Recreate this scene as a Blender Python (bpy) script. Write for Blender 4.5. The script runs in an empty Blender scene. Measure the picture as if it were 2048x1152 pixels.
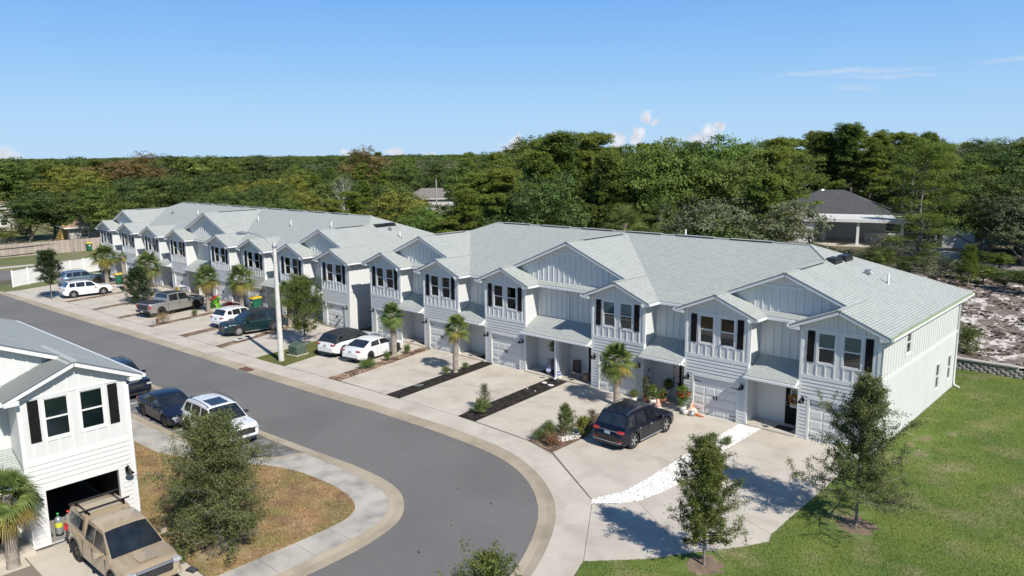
import bpy, bmesh, math, random
import numpy as np
from mathutils import Vector, Matrix, Euler
R=math.radians; PI=math.pi
rnd=random.Random(7)
np.random.seed(5)
sc=bpy.context.scene
COL=sc.collection

# ---------------- camera, sky, sun, exposure ----------------
cd=bpy.data.cameras.new('camera'); cam=bpy.data.objects.new('camera',cd); COL.objects.link(cam)
PITCH=0.1728; YAW=0.7437; ROLL=-0.0094
cd.sensor_width=36; cd.lens=1532.57/2048*36; cd.clip_start=0.3; cd.clip_end=12000
fw=Vector((-math.sin(YAW)*math.cos(PITCH),math.cos(YAW)*math.cos(PITCH),-math.sin(PITCH)))
rt=Vector((math.cos(YAW),math.sin(YAW),0)); up=rt.cross(fw)
r2=rt*math.cos(ROLL)+up*math.sin(ROLL); u2=-rt*math.sin(ROLL)+up*math.cos(ROLL)
m=Matrix((r2,u2,-fw)).transposed().to_4x4(); m.translation=Vector((10.2,-36.16,13.504))
cam.matrix_world=m; sc.camera=cam
SUN_EL=R(42.5); SUN_AZ=R(-14)
sd=Vector((math.cos(SUN_EL)*math.cos(SUN_AZ),math.cos(SUN_EL)*math.sin(SUN_AZ),math.sin(SUN_EL)))
sl=bpy.data.lights.new('sun','SUN'); sl.energy=5.0; sl.angle=R(0.53); sl.color=(1,.94,.85)
so=bpy.data.objects.new('sun',sl); COL.objects.link(so); so.rotation_euler=sd.to_track_quat('Z','Y').to_euler(); so.location=(0,0,60)
sc.view_settings.view_transform='Standard'; sc.view_settings.look='None'; sc.view_settings.gamma=1
sc.view_settings.use_curve_mapping=False; sc.view_settings.exposure=0.25
try:
    sc.cycles.use_denoising=True; sc.cycles.max_bounces=8; sc.cycles.transparent_max_bounces=12; sc.cycles.caustics_reflective=False; sc.cycles.caustics_refractive=False
except Exception: pass

def make_world():
    w=bpy.data.worlds.new('World'); sc.world=w; w.use_nodes=True
    nt=w.node_tree; N=nt.nodes; L=nt.links
    for n in list(N): N.remove(n)
    out=N.new('ShaderNodeOutputWorld'); bg=N.new('ShaderNodeBackground'); bg.inputs['Strength'].default_value=0.088
    sk=N.new('ShaderNodeTexSky'); sk.sky_type='NISHITA'; sk.sun_disc=False; sk.sun_elevation=SUN_EL
    sk.sun_rotation=PI/2-SUN_AZ; sk.altitude=0; sk.air_density=1.0; sk.dust_density=0.25; sk.ozone_density=3.2
    tc=N.new('ShaderNodeTexCoord')
    def mth(op,a,b=None,c=None,clamp=False):
        n=N.new('ShaderNodeMath'); n.operation=op; n.use_clamp=clamp
        for i,v in enumerate((a,b,c)):
            if v is None: continue
            if isinstance(v,(int,float)): n.inputs[i].default_value=v
            else: L.new(v,n.inputs[i])
        return n.outputs[0]
    sep=N.new('ShaderNodeSeparateXYZ'); L.new(tc.outputs['Generated'],sep.inputs[0])
    az=mth('ARCTAN2',sep.outputs[1],sep.outputs[0]); el=mth('ARCSINE',sep.outputs[2])
    def noise(scale,detail,off):
        mp=N.new('ShaderNodeMapping'); mp.inputs['Location'].default_value=(off,off*.7,off*1.3); L.new(tc.outputs['Generated'],mp.inputs[0])
        n=N.new('ShaderNodeTexNoise'); n.inputs['Scale'].default_value=scale; n.inputs['Detail'].default_value=detail
        L.new(mp.outputs[0],n.inputs['Vector']); return n.outputs['Fac']
    n1=noise(55,5,0.3); n2=noise(55,5,4.1)
    dn1=mth('MULTIPLY_ADD',n1,.028,-.014); dn2=mth('MULTIPLY_ADD',n2,.016,-.008)
    azd=mth('ADD',az,dn1); eld=mth('ADD',el,dn2)
    # blobs: azimuth, elevation (deg), radii (deg); puffy cumulus low over the horizon
    def a_(px): return math.degrees(YAW)+90-math.degrees(math.atan((px-1024)/1532.57))
    def e_(py): return math.degrees(math.atan((308-py)/1540.))
    cum=[(1035,300,1.3,.75),(1032,285,.5,.7),(1060,300,.7,.5),(1235,285,.6,.8),(1228,275,.35,.5),(1272,280,.45,.75),(1276,268,.3,.45),
         (1293,240,.3,.45),(1308,250,.3,.3),(1415,268,.7,.55),(1400,283,.9,.4),(1435,260,.3,.3),(1378,296,.5,.2),(0,300,1.5,.55),(5,290,.5,.3),(703,306,.5,.3),(797,304,.7,.35),
         (-420,300,2.2,1.2),(-700,290,3,1.5),(2500,280,2.4,1.3),(2900,285,3,1.6),(860,307,.5,.2)]
    acc=None
    for px,py,ra,re in cum:
        dx=mth('MULTIPLY',mth('SUBTRACT',azd,R(a_(px))),1/R(ra)); dy=mth('MULTIPLY',mth('SUBTRACT',eld,R(e_(py))),1/R(re))
        d=mth('SQRT',mth('ADD',mth('MULTIPLY',dx,dx),mth('MULTIPLY',dy,dy)))
        v=mth('MULTIPLY_ADD',d,-1.6,1.75,True)
        acc=v if acc is None else mth('MAXIMUM',acc,v)
    # thin cirrus streaks
    n3=noise(22,6,9.0); azw=mth('MULTIPLY_ADD',n3,.05,az); elw=mth('MULTIPLY_ADD',n3,.014,mth('SUBTRACT',el,.007))
    wisp=None
    for px,py,ra,re,k in [(1670,168,5.8,.22,.32),(1760,178,3.5,.2,.25),(1690,196,1.5,.25,.2),(2020,165,3,.2,.25),(2400,140,8,.5,.25),(1205,200,.8,.15,.1),(1380,283,2.5,.3,.22)]:
        dx=mth('MULTIPLY',mth('SUBTRACT',azw,R(a_(px)+1.4)),1/R(ra)); dy=mth('MULTIPLY',mth('SUBTRACT',elw,R(e_(py))),1/R(re))
        d=mth('ADD',mth('MULTIPLY',dx,dx),mth('MULTIPLY',dy,dy)); v=mth('MULTIPLY',mth('SUBTRACT',1,d,None,True),k)
        wisp=v if wisp is None else mth('MAXIMUM',wisp,v)
    n4=noise(70,3,2.0); shade=mth('MULTIPLY_ADD',n4,5.5,4.6)
    # clear autumn sky: deep blue above, pale blue at the horizon, the same all round
    rp=N.new('ShaderNodeValToRGB'); L.new(mth('MULTIPLY',el,1/R(90)),rp.inputs[0]); cr=rp.color_ramp
    st=[(0,(.46,.70,.97)),(.035,(.40,.655,.965)),(.08,(.275,.55,.95)),(.135,(.165,.43,.92)),(.22,(.115,.30,.66)),(.45,(.055,.155,.38)),(1,(.035,.10,.26))]
    while len(cr.elements)<len(st): cr.elements.new(.5)
    for e_l,(p,c) in zip(cr.elements,st): e_l.position=p; e_l.color=(*c,1)
    gs=N.new('ShaderNodeMix'); gs.data_type='RGBA'; gs.blend_type='MULTIPLY'; gs.inputs['Factor'].default_value=1; L.new(rp.outputs[0],gs.inputs['A']); gs.inputs['B'].default_value=(9.5,9.5,9.5,1)
    gm=N.new('ShaderNodeMix'); gm.data_type='RGBA'; gm.inputs['Factor'].default_value=.9; L.new(sk.outputs[0],gm.inputs['A']); L.new(gs.outputs['Result'],gm.inputs['B'])
    cc=N.new('ShaderNodeCombineColor'); L.new(shade,cc.inputs[0]); L.new(mth('MULTIPLY',shade,1.01),cc.inputs[1]); L.new(mth('MULTIPLY',shade,1.08),cc.inputs[2])
    mask=mth('MAXIMUM',mth('MULTIPLY',acc,.85),wisp)
    mix=N.new('ShaderNodeMix'); mix.data_type='RGBA'; L.new(mask,mix.inputs['Factor']); L.new(gm.outputs['Result'],mix.inputs['A']); L.new(cc.outputs[0],mix.inputs['B'])
    L.new(mix.outputs['Result'],bg.inputs['Color']); L.new(bg.outputs[0],out.inputs['Surface'])
make_world()

# ---------------- materials ----------------
MATS={}
def M(name,col,rough=.6,col2=None,scale=4.0,lo=.35,hi=.65,detail=6,bump=0,bscale=60,metal=0,spec=.5,coat=0,col3=None,scale3=.6,lo3=.45,hi3=.7,coord='Object',stretch=None,trans=0,island=0,objrand=0,objval=0):
    if name in MATS: return MATS[name]
    m=bpy.data.materials.new(name); m.use_nodes=True; nt=m.node_tree; N=nt.nodes; L=nt.links
    b=N['Principled BSDF']; b.inputs['Roughness'].default_value=rough; b.inputs['Metallic'].default_value=metal
    b.inputs['Specular IOR Level'].default_value=spec
    if coat: b.inputs['Coat Weight'].default_value=coat; b.inputs['Coat Roughness'].default_value=.03
    b.inputs['Base Color'].default_value=(*col,1)
    tc=N.new('ShaderNodeTexCoord'); vec=tc.outputs[coord]
    if stretch:
        mp=N.new('ShaderNodeMapping'); mp.inputs['Scale'].default_value=stretch; L.new(vec,mp.inputs[0]); vec=mp.outputs[0]
    def mixc(fac,a,bb):
        x=N.new('ShaderNodeMix'); x.data_type='RGBA'; L.new(fac,x.inputs['Factor'])
        for k,v in (('A',a),('B',bb)):
            if isinstance(v,tuple): x.inputs[k].default_value=(*v,1)
            else: L.new(v,x.inputs[k])
        return x.outputs['Result']
    def nz(s,lo,hi,det):
        n=N.new('ShaderNodeTexNoise'); n.inputs['Scale'].default_value=s; n.inputs['Detail'].default_value=det; L.new(vec,n.inputs['Vector'])
        r=N.new('ShaderNodeMapRange'); r.inputs['From Min'].default_value=lo; r.inputs['From Max'].default_value=hi; L.new(n.outputs['Fac'],r.inputs['Value']); return r.outputs[0]
    c=col
    if col2 is not None: c=mixc(nz(scale,lo,hi,detail),c,col2)
    if col3 is not None: c=mixc(nz(scale3,lo3,hi3,5),c,col3)
    if island or objrand or objval:
        hs=N.new('ShaderNodeHueSaturation')
        if isinstance(c,tuple): hs.inputs['Color'].default_value=(*c,1)
        else: L.new(c,hs.inputs['Color'])
        if island:
            g=N.new('ShaderNodeNewGeometry'); r=N.new('ShaderNodeMapRange'); r.inputs['To Min'].default_value=1-island; r.inputs['To Max'].default_value=1+island
            L.new(g.outputs['Random Per Island'],r.inputs['Value']); L.new(r.outputs[0],hs.inputs['Value'])
        if objval:
            o=N.new('ShaderNodeObjectInfo'); r=N.new('ShaderNodeMapRange'); r.inputs['To Min'].default_value=1-objval; r.inputs['To Max'].default_value=1+objval
            L.new(o.outputs['Random'],r.inputs['Value']); L.new(r.outputs[0],hs.inputs['Value'])
        if objrand:
            o=N.new('ShaderNodeObjectInfo'); r=N.new('ShaderNodeMapRange'); r.inputs['To Min'].default_value=.5-objrand; r.inputs['To Max'].default_value=.5+objrand
            L.new(o.outputs['Random'],r.inputs['Value']); L.new(r.outputs[0],hs.inputs['Hue'])
        c=hs.outputs[0]
    if not isinstance(c,tuple): L.new(c,b.inputs['Base Color'])
    if bump:
        n=N.new('ShaderNodeTexNoise'); n.inputs['Scale'].default_value=bscale; n.inputs['Detail'].default_value=4; L.new(vec,n.inputs['Vector'])
        bp=N.new('ShaderNodeBump'); bp.inputs['Strength'].default_value=bump; bp.inputs['Distance'].default_value=.02; L.new(n.outputs['Fac'],bp.inputs['Height']); L.new(bp.outputs[0],b.inputs['Normal'])
    if trans:
        tr=N.new('ShaderNodeBsdfTranslucent'); ms=N.new('ShaderNodeMixShader'); ms.inputs[0].default_value=trans
        if isinstance(c,tuple): tr.inputs[0].default_value=(*c,1)
        else: L.new(c,tr.inputs[0])
        L.new(b.outputs[0],ms.inputs[1]); L.new(tr.outputs[0],ms.inputs[2]); L.new(ms.outputs[0],N['Material Output'].inputs[0])
    MATS[name]=m; return m

def M_shingle(name,col,col2):
    m=bpy.data.materials.new(name); m.use_nodes=True; nt=m.node_tree; N=nt.nodes; L=nt.links
    b=N['Principled BSDF']; b.inputs['Roughness'].default_value=.85
    tc=N.new('ShaderNodeTexCoord'); sp=N.new('ShaderNodeSeparateXYZ'); L.new(tc.outputs['Object'],sp.inputs[0])
    sn=N.new('ShaderNodeSeparateXYZ'); L.new(tc.outputs['Normal'],sn.inputs[0])
    def mth(op,a,b2=None,c=None,clamp=False):
        n=N.new('ShaderNodeMath'); n.operation=op; n.use_clamp=clamp
        for i,v in enumerate((a,b2,c)):
            if v is None: continue
            if isinstance(v,(int,float)): n.inputs[i].default_value=v
            else: L.new(v,n.inputs[i])
        return n.outputs[0]
    ax=mth('ABSOLUTE',sn.outputs[0]); ay=mth('ABSOLUTE',sn.outputs[1]); k=mth('GREATER_THAN',ax,ay)
    h=mth('ADD',mth('MULTIPLY',sp.outputs[1],k),mth('MULTIPLY',sp.outputs[0],mth('SUBTRACT',1,k)))
    zz=mth('MULTIPLY',sp.outputs[2],1/.0545); row=mth('FLOOR',zz); fz=mth('SUBTRACT',zz,row)
    hh=mth('ADD',mth('MULTIPLY',h,1/.31),mth('MULTIPLY',row,.37)); colx=mth('FLOOR',hh); fh=mth('SUBTRACT',hh,colx)
    cv=N.new('ShaderNodeCombineXYZ'); L.new(colx,cv.inputs[0]); L.new(row,cv.inputs[1])
    wn=N.new('ShaderNodeTexWhiteNoise'); wn.noise_dimensions='2D'; L.new(cv.outputs[0],wn.inputs['Vector'])
    nz=N.new('ShaderNodeTexNoise'); nz.inputs['Scale'].default_value=.5; nz.inputs['Detail'].default_value=6; L.new(tc.outputs['Object'],nz.inputs['Vector'])
    gr=N.new('ShaderNodeTexNoise'); gr.inputs['Scale'].default_value=90; gr.inputs['Detail'].default_value=3; L.new(tc.outputs['Object'],gr.inputs['Vector'])
    f=mth('ADD',mth('MULTIPLY',wn.outputs['Value'],.45),mth('ADD',mth('MULTIPLY',nz.outputs['Fac'],.45),mth('MULTIPLY',gr.outputs['Fac'],.3)))
    mx=N.new('ShaderNodeMix'); mx.data_type='RGBA'; L.new(f,mx.inputs['Factor']); mx.inputs['A'].default_value=(*col,1); mx.inputs['B'].default_value=(*col2,1)
    ln=mth('MAXIMUM',mth('LESS_THAN',fz,.22),mth('MULTIPLY',mth('LESS_THAN',fh,.05),.7))
    mx2=N.new('ShaderNodeMix'); mx2.data_type='RGBA'; L.new(mth('MULTIPLY',ln,.8),mx2.inputs['Factor']); L.new(mx.outputs['Result'],mx2.inputs['A']); mx2.inputs['B'].default_value=(col[0]*.45,col[1]*.45,col[2]*.47,1)
    L.new(mx2.outputs['Result'],b.inputs['Base Color'])
    bp=N.new('ShaderNodeBump'); bp.inputs['Strength'].default_value=.5; bp.inputs['Distance'].default_value=.012; L.new(mth('ADD',fz,mth('MULTIPLY',gr.outputs['Fac'],.4)),bp.inputs['Height']); L.new(bp.outputs[0],b.inputs['Normal'])
    MATS[name]=m; return m

def M_glass(name,tint=(.93,.97,.96),tr=.98):
    m=bpy.data.materials.new(name); m.use_nodes=True; nt=m.node_tree; N=nt.nodes; L=nt.links
    for n in list(N):
        if n.type=='BSDF_PRINCIPLED': N.remove(n)
    t=N.new('ShaderNodeBsdfTransparent'); t.inputs[0].default_value=(*[c*tr for c in tint],1)
    g=N.new('ShaderNodeBsdfGlossy'); g.inputs['Roughness'].default_value=.02; g.inputs[0].default_value=(.9,.95,1,1)
    fr=N.new('ShaderNodeFresnel'); fr.inputs[0].default_value=1.6
    ms=N.new('ShaderNodeMixShader'); L.new(fr.outputs[0],ms.inputs[0]); L.new(t.outputs[0],ms.inputs[1]); L.new(g.outputs[0],ms.inputs[2]); L.new(ms.outputs[0],N['Material Output'].inputs[0])
    MATS[name]=m; return m

SID=M('white_siding_paint',(.620,.632,.618),.55,(.585,.597,.585),scale=.7,bump=.05,bscale=30)
TRIM=M('white_trim_paint',(.69,.70,.685),.5,(.66,.67,.655),scale=2)
GUT=M('white_gutter_metal',(.78,.79,.80),.35,(.70,.71,.71),scale=3)
SOF=M('soffit_paint',(.7,.71,.72),.6)
SHN=M_shingle('grey_shingles',(.315,.342,.322),(.42,.447,.422))
DRIP=M('grey_drip_edge',(.13,.145,.17),.5)
DRK=M('dark_shingles',(.05,.05,.055),.9,(.09,.09,.095),scale=6,bump=.3)
BLK=M('black_paint',(.006,.0055,.006),.75,(.011,.010,.011),scale=8,spec=.2)
BLDW=M('pale_slat',(.30,.35,.28),.6)
BLD=M('blind_reflection_green',(.26,.36,.32),.7)  # blind green that also stands for the reflection in the upper panes
GLS=M_glass('window_glass')
ROOM=M('dark_room',(.015,.017,.018),.9)  # near-black box behind the panes, its colour stands for the unlit room
METB=M('black_lamp_metal',(.015,.015,.017),.35,metal=.6)
METG=M('grey_metal',(.42,.44,.46),.4,metal=.7)
PIPE=M('white_plastic_pipe',(.75,.75,.74),.4)
RUB=M('black_vent_plastic',(.02,.021,.024),.4)
CON=M('concrete',(.455,.41,.345),.85,(.545,.50,.425),scale=.55,bump=.12,bscale=45,col3=(.39,.345,.285),scale3=.8,lo3=.50,hi3=.78,lo=.3,hi=.7)
CON2=M('weathered_concrete',(.42,.39,.34),.88,(.25,.24,.22),scale=1.1,lo=.42,hi=.68,bump=.15,bscale=40,col3=(.5,.47,.41),scale3=.5,detail=9)
GUTC=M('gutter_concrete',(.37,.31,.225),.88,(.30,.255,.19),scale=1.6,bump=.12,bscale=50,col3=(.43,.37,.28),scale3=.35)
ASP=M('asphalt',(.128,.125,.121),.9,(.195,.189,.182),scale=14,lo=.25,hi=.75,bump=.5,bscale=70,col3=(.128,.124,.120),scale3=.22,lo3=.42,hi3=.75,detail=10)
ASP2=M('patchy_asphalt',(.11,.108,.106),.9,(.22,.215,.21),scale=2.2,lo=.42,hi=.62,bump=.35,bscale=110,detail=9)
JNT=M('joint_dirt',(.20,.175,.145),.95)
PNT=M('white_road_paint',(.7,.7,.68),.7,(.5,.5,.48),scale=9)
MULB=M('black_mulch',(.012,.010,.009),.95,(.035,.028,.024),scale=14,bump=1,bscale=30)
MULC=M('mulch_chip',(.014,.011,.010),.9,(.05,.04,.033),scale=3,island=.5)
MULR=M('brown_mulch',(.10,.06,.045),.95,(.22,.15,.10),scale=3.0,bump=1,bscale=25,col3=(.33,.24,.16),scale3=.7,lo3=.48,hi3=.66)
MULRC=M('brown_chip',(.16,.10,.075),.9,(.3,.2,.14),scale=1,island=.4)
LAWN=M('lawn_soil',(.085,.14,.024),.95,(.135,.185,.034),scale=.35,col3=(.25,.23,.11),scale3=.5,lo3=.50,hi3=.72,bump=.6,bscale=30,detail=9)
DRY=M('dry_lawn_soil',(.30,.19,.10),.95,(.19,.17,.06),scale=.6,col3=(.36,.265,.165),scale3=1.2,lo3=.45,hi3=.7,bump=.6,bscale=30,detail=9)
FLOOR=M('forest_floor',(.05,.05,.025),.95,(.10,.095,.05),scale=.15,col3=(.14,.12,.07),scale3=.05,bump=.4,bscale=4)
FIELD=M('rough_field_grass',(.13,.145,.05),.95,(.20,.18,.085),scale=.25,col3=(.095,.12,.03),scale3=.1,bump=.5,bscale=8)
SAND=M('sand_with_mulch',(.60,.56,.51),.95,(.15,.12,.10),scale=.85,lo=.47,hi=.53,bump=1,bscale=9,col3=(.21,.175,.15),scale3=2.6,lo3=.50,hi3=.60,detail=14,stretch=(1,.8,1))
WST=M('white_stone',(.80,.79,.77),.6,(.66,.64,.6),scale=2,island=.12)

# ---------------- geometry helpers ----------------
class MB:
    def __init__(s): s.v=[];s.f=[];s.m=[];s.sm=[]
    def add(s,vs,fs,mi=0,smooth=False):
        o=len(s.v); s.v+= [tuple(v) for v in vs]; s.f+=[tuple(i+o for i in f) for f in fs]; s.m+=[mi]*len(fs); s.sm+=[smooth]*len(fs); return s
    def box(s,a,b,mi=0):
        x0,y0,z0=a;x1,y1,z1=b
        return s.add([(x0,y0,z0),(x1,y0,z0),(x1,y1,z0),(x0,y1,z0),(x0,y0,z1),(x1,y0,z1),(x1,y1,z1),(x0,y1,z1)],
              [(0,3,2,1),(4,5,6,7),(0,1,5,4),(1,2,6,5),(2,3,7,6),(3,0,4,7)],mi)
    def quad(s,a,b,c,d,mi=0): return s.add([a,b,c,d],[(0,1,2,3)],mi)
    def prism(s,pts,off,mi=0,mtop=None):
        """extrude planar polygon pts (list of 3d) by vector off"""
        n=len(pts); q=[tuple(Vector(p)+Vector(off)) for p in pts]
        s.add(list(pts)+q,[tuple(range(n))],mi if mtop is None else mtop)
        s.add(list(pts)+q,[tuple(range(2*n-1,n-1,-1))]+[(i,i+n,(i+1)%n+n,(i+1)%n) for i in range(n)],mi); return s
    def tube(s,pts,rads,n=8,mi=0,cap=True,smooth=True):
        pts=[Vector(p) for p in pts]; rings=[]
        if not hasattr(rads,'__len__'): rads=[rads]*len(pts)
        prev=None; vs=[]
        for i,p in enumerate(pts):
            d=(pts[min(i+1,len(pts)-1)]-pts[max(i-1,0)])
            if d.length<1e-9: d=Vector((0,0,1))
            d.normalize()
            if prev is None: x=d.orthogonal().normalized()
            else:
                x=prev-d*prev.dot(d); x=x.normalized() if x.length>1e-6 else d.orthogonal().normalized()
            prev=x; y=d.cross(x)
            for k in range(n):
                a=2*PI*k/n; vs.append(p+(x*math.cos(a)+y*math.sin(a))*rads[i])
        fs=[]
        for i in range(len(pts)-1):
            for k in range(n):
                k2=(k+1)%n; fs.append((i*n+k,i*n+k2,(i+1)*n+k2,(i+1)*n+k))
        s.add(vs,fs,mi,smooth)
        if cap: s.add(vs,[tuple(range(n-1,-1,-1)),tuple(range((len(pts)-1)*n,len(pts)*n))],mi)
        return s
    def lathe(s,prof,n=16,c=(0,0,0),axis='z',mi=0,smooth=True):
        vs=[]
        for r,h in prof:
            for k in range(n):
                a=2*PI*k/n; p=(r*math.cos(a),r*math.sin(a),h)
                if axis=='y': p=(p[0],p[2],p[1])
                if axis=='x': p=(p[2],p[0],p[1])
                vs.append((p[0]+c[0],p[1]+c[1],p[2]+c[2]))
        fs=[]
        for i in range(len(prof)-1):
            for k in range(n):
                k2=(k+1)%n; fs.append((i*n+k,i*n+k2,(i+1)*n+k2,(i+1)*n+k))
        return s.add(vs,fs,mi,smooth)
    def mesh(s,name,mats):
        me=bpy.data.meshes.new(name); me.from_pydata(s.v,[],s.f)
        for mt in (mats if isinstance(mats,(list,tuple)) else [mats]): me.materials.append(mt)
        me.polygons.foreach_set('material_index',s.m); me.polygons.foreach_set('use_smooth',s.sm)
        me.update(); return me
    def build(s,name,mats,parent=None,**k):
        return put(name,s.mesh(name,mats),parent,**k)
def fixn(me):
    bm=bmesh.new(); bm.from_mesh(me); bmesh.ops.recalc_face_normals(bm,faces=bm.faces); bm.to_mesh(me); bm.free(); return me
def put(name,me,parent=None,loc=(0,0,0),rot=(0,0,0),scale=(1,1,1),**tags):
    o=bpy.data.objects.new(name,me); COL.objects.link(o); o.parent=parent; o.location=loc; o.rotation_euler=rot; o.scale=scale
    for k,v in tags.items(): o[k]=v
    return o
def thing(name,label,cat,loc=(0,0,0),rz=0,group=None,scale=1):
    o=bpy.data.objects.new(name,None); COL.objects.link(o); o.location=loc; o.rotation_euler=(0,0,rz); o.scale=(scale,)*3
    o['label']=label; o['category']=cat; o.empty_display_size=.3
    if group: o['group']=group
    return o
def tag(o,label,cat,group=None,kind=None):
    if label: o['label']=label
    if cat: o['category']=cat
    if group: o['group']=group
    if kind: o['kind']=kind
    return o
def dup(o,parent=None,**k):
    c=o.copy(); COL.objects.link(c); c.parent=parent
    for ch in o.children: dup(ch,c)
    for a,b in k.items():
        if a in('location','rotation_euler','scale'): setattr(c,a,b)
        else: c[a]=b
    return c
UB=MB().box((0,0,0),(1,1,1))
_ub={}
def ubox(name,a,b,mat,parent,**k):
    """a box that shares one unit-cube mesh per material"""
    if mat.name not in _ub: _ub[mat.name]=UB.mesh('unit_box_'+mat.name,mat)
    return put(name,_ub[mat.name],parent,loc=a,scale=(b[0]-a[0],b[1]-a[1],b[2]-a[2]),**k)
def bulk(name,verts,faces_n,mat,parent=None,mats=None,uvr=None,**k):
    """fast mesh from numpy: verts (N*k,3) with every k verts one face"""
    verts=np.asarray(verts,np.float32).reshape(-1,3); n=len(verts); kk=faces_n; F=n//kk
    me=bpy.data.meshes.new(name); me.vertices.add(n); me.vertices.foreach_set('co',verts.ravel())
    me.loops.add(n); me.loops.foreach_set('vertex_index',np.arange(n,dtype=np.int32))
    me.polygons.add(F); me.polygons.foreach_set('loop_start',np.arange(0,n,kk,dtype=np.int32)); me.polygons.foreach_set('loop_total',np.full(F,kk,np.int32))
    me.materials.append(mat); me.update(calc_edges=True)
    return me
# ---------------- townhouse rows ----------------
W_=6.1; b_=3.536; p_=1.153; D_=12.587; s_=.4205; E_=5.54; oh=.48; og=.39; zb=2.99; TH=.2
def wall_grid(mb,o,ud,n,ur,zr,holes,depth=.09,mi=0):
    """vertical wall rectangle in plane through o, horizontal direction ud, outward normal n, with rectangular holes and reveals"""
    o=Vector(o);ud=Vector(ud);n=Vector(n)
    P=lambda u,z,d=0: tuple(o+ud*u+Vector((0,0,z))-n*d)
    us=sorted(set([ur[0],ur[1]]+[h[0] for h in holes]+[h[1] for h in holes])); zs=sorted(set([zr[0],zr[1]]+[h[2] for h in holes]+[h[3] for h in holes]))
    for i in range(len(us)-1):
        for j in range(len(zs)-1):
            cu=(us[i]+us[i+1])/2;cz=(zs[j]+zs[j+1])/2
            if any(h[0]<cu<h[1] and h[2]<cz<h[3] for h in holes): continue
            mb.quad(P(us[i],zs[j]),P(us[i+1],zs[j]),P(us[i+1],zs[j+1]),P(us[i],zs[j+1]),mi)
    for a,b,c,d in holes:
        mb.quad(P(a,c),P(a,d),P(a,d,depth),P(a,c,depth),mi); mb.quad(P(b,d),P(b,c),P(b,c,depth),P(b,d,depth),mi)
        mb.quad(P(a,d),P(b,d),P(b,d,depth),P(a,d,depth),mi); mb.quad(P(b,c),P(a,c),P(a,c,depth),P(b,c,depth),mi)

# window protos : local x width, z height, facing -Y, origin at bottom left of the opening
_win={}
def window(parent,loc,w,h,rz=0,blind='half',name='window'):
    key=(round(w,2),round(h,2),blind)
    if key not in _win:
        fr=MB(); t=.045
        fr.box((-.07,-.028,-.08),(0,.02,h+.07)); fr.box((w,-.028,-.08),(w+.07,.02,h+.07)); fr.box((0,-.028,h),(w,.02,h+.07)); fr.box((0,-.04,-.08),(w,.02,0))
        fr.box((0,0,0),(t,.05,h)); fr.box((w-t,0,0),(w,.05,h)); fr.box((t,0,h-t),(w-t,.05,h)); fr.box((t,0,0),(w-t,.05,t)); fr.box((t,-.006,h*.5-.028),(w-t,.045,h*.5+.028))
        pu=MB().box((t,.022,h*.5+.028),(w-t,.030,h-t)); pl=MB().box((t,.034,t),(w-t,.042,h*.5-.028))
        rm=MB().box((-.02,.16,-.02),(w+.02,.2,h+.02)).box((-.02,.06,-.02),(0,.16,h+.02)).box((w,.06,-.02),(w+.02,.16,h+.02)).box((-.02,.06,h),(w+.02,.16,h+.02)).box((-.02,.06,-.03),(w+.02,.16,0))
        me=[fr.mesh('window_frame',TRIM),pu.mesh('upper_pane',GLS),pl.mesh('lower_pane',GLS),rm.mesh('window_back',ROOM)]
        bl=MB()
        if blind=='slats':
            n=34
            for i in range(n): z=t+.01+(h-2*t-.02)*i/n; bl.add([(t+.01,.075,z),(w-t-.01,.075,z),(w-t-.01,.095,z+.022),(t+.01,.095,z+.022)],[(0,1,2,3)])
        elif blind=='half': bl.box((t,.08,h*.5),(w-t,.09,h-t))
        elif blind=='full': bl.box((t,.08,h*.15),(w-t,.09,h-t))
        me.append(bl.mesh('window_blind',BLDW if blind=='slats' else BLD) if blind!='none' else None)
        _win[key]=me
    me=_win[key]
    f=put(name,me[0],parent,loc=loc,rot=(0,0,rz))
    put('pane',me[1],f); put('pane',me[2],f); put('window_back',me[3],f)
    if me[4]: put('blind',me[4],f)
    return f
def mk_shutter():
    m=MB()
    for i in range(4): x=i*.0825; m.box((x+.002,-.028,0),(x+.0805,-.004,1.49))
    m.box((0,-.004,0),(.33,0,1.49))
    for z in (.18,.7,1.22): m.box((.003,-.045,z),(.327,-.028,z+.1))
    return m.mesh('shutter',BLK)
SHUT=mk_shutter()
def mk_lamp():
    m=MB(); m.box((-.06,-.03,-.12),(.06,0,.12)); m.tube([(0,-.02,.08),(0,-.1,.2),(0,-.22,.2),(0,-.28,.1)],.014,6)
    m.lathe([(.02,.12),(.04,.08),(.06,.02),(.14,-.06),(.15,-.07),(.13,-.065),(.0,-.0)],14,c=(0,-.28,0)); return m.mesh('wall_lamp',METB)
LAMP=mk_lamp()
WEDGE=MB().add([(0,0,0),(1,0,0),(1,0,1),(0,0,1),(0,-.030,0),(1,-.030,0),(1,-.004,.97),(0,-.004,.97)],[(4,5,6,7),(0,4,7,3),(1,2,6,5),(0,1,5,4),(3,7,6,2)]).mesh('lap_board',SID)
def mk_gpanel(w,h):
    m=MB(); m.box((0,-.0,0.004),(w,.03,h-.004)); n=4; g=.05; pw=(w-g*(n+1))/n
    for i in range(n):
        x=g+i*(pw+g); z0=.06;z1=h-.06;q=.035
        a=[(x,-.001,z0),(x+pw,-.001,z0),(x+pw,-.001,z1),(x,-.001,z1)]; b=[(x+q,-.018,z0+q),(x+pw-q,-.018,z0+q),(x+pw-q,-.018,z1-q),(x+q,-.018,z1-q)]
        m.add(a+b,[(4,5,6,7),(0,1,5,4),(1,2,6,5),(2,3,7,6),(3,0,4,7)])
    return m.mesh('garage_panel',TRIM)
GP=mk_gpanel(2.44,.5); 
HNG=MB().box((0,-.02,0),(.36,0,.035)).box((0,-.025,-.02),(.05,0,.055)).mesh('strap_hinge',METB)
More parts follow.
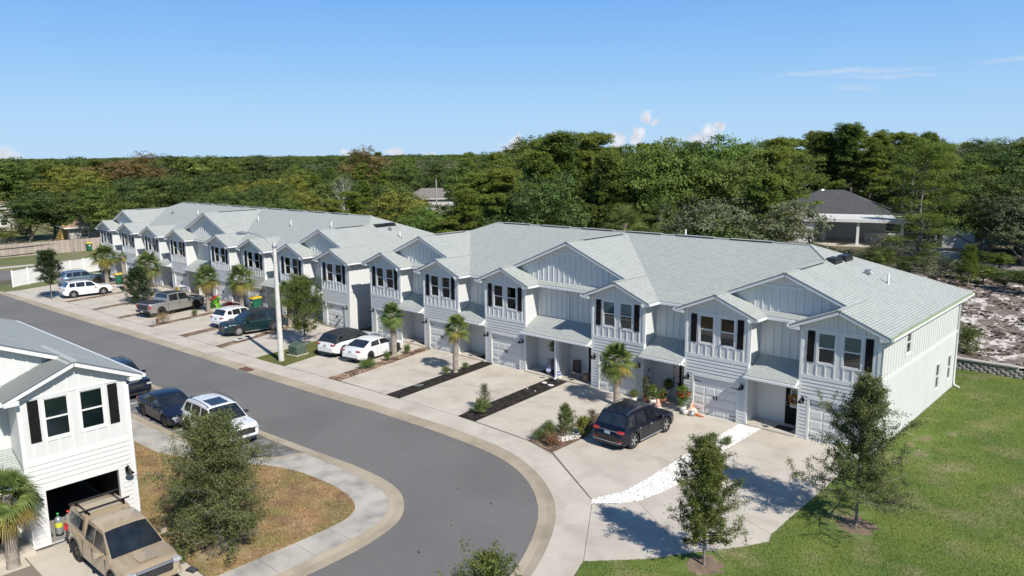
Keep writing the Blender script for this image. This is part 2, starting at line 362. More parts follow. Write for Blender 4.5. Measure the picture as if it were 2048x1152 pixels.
HDL=MB().box((0,-.025,0),(.05,0,.24)).tube([(.025,-.02,.03),(.025,-.06,.05),(.025,-.06,.19),(.025,-.02,.21)],.012,6).mesh('door_pull',METB)
def garage_door(parent,x,y,lip=0):
    g=put('garage_door',MB().box((0,.03,0),(2.44,.05,2)).mesh('garage_door_back',TRIM),parent,loc=(x,y,0))
    for i in range(4): put('door_panel',GP,g,loc=(0,0,i*.5))
    for z in (.2,1.7):
        put('strap_hinge',HNG,g,loc=(.04,0,z)); put('strap_hinge',HNG,g,loc=(2.40,0,z),scale=(-1,1,1))
    put('door_pull',HDL,g,loc=(1.12,0,.85)); put('door_pull',HDL,g,loc=(1.27,0,.85))
    return g
def front_door(parent,x,y,z,light=True):
    w=.9;h=2.03
    m=MB(); m.box((0,0,0),(w,.05,h)); 
    for (a,b,c,d) in ((.12,.78,.15,.75),): m.box((a,-.012,c),(b,0,d)); m.box((a+.06,-.02,c+.06),(b-.06,-.012,d-.06))
    o=m.build('front_door',BLK,parent,loc=(x,y,z))
    fr=MB().box((.24,-.02,.9),(.66,-.0,1.85)); put('pane',MB().box((.28,-.024,.94),(.62,-.02,1.81)).mesh('door_pane',M('door_glass',(.10,.12,.13),.08,(.3,.33,.33),scale=7,spec=.8)),o)
    put('pane_frame',fr.mesh('pane_frame',METG),o)
    put('handle',MB().tube([(.07,-.0,1.0),(.07,-.06,1.0),(.17,-.06,1.0)],.014,6).mesh('door_handle',METG),o)
    put('deadbolt',MB().lathe([(0,.0),(.03,-.005),(.03,-.02),(0,-.025)],10,c=(.07,0,1.13),axis='y').mesh('deadbolt',METG),o)
    put('door_trim',MB().box((-.1,-.02,0),(0,.06,h+.1)).box((w,-.02,0),(w+.1,.06,h+.1)).box((0,-.02,h),(w,.06,h+.1)).mesh('door_trim',TRIM),o)
    return o
def slope_slab(pts):
    """pts: roof polygon (top plane). returns meshes verts for shingles and soffit slab"""
    c=sum((Vector(p) for p in pts),Vector())/len(pts)
    return [tuple(p) for p in pts],c
def roof_piece(parent,name,pts,dz=0,th=TH):
    pts=[(x,y,z+dz) for x,y,z in pts]; m=MB()
    m.prism(pts,(0,0,-.05),1,0)
    me=m.mesh(name,[SHN,DRIP]); fixn(me); o=put(name,me,parent)
    c=sum((Vector(p) for p in pts),Vector())/len(pts)
    q=[]
    for p in pts:
        v=Vector(p)-c; hl=math.hypot(v.x,v.y); f=max(.2,(hl-.025)/hl); q.append((c.x+v.x*f,c.y+v.y*f,p[2]-.0355))
    # keep q on the roof plane
    n=(Vector(pts[1])-Vector(pts[0])).cross(Vector(pts[2])-Vector(pts[0])); n.normalize()
    q=[(x,y,pts[0][2]-.051-(n.x*(x-pts[0][0])+n.y*(y-pts[0][1]))/n.z) for x,y,z in q]
    me=MB().prism(q,(0,0,-(th-.051))).mesh('soffit_board',[TRIM]); fixn(me); put('soffit_board',me,o)
    return o
def townhouse_row(root,Ls,pairs,recess,detail=True,blinds=None,open_bay=None,gutter_green=False,wallmat=None):
    """Ls: left x of every bay, from left to right. pairs: indices joined by a big gable. recess: list of (xa,xb) single or double entries"""
    nb=len(Ls); x0=Ls[0]; rowL=-x0
    zw=E_+.012
    # --- main walls
    holes=[]; doors=[]
    for (xa,xb) in recess:
        n=round((xb-xa)/(W_-b_)); w=(xb-xa)/n
        for i in range(n):
            dx=xa+(i+1)*w-1.08-(.1 if (n==2 and i==0) else 0); doors.append(dx); holes.append((dx,dx+.9,.1,2.13))
    if open_bay is not None: holes.append((Ls[open_bay]+.2,Ls[open_bay]+b_-.15,-.1,2.6))
    mw=MB(); wall_grid(mw,(0,0,0),(1,0,0),(0,-1,0),(x0,0),(0,zw),holes,.09)
    mw.quad((0,D_,0),(x0,D_,0),(x0,D_,zw),(0,D_,zw))
    wall_grid(mw,(x0,0,0),(0,1,0),(-1,0,0),(-p_,D_),(0,zw),[],.09)
    mw.build('wall',SID,root)
    ew=MB(); wall_grid(ew,(0,0,0),(0,1,0),(1,0,0),(-p_,D_),(0,zw),[(2.68,3.4,3.9,5.0),(8.58,9.2,.74,2.12),(10.99,11.6,.74,2.12)],.07)
    ew.build('end_wall',SID,root)
    for (y,w,z,h) in ((2.68,.72,3.9,1.1),(8.58,.62,.74,1.38),(10.99,.61,.74,1.38)): window(root,(0,y,z),w,h,PI/2,'none')
    y=-p_+.25
    while y<D_-.1:
        if not (2.55<y<3.5): ubox('batten',(0,y,3.4),(.032,y+.05,E_+.01),TRIM,root)
        else: ubox('batten',(0,y,3.4),(.02,y+.045,3.8),TRIM,root); ubox('batten',(0,y,5.08),(.02,y+.045,E_+.01),TRIM,root)
        y+=.41
    ubox('band_board',(0,-p_-.02,3.2),(.03,D_,3.4),TRIM,root)
    ubox('foundation',(0,-p_,0),(.012,D_,.05),M('foundation_grey',(.2,.2,.2),.9,(.3,.3,.29),scale=3),root)
    ubox('corner_board',(-.1,-p_-.022,0),(.024,-p_+.1,E_+.0),TRIM,root); ubox('corner_board',(0,D_-.1,0),(.024,D_+.02,E_),TRIM,root)
    # --- doors
    for dx in doors: front_door(root,dx,.03,.1)
    # --- bays
    gm=GUT
    for k,l in enumerate(Ls):
        g=(l+.548,l+2.988)
        bw=MB(); hl=[(l+.786,l+1.576,3.82,5.26),(l+1.936,l+2.726,3.82,5.26),(g[0],g[1],-.02,2.0)]
        wall_grid(bw,(0,-p_,0),(1,0,0),(0,-1,0),(l,l+b_),(0,zw),hl,.12)
        bw.add([(l,-p_,zw),(l+b_,-p_,zw),(l+b_/2,-p_,zw+s_*b_/2)],[(0,1,2)])
        bw.quad((l,0,0),(l,-p_,0),(l,-p_,zw),(l,0,zw)); 
        if l+b_<-.01: bw.quad((l+b_,-p_,0),(l+b_,0,0),(l+b_,0,zw),(l+b_,-p_,zw))
        bw.build('bay_wall',SID,root)
        bl=(blinds[k] if blinds else 'half')
        window(root,(l+.786,-p_+.012,3.82),.79,1.44,0,bl); window(root,(l+1.936,-p_+.012,3.82),.79,1.44,0,bl)
        put('shutter',SHUT,root,loc=(l+.30,-p_-.004,3.8)); put('shutter',SHUT,root,loc=(l+2.89,-p_-.004,3.8))
        if open_bay!=k: garage_door(root,g[0],-p_+.09)
        t=MB(); t.box((g[0]-.11,-p_-.03,0),(g[0],-p_+.02,2.11)); t.box((g[1],-p_-.03,0),(g[1]+.11,-p_+.02,2.11)); t.box((g[0],-p_-.03,2.0),(g[1],-p_+.02,2.11))
        t.build('garage_trim',TRIM,root)
        put('wall_lamp',LAMP,root,loc=(l+.24,-p_-.02,1.9)); put('wall_lamp',LAMP,root,loc=(l+3.28,-p_-.02,1.9))
        ubox('band_board',(l-.01,-p_-.03,zb),(l+b_+.01,-p_-.002,zb+.2),TRIM,root)
        ubox('band_board',(l+.1,-p_-.022,5.345),(l+b_-.1,-p_-.002,5.42),TRIM,root)
        for cx in (l,l+b_-.1):
            if not(cx>-.2): ubox('corner_board',(cx-(.02 if cx==l else 0),-p_-.026,0),(cx+.1+(0 if cx==l else .02),-p_+.08,E_+.01),TRIM,root)
        for i in range(1,9):
            x=l+i*.41-.08
            if x>l+b_-.12: break
            ubox('batten',(x,-p_-.032,zb+.2),(x+.05,-p_-.001,3.74),TRIM,root)
            zt=E_+s_*min(x-l,l+b_-x)+.0
            if i<=8: ubox('batten',(x,-p_-.028,5.42),(x+.05,-p_-.001,zt),TRIM,root)
        for x in (l+.1,l+b_-.26): pass
        n=5; dz=(zb-2.11)/n
        for i in range(n): put('siding_board',WEDGE,root,loc=(l+.1,-p_,2.11+i*dz),scale=(b_-.2,1,dz))
        for i in range(12):
            dz=2.11/12
            put('siding_board',WEDGE,root,loc=(l+.1,-p_,i*dz),scale=(.336,1,dz)); put('siding_board',WEDGE,root,loc=(g[1]+.11,-p_,i*dz),scale=(.336,1,dz))
        # roof of the bay
        pk=E_+s_*(b_/2+oh); yf=-(p_+og); mid=l+b_/2; T=b_/2+oh
        roof_piece(root,'bay_roof',[(l-oh,yf,E_),(mid,yf,pk),(mid,T-oh+.04,pk),(l-oh,.04,E_)],-.008)
        roof_piece(root,'bay_roof',[(mid,yf,pk),(l+b_+oh,yf,E_),(l+b_+oh,.04,E_),(mid,T-oh+.04,pk)],-.008)
        ubox('ridge_cap',(mid-.11,yf-.005,pk-.045),(mid+.11,T-oh,pk+.012),SHN,root)
        for sx in (-1,1):
            xe=l-oh if sx<0 else l+b_+oh
            a,bx=(xe+.03,l-.002) if sx<0 else (l+b_+.002+(.024 if l+b_>-.01 else 0),xe-.03)
            put('eave_return',MB().box((a,yf+.03,E_-.22),(bx,-p_+.03,E_-.06)).mesh('eave_return',TRIM),root)
            gx=(xe-.11,xe-.002) if sx<0 else (xe+.002,xe+.11)
            if not(sx>0 and l+b_>-.01): ubox('gutter',(gx[0],yf+.0,E_-.15),(gx[1],-oh-.12,E_-.035),gm,root)
    # --- recess walls, entry roofs
    for (xa,xb) in recess:
        n=round((xb-xa)/(W_-b_)); x=xa+.25
        while x<xb-.05:
            ubox('batten',(x,-.032,3.4),(x+.05,-.001,E_),TRIM,root); x+=.41
        me=MB()
        roof_piece(root,'entry_roof',[(xa+.004,-1.56,2.66),(xb-.03,-1.56,2.66),(xb-.03,-.003,3.47),(xa+.004,-.003,3.47)],0,.15)
        ubox('gutter',(xa-.02,-1.67,2.52),(xb-.04,-1.562,2.63),gm,root)
        me=MB().add([(xb-.03,-1.55,2.5),(xb-.005,-1.55,2.5),(xb-.005,-1.16,2.5),(xb-.03,-1.16,2.5),(xb-.03,-1.55,2.64),(xb-.005,-1.55,2.64),(xb-.005,-1.16,2.85),(xb-.03,-1.16,2.85)],[(0,3,2,1),(4,5,6,7),(0,1,5,4),(1,2,6,5),(2,3,7,6),(3,0,4,7)])
        put('fascia_end',me.mesh('fascia_end',TRIM),root)
        put('porch_slab',MB().box((xa+.005,-1.32,-.1),(xb-.005,-.005,.09)).mesh('porch_slab',CON),root)
        put('porch_ceiling',MB().box((xa+.005,-1.15,2.5),(xb-.005,-.01,2.53)).mesh('porch_ceiling',SOF),root)
        put('porch_beam',MB().box((xa+.005,-1.3,2.40),(xb-.005,-1.15,2.56)).mesh('porch_beam',TRIM),root)
        if n==2:
            xm=(xa+xb)/2
            put('porch_post',MB().box((xm-.16,-1.28,0),(xm+.16,-1.02,2.5)).mesh('porch_post',TRIM),root)
            put('party_wall',MB().box((xm-.06,-1.02,0),(xm+.06,-.01,2.5)).mesh('party_wall',SID),root)
            put('downspout',MB().box((xm-.04,-1.36,.1),(xm+.04,-1.29,2.5)).box((xm-.04,-1.5,.02),(xm+.04,-1.29,.1)).mesh('downspout',GUT),root)
            put('downspout',MB().tube([(xm,-.5,E_-.1),(xm,-.5,E_-.25),(xm,-.08,E_-.45),(xm,-.08,4.1)],.04,6).tube([(xm,-.08,4.15),(xm,-.08,3.75),(xm,-.08,3.5)],.045,6).mesh('downspout',GUT),root)
        else:
            put('downspout',MB().tube([(xa+.1,-1.6,E_-.1),(xa+.1,-1.5,E_-.28),(xa+.06,-p_+.02,E_-.45),(xa+.06,-p_+.02,3.25)],.04,6).mesh('downspout',GUT),root)
    # --- main hip roof
    hr=D_/2+oh; zr=E_+s_*hr; y0=-oh; y1=D_+oh; ym=D_/2; xl=x0-oh; xr=oh
    A=(xl,y0,E_);B=(xr,y0,E_);Cc=(xr,y1,E_);Dd=(xl,y1,E_);RL=(xl+hr,ym,zr);RR=(xr-hr,ym,zr)
    roof_piece(root,'roof_front_slope',[A,B,RR,RL]); roof_piece(root,'roof_back_slope',[Cc,Dd,RL,RR])
    roof_piece(root,'roof_end_slope',[B,Cc,RR]); roof_piece(root,'roof_end_slope',[Dd,A,RL])
    # big gables
    for (i,j) in pairs:
        a=Ls[i];c=Ls[j]+b_; mid=(a+c)/2; T=(c-a)/2+oh; pk=E_+s_*T; t0=oh-og
        roof_piece(root,'gable_roof',[(a-oh+t0,-og,E_+s_*t0),(mid,-og,pk),(mid,T-oh+.05,pk)],-.004)
        roof_piece(root,'gable_roof',[(mid,-og,pk),(c+oh-t0,-og,E_+s_*t0),(mid,T-oh+.05,pk)],-.004)
        gw=MB().add([(a,-.004,E_-.03),(c,-.004,E_-.03),(mid,-.004,E_+s_*(c-a)/2)],[(0,1,2)]); gw.build('gable_wall',SID,root)
        ubox('ridge_cap',(mid-.12,-og-.005,pk-.05),(mid+.12,T-oh,pk+.012),SHN,root)
        ubox('ridge_vent',(mid-.15,1.2,pk-.03),(mid+.15,T-oh-.7,pk+.022),RUB,root); ubox('vent_cap',(mid-.13,1.2,pk+.022),(mid+.15,T-oh-.7,pk+.04),SHN,root)
        x=a+.3; zband=pk-TH-.62
        while x<c-.2:
            t=min(x-a,c-x); zt=E_+s_*t-.03
            if zt>E_+.3: ubox('batten',(x,-.036,E_+.15),(x+.05,-.004,min(zt,zband)),TRIM,root)
            x+=.41
        hw=(pk-TH-zband)/s_-.15
        ubox('band_board',(mid-hw,-.026,zband),(mid+hw,-.004,zband+.09),TRIM,root)
    # eave gutters on the straight runs between the bays, and on the right end
    for (xa,xb) in recess: ubox('gutter',(xa+oh+.0,-oh-.112,E_-.15),(xb-oh-.11,-oh-.002,E_-.035),gm,root)
    ubox('gutter',(oh+.002,-(p_+og),E_-.15),(oh+.12,D_+oh,E_-.035),gm,root)
    if gutter_green: ubox('gutter_debris',(oh+.012,-(p_+og)+.02,E_-.034),(oh+.108,D_+oh-.02,E_-.012),M('green_debris',(.20,.33,.08),.9,(.42,.45,.30),scale=5,lo=.45,hi=.6),root)
    put('downspout',MB().tube([(oh+.05,D_-.1,E_-.12),(oh-.02,D_-.1,E_-.3),(.06,D_-.1,E_-.42),(.06,D_-.1,.25),(.16,D_-.1,.1),(.4,D_-.12,.03)],.05,6).mesh('downspout',GUT),root)
    put('downspout',MB().tube([(oh+.05,-p_-.3,E_-.12),(oh-.05,-p_-.1,E_-.32),(.07,-p_+.02,E_-.42),(.07,-p_+.02,.1)],.045,6).mesh('downspout',GUT),root)
    # ridge cap and ridge vents
    ubox('ridge_cap',(RL[0],ym-.13,zr-.05),(RR[0],ym+.13,zr+.015),SHN,root)
    x=RL[0]+.8
    while x+2.6<RR[0]-.3:
        ubox('ridge_vent',(x,ym-.16,zr-.03),(x+2.6,ym+.16,zr+.025),RUB,root); ubox('vent_cap',(x,ym-.14,zr+.025),(x+2.6,ym+.16,zr+.045),SHN,root); x+=3.7
def hip_cap(root,a,b):
    me=MB().tube([a,b],[.05,.05],6).mesh('hip_cap',SHN); put('hip_cap',me,root)
def roof_pipe(root,x,y,z,h=.55):
    put('vent_pipe',MB().tube([(x,y,z-.1),(x,y,z+h)],.055,10).tube([(x,y,z-.02),(x,y,z+.12)],[.16,.06],10,mi=1).mesh('vent_pipe',[PIPE,METG]),root)
def box_vent(root,x,y,z):
    m=MB()
    for i in range(3): m.box((x-.22+.0,y-.5+i*.34,z+.02),(x+.25,y-.22+i*.34,z+.2))
    m.box((x-.3,y-.58,z-.12),(x+.3,y+.5,z+.06)); put('roof_vent',m.mesh('roof_vent',RUB),root)
def dome_vent(root,x,y,z):
    put('exhaust_hood',MB().tube([(x-.12,y,z-.05),(x-.02,y,z+.1),(x+.14,y,z+.14),(x+.26,y,z+.04)],[.05,.13,.13,.1],8).mesh('exhaust_hood',METG),root)
LA=[-6*W_,-5*W_,-4*W_,-2*W_-b_,-W_-b_,-b_]
rowA=thing('townhouse_row','long white townhouse row of six garages nearest the lawn, grey shingle roof and black shutters','townhouses',(0,0,0))
townhouse_row(rowA,LA,[(0,1),(2,3),(4,5)],[(LA[0]+b_,LA[1]),(LA[1]+b_,LA[2]),(LA[2]+b_,LA[3]),(LA[3]+b_,LA[4]),(LA[4]+b_,LA[5])],blinds=['half','half','none','half','none','half'],gutter_green=True)
hr=D_/2+oh
hip_cap(rowA,(-4.82,4.82,E_+s_*5.3),(oh-hr,D_/2,E_+s_*hr))
hip_cap(rowA,(oh,D_+oh,E_),(oh-hr,D_/2,E_+s_*hr))
box_vent(rowA,-4.66,5.5,7.7); box_vent(rowA,-4.62,7.0,7.69); dome_vent(rowA,-3.15,6.18,7.08); roof_pipe(rowA,-2.12,6.42,6.63)
roof_pipe(rowA,-14.2,6.5,8.36,.4)
LB=[-8*W_,-7*W_,-6*W_,-5*W_,-3*W_-b_,-2*W_-b_,-W_-b_,-b_]
rowB=thing('townhouse_row','long white townhouse row of eight garages farther up the street behind the palms','townhouses',(-39.33,-.149,-.22),R(.864))
townhouse_row(rowB,LB,[(0,1),(3,4),(6,7)],[(LB[i]+b_,LB[i+1]) for i in range(7)],blinds=['half','half','half','half','half','none','none','half'])
for x,y,z,k in [(-4.52,5.75,7.6,0),(-4.55,6.9,7.61,0),(-3.7,6.2,7.3,1),(-2.3,6.2,6.72,2),(-9.0,3.9,7.35,2),(-14.9,3.5,7.2,2),(-21.1,3.7,7.3,2),(-33.9,3.8,7.35,2),(-40.0,3.7,7.3,1)]:
    (box_vent,dome_vent,roof_pipe)[k](rowB,x,y,z)
LC=[-4*W_,-3*W_,-W_-b_,-b_]
rowC=thing('townhouse_row','white townhouse row in the lower left corner with an open garage behind the tan pickup','townhouses',(-20.03,-25.76,.1),R(90.976))
townhouse_row(rowC,LC,[(0,1),(2,3)],[(LC[0]+b_,LC[1]),(LC[1]+b_,LC[2]),(LC[2]+b_,LC[3])],blinds=['slats']*4,open_bay=3)
# shingle tabs of the nearest bay roof, single tabs
TAB=MB().box((.004,.003,-.004),(.30,.14,.008)).mesh('shingle_tab',SHN)
l=-b_; yf=-(p_+og); ang=math.atan(s_)
cs=0
for r in range(16):
    d=r*.137
    if d>2.45: break
    hx=d*math.cos(ang)
    n=0; y=yf+.0-(r%2)*.15
    while y<T0 if False else y<-.02:
        a=max(y,yf); e=min(y+.305,0.0)
        if e-a>.06:
            put('shingle',TAB,rowC,loc=(l-oh+hx,e,E_+s_*hx-.004),rot=(0,-ang,-PI/2) if False else Euler((0,0,0)),scale=(1,1,1)) if False else None
            o=bpy.data.objects.new('shingle',TAB); COL.objects.link(o); o.parent=rowC
            # local x of the tab runs along the row depth, local y up the slope
            X=Vector((0,1,0)); Y=Vector((math.cos(ang),0,math.sin(ang))); Z=X.cross(Y)*-1
            Z=Vector((-math.sin(ang),0,math.cos(ang))); mt=Matrix((X*((e-a)/.305),Y,Z)).transposed().to_4x4()
            mt.translation=Vector((l-oh+hx,a,E_+s_*hx-.006)); o.matrix_local=mt
        y+=.305
# garage interior of the open bay
gi=MB(); x0,x1=-b_+.2,-.15
gi.quad((x0,-p_+.12,0),(x0,5.2,0),(x0,5.2,2.6),(x0,-p_+.12,2.6)); gi.quad((x1,5.2,0),(x1,-p_+.12,0),(x1,-p_+.12,2.6),(x1,5.2,2.6)); gi.quad((x0,5.2,0),(x1,5.2,0),(x1,5.2,2.6),(x0,5.2,2.6)); gi.quad((x0,-p_+.12,2.6),(x0,5.2,2.6),(x1,5.2,2.6),(x1,-p_+.12,2.6))
gi.quad((x0,-p_+.12,0),(-b_+.548,-p_+.12,0),(-b_+.548,-p_+.12,2.6),(x0,-p_+.12,2.6)); gi.quad((-b_+2.988,-p_+.12,0),(x1,-p_+.12,0),(x1,-p_+.12,2.6),(-b_+2.988,-p_+.12,2.6)); gi.quad((x0,-p_+.12,2.0),(x1,-p_+.12,2.0),(x1,-p_+.12,2.6),(x0,-p_+.12,2.6))
gi.build('garage_lining',M('drywall_shade_tone',(.035,.034,.033),.9,(.02,.02,.02),scale=2),rowC)  # lining coloured near black, the shade of the garage put into the colour
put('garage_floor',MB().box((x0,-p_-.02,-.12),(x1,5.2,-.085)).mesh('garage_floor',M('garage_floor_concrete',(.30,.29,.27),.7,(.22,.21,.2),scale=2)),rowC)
# ---------------- ground, road, concrete ----------------
def slab(name,pts,zt,zb_,mat,parent=None,kind='structure',**k):
    me=MB().prism([(x,y,zb_) for x,y in pts],(0,0,zt-zb_)).mesh(name,mat); fixn(me)
    o=put(name,me,parent,**k)
    if parent is None and kind: o['kind']=kind
    return o
def smooth(pts,n=3):
    for _ in range(n):
        q=[pts[0]]
        for a,b in zip(pts,pts[1:]): q+=[(a[0]*.75+b[0]*.25,a[1]*.75+b[1]*.25),(a[0]*.25+b[0]*.75,a[1]*.25+b[1]*.75)]
        pts=q+[pts[-1]]
    return pts
g=MB(); S=9000
g.quad((-S,-S,-.2),(S,-S,-.2),(S,S,-.2),(-S,S,-.2)); o=g.build('ground',FLOOR); o['kind']='structure'
# road
far_asph=[(-140,-18.4),(-77.5,-14.75),(-67.5,-14.4),(-57.3,-13.95),(-46,-13.34),(-36.3,-12.97),(-26.6,-12.5),(-22.5,-12.15),(-18,-12.03)]+smooth([(-16.9,-12.03),(-14.8,-12.08),(-12.4,-12.35),(-10.4,-13.1),(-8.8,-14.2),(-7.6,-15.4),(-6.6,-16.9),(-5.6,-18.9),(-5,-21),(-4.7,-23.5),(-4.65,-28),(-4.65,-70)],2)
far_gut=[(-140,-17.6),(-75,-13.97),(-67.8,-13.66),(-61,-13.3),(-54.9,-13.0),(-47.8,-12.65),(-41.4,-12.4),(-36.6,-12.15),(-27.5,-11.72),(-23.6,-11.45),(-18.8,-11.28)]+smooth([(-17.4,-11.26),(-15.3,-11.3),(-13.1,-11.5),(-11.2,-12.05),(-9.4,-13.0),(-8.1,-13.95),(-7.1,-15.0),(-6.25,-16.2),(-5.4,-17.8),(-4.7,-19.5),(-4.2,-21.5),(-3.95,-24),(-3.9,-28),(-3.9,-70)],2)
near_gut=[(-140,-22.5),(-60,-18.6),(-36.7,-17.95),(-23.7,-17.72),(-19.4,-17.45)]+smooth([(-16.9,-17.25),(-14.8,-17.25),(-13.3,-17.55),(-12.3,-18.1),(-11.5,-18.85),(-11.05,-19.6),(-10.8,-20.5),(-10.6,-21.6),(-10.53,-22.9),(-10.5,-25),(-10.5,-70)],2)
near_in=[(-140,-23.1),(-60,-19.05),(-36.7,-18.4),(-22.3,-18.16),(-19.9,-18.0)]+smooth([(-17.3,-17.9),(-15.9,-17.9),(-14.3,-17.98),(-13.1,-18.3),(-12.35,-18.85),(-11.75,-19.6),(-11.45,-20.4),(-11.3,-21.4),(-11.25,-22.9),(-11.2,-25),(-11.2,-70)],2)
slab('road',far_asph+near_gut[::-1],-.06,-.19,ASP)
def strip(name,a,b,za,zb2,mat,thick=.12,lip=0):
    """ribbon between polylines a and b (resampled), tops at heights za, zb2"""
    def rs(p,n):
        d=[0]
        for u,v in zip(p,p[1:]): d.append(d[-1]+math.dist(u,v))
        out=[]
        for i in range(n):
            t=d[-1]*i/(n-1); j=max(k for k in range(len(d)-1) if d[k]<=t+1e-9); f=(t-d[j])/max(1e-9,d[j+1]-d[j]); out.append((p[j][0]+(p[j+1][0]-p[j][0])*f,p[j][1]+(p[j+1][1]-p[j][1])*f))
        return out
    n=900; A=rs(a,n);B=rs(b,n); m=MB(); vs=[]
    for i in range(n): vs+=[(A[i][0],A[i][1],za),(B[i][0],B[i][1],zb2),(A[i][0],A[i][1],za-thick),(B[i][0],B[i][1],zb2-thick)]
    fs=[]
    for i in range(n-1):
        k=4*i; fs+=[(k,k+4,k+5,k+1),(k,k+2,k+6,k+4),(k+1,k+5,k+7,k+3)]
    m.add(vs,fs); me=m.mesh(name,mat); fixn(me); return put(name,me,kind='structure')
def mid(a,b,f): return None
# far gutter: two pours, a steeper kerb face band and a flat pan
def lerp_line(a,b,f,n=900):
    def rs(p):
        d=[0]
        for u,v in zip(p,p[1:]): d.append(d[-1]+math.dist(u,v))
        out=[]
        for i in range(n):
            t=d[-1]*i/(n-1); j=max(k for k in range(len(d)-1) if d[k]<=t+1e-9); ff=(t-d[j])/max(1e-9,d[j+1]-d[j]); out.append((p[j][0]+(p[j+1][0]-p[j][0])*ff,p[j][1]+(p[j+1][1]-p[j][1])*ff))
        return out
    A=rs(a);B=rs(b); return [(u[0]+(v[0]-u[0])*f,u[1]+(v[1]-u[1])*f) for u,v in zip(A,B)]
mf=lerp_line(far_gut,far_asph,.5); mn=lerp_line(near_in,near_gut,.42)
strip('kerb',far_gut,mf,.0,-.055,GUTC); strip('kerb',mf,far_asph,-.056,-.045,GUTC)
strip('kerb',near_in,mn,.0,-.05,GUTC); strip('kerb',mn,near_gut,-.051,-.045,GUTC)
# parking lane and its kerb
park=[(-140,-25.9),(-36.7,-21.02),(-31.9,-20.98),(-25.5,-20.74),(-20.9,-19.75),(-20.1,-18.9),(-19.9,-18.0),(-22.3,-18.16),(-36.7,-18.4),(-60,-19.05),(-140,-23.1)]
slab('parking_lane',park,-.055,-.19,ASP2)
pk_out=[(-140,-25.9),(-36.7,-21.02),(-31.9,-20.98),(-25.5,-20.74),(-22.4,-20.2),(-20.9,-19.75),(-20.15,-18.9),(-19.9,-18.02)]
pk_in=[(-140,-26.3),(-36.7,-21.4),(-31.5,-21.38),(-25.3,-21.1),(-22.2,-20.5),(-20.55,-19.9),(-19.8,-19.0),(-19.55,-18.0)]
strip('kerb',pk_in,pk_out,.004,-.02,GUTC,.14)
for x in (-33.4,-27.2,-39.6,-45.8): 
    o=slab('parking_line',[(x-.05,-20.9),(x+.05,-20.9),(x+.05,-18.75),(x-.05,-18.75)],-.049,-.054,PNT)
# joint / dirt bed under all slabs (slabs are separate pours with open joints)
base=MB()
slab('slab_bed',[(-80,-13.95),(-67.8,-13.6),(-41.4,-12.35),(-18.8,-11.22),(-13.1,-11.45),(-9.4,-12.95),(-6.2,-16.1),(-4.6,-19.5),(-3.9,-24),(-3.85,-60),(-2.9,-60),(-2.95,-24),(-3.7,-18.9),(-2.4,-15.5),(-.7,-12.85),(-.1,-11.7),(-.2,-1.0),(-88,-2.0),(-86,-13)],-.03,-.195,JNT)
# driveways: separate pours
GAP=.008
def inset(pts,d=GAP):
    # shrink polygon about edges (ccw or cw) by simple vertex normal offset
    n=len(pts); A=sum(pts[i][0]*pts[(i+1)%n][1]-pts[(i+1)%n][0]*pts[i][1] for i in range(n)); s=1 if A>0 else -1; out=[]
    for i in range(n):
        p0=Vector(pts[i-1]);p1=Vector(pts[i]);p2=Vector(pts[(i+1)%n]); e1=(p1-p0).normalized();e2=(p2-p1).normalized()
        n1=Vector((-e1.y,e1.x))*s;n2=Vector((-e2.y,e2.x))*s; b=(n1+n2); k=b.length_squared
        if k<.05: out.append(tuple(p1)); continue
        out.append(tuple(p1+b*(2*d/k)))
    return out
def near_par(line,p):
    best=None
    for i,(a,b) in enumerate(zip(line,line[1:])):
        ax,ay=a;bx,by=b; L2=(bx-ax)**2+(by-ay)**2; t=max(0,min(1,((p[0]-ax)*(bx-ax)+(p[1]-ay)*(by-ay))/L2)); q=(ax+(bx-ax)*t,ay+(by-ay)*t); dd=math.dist(p,q)
        if best is None or dd<best[0]: best=(dd,i+t,q)
    return best
def follow(poly,line,tol=.45):
    """replace the polygon edge that runs along line by the line itself"""
    n=len(poly); out=[]
    pr=[near_par(line,p) for p in poly]
    for i in range(n):
        a=pr[i];b=pr[(i+1)%n]
        if a[0]<tol: out.append(a[2])
        else: out.append(poly[i])
        if a[0]<tol and b[0]<tol:
            lo,hi=sorted((a[1],b[1])); mids=[line[k] for k in range(int(lo)+1,int(hi)+1) if lo+.02<k<hi-.02]
            if a[1]>b[1]: mids=mids[::-1]
            out+=mids
    q=[]
    for p in out:
        if not q or math.dist(p,q[-1])>.02: q.append(p)
    return q
def drive(name,polys,label=None,mat=CON):
    root=bpy.data.objects.new(name,None); COL.objects.link(root); root['kind']='structure'
    for p in polys: slab('slab',inset(p),0.0,-.028,mat,root,None)
    return root
def lx(a,b,y): # x on line a->b at y
    return a[0]+(b[0]-a[0])*(y-a[1])/(b[1]-a[1])
def drive2(Lf,Rt,ytop=-1.17,ym=-5.56,jb=None):
    """Lf, Rt: two points each of the left and right edge, bottom first"""
    f=lambda y:(lx(Lf[0],Lf[1],y),y); g=lambda y:(lx(Rt[0],Rt[1],y),y)
    drive('driveway',[[Lf[0],Rt[0],g(ym),f(ym)],[f(ym),g(ym),g(ytop),f(ytop)]])
drive2([(-33.6,-10.55),(-35.4,-5.2)],[(-29.15,-10.26),(-30.5,-1.3)])
drive2([(-28.05,-10.1),(-29.7,-1.3)],[(-23.74,-9.99),(-24.6,-1.1)])
drive2([(-22.61,-9.97),(-23.71,-1.3)],[(-17.98,-9.79),(-18.75,-1.25)],ym=-5.5)
drive2([(-16.7,-9.77),(-17.44,-1.25)],[(-12.9,-9.95),(-12.2,-1.2)])
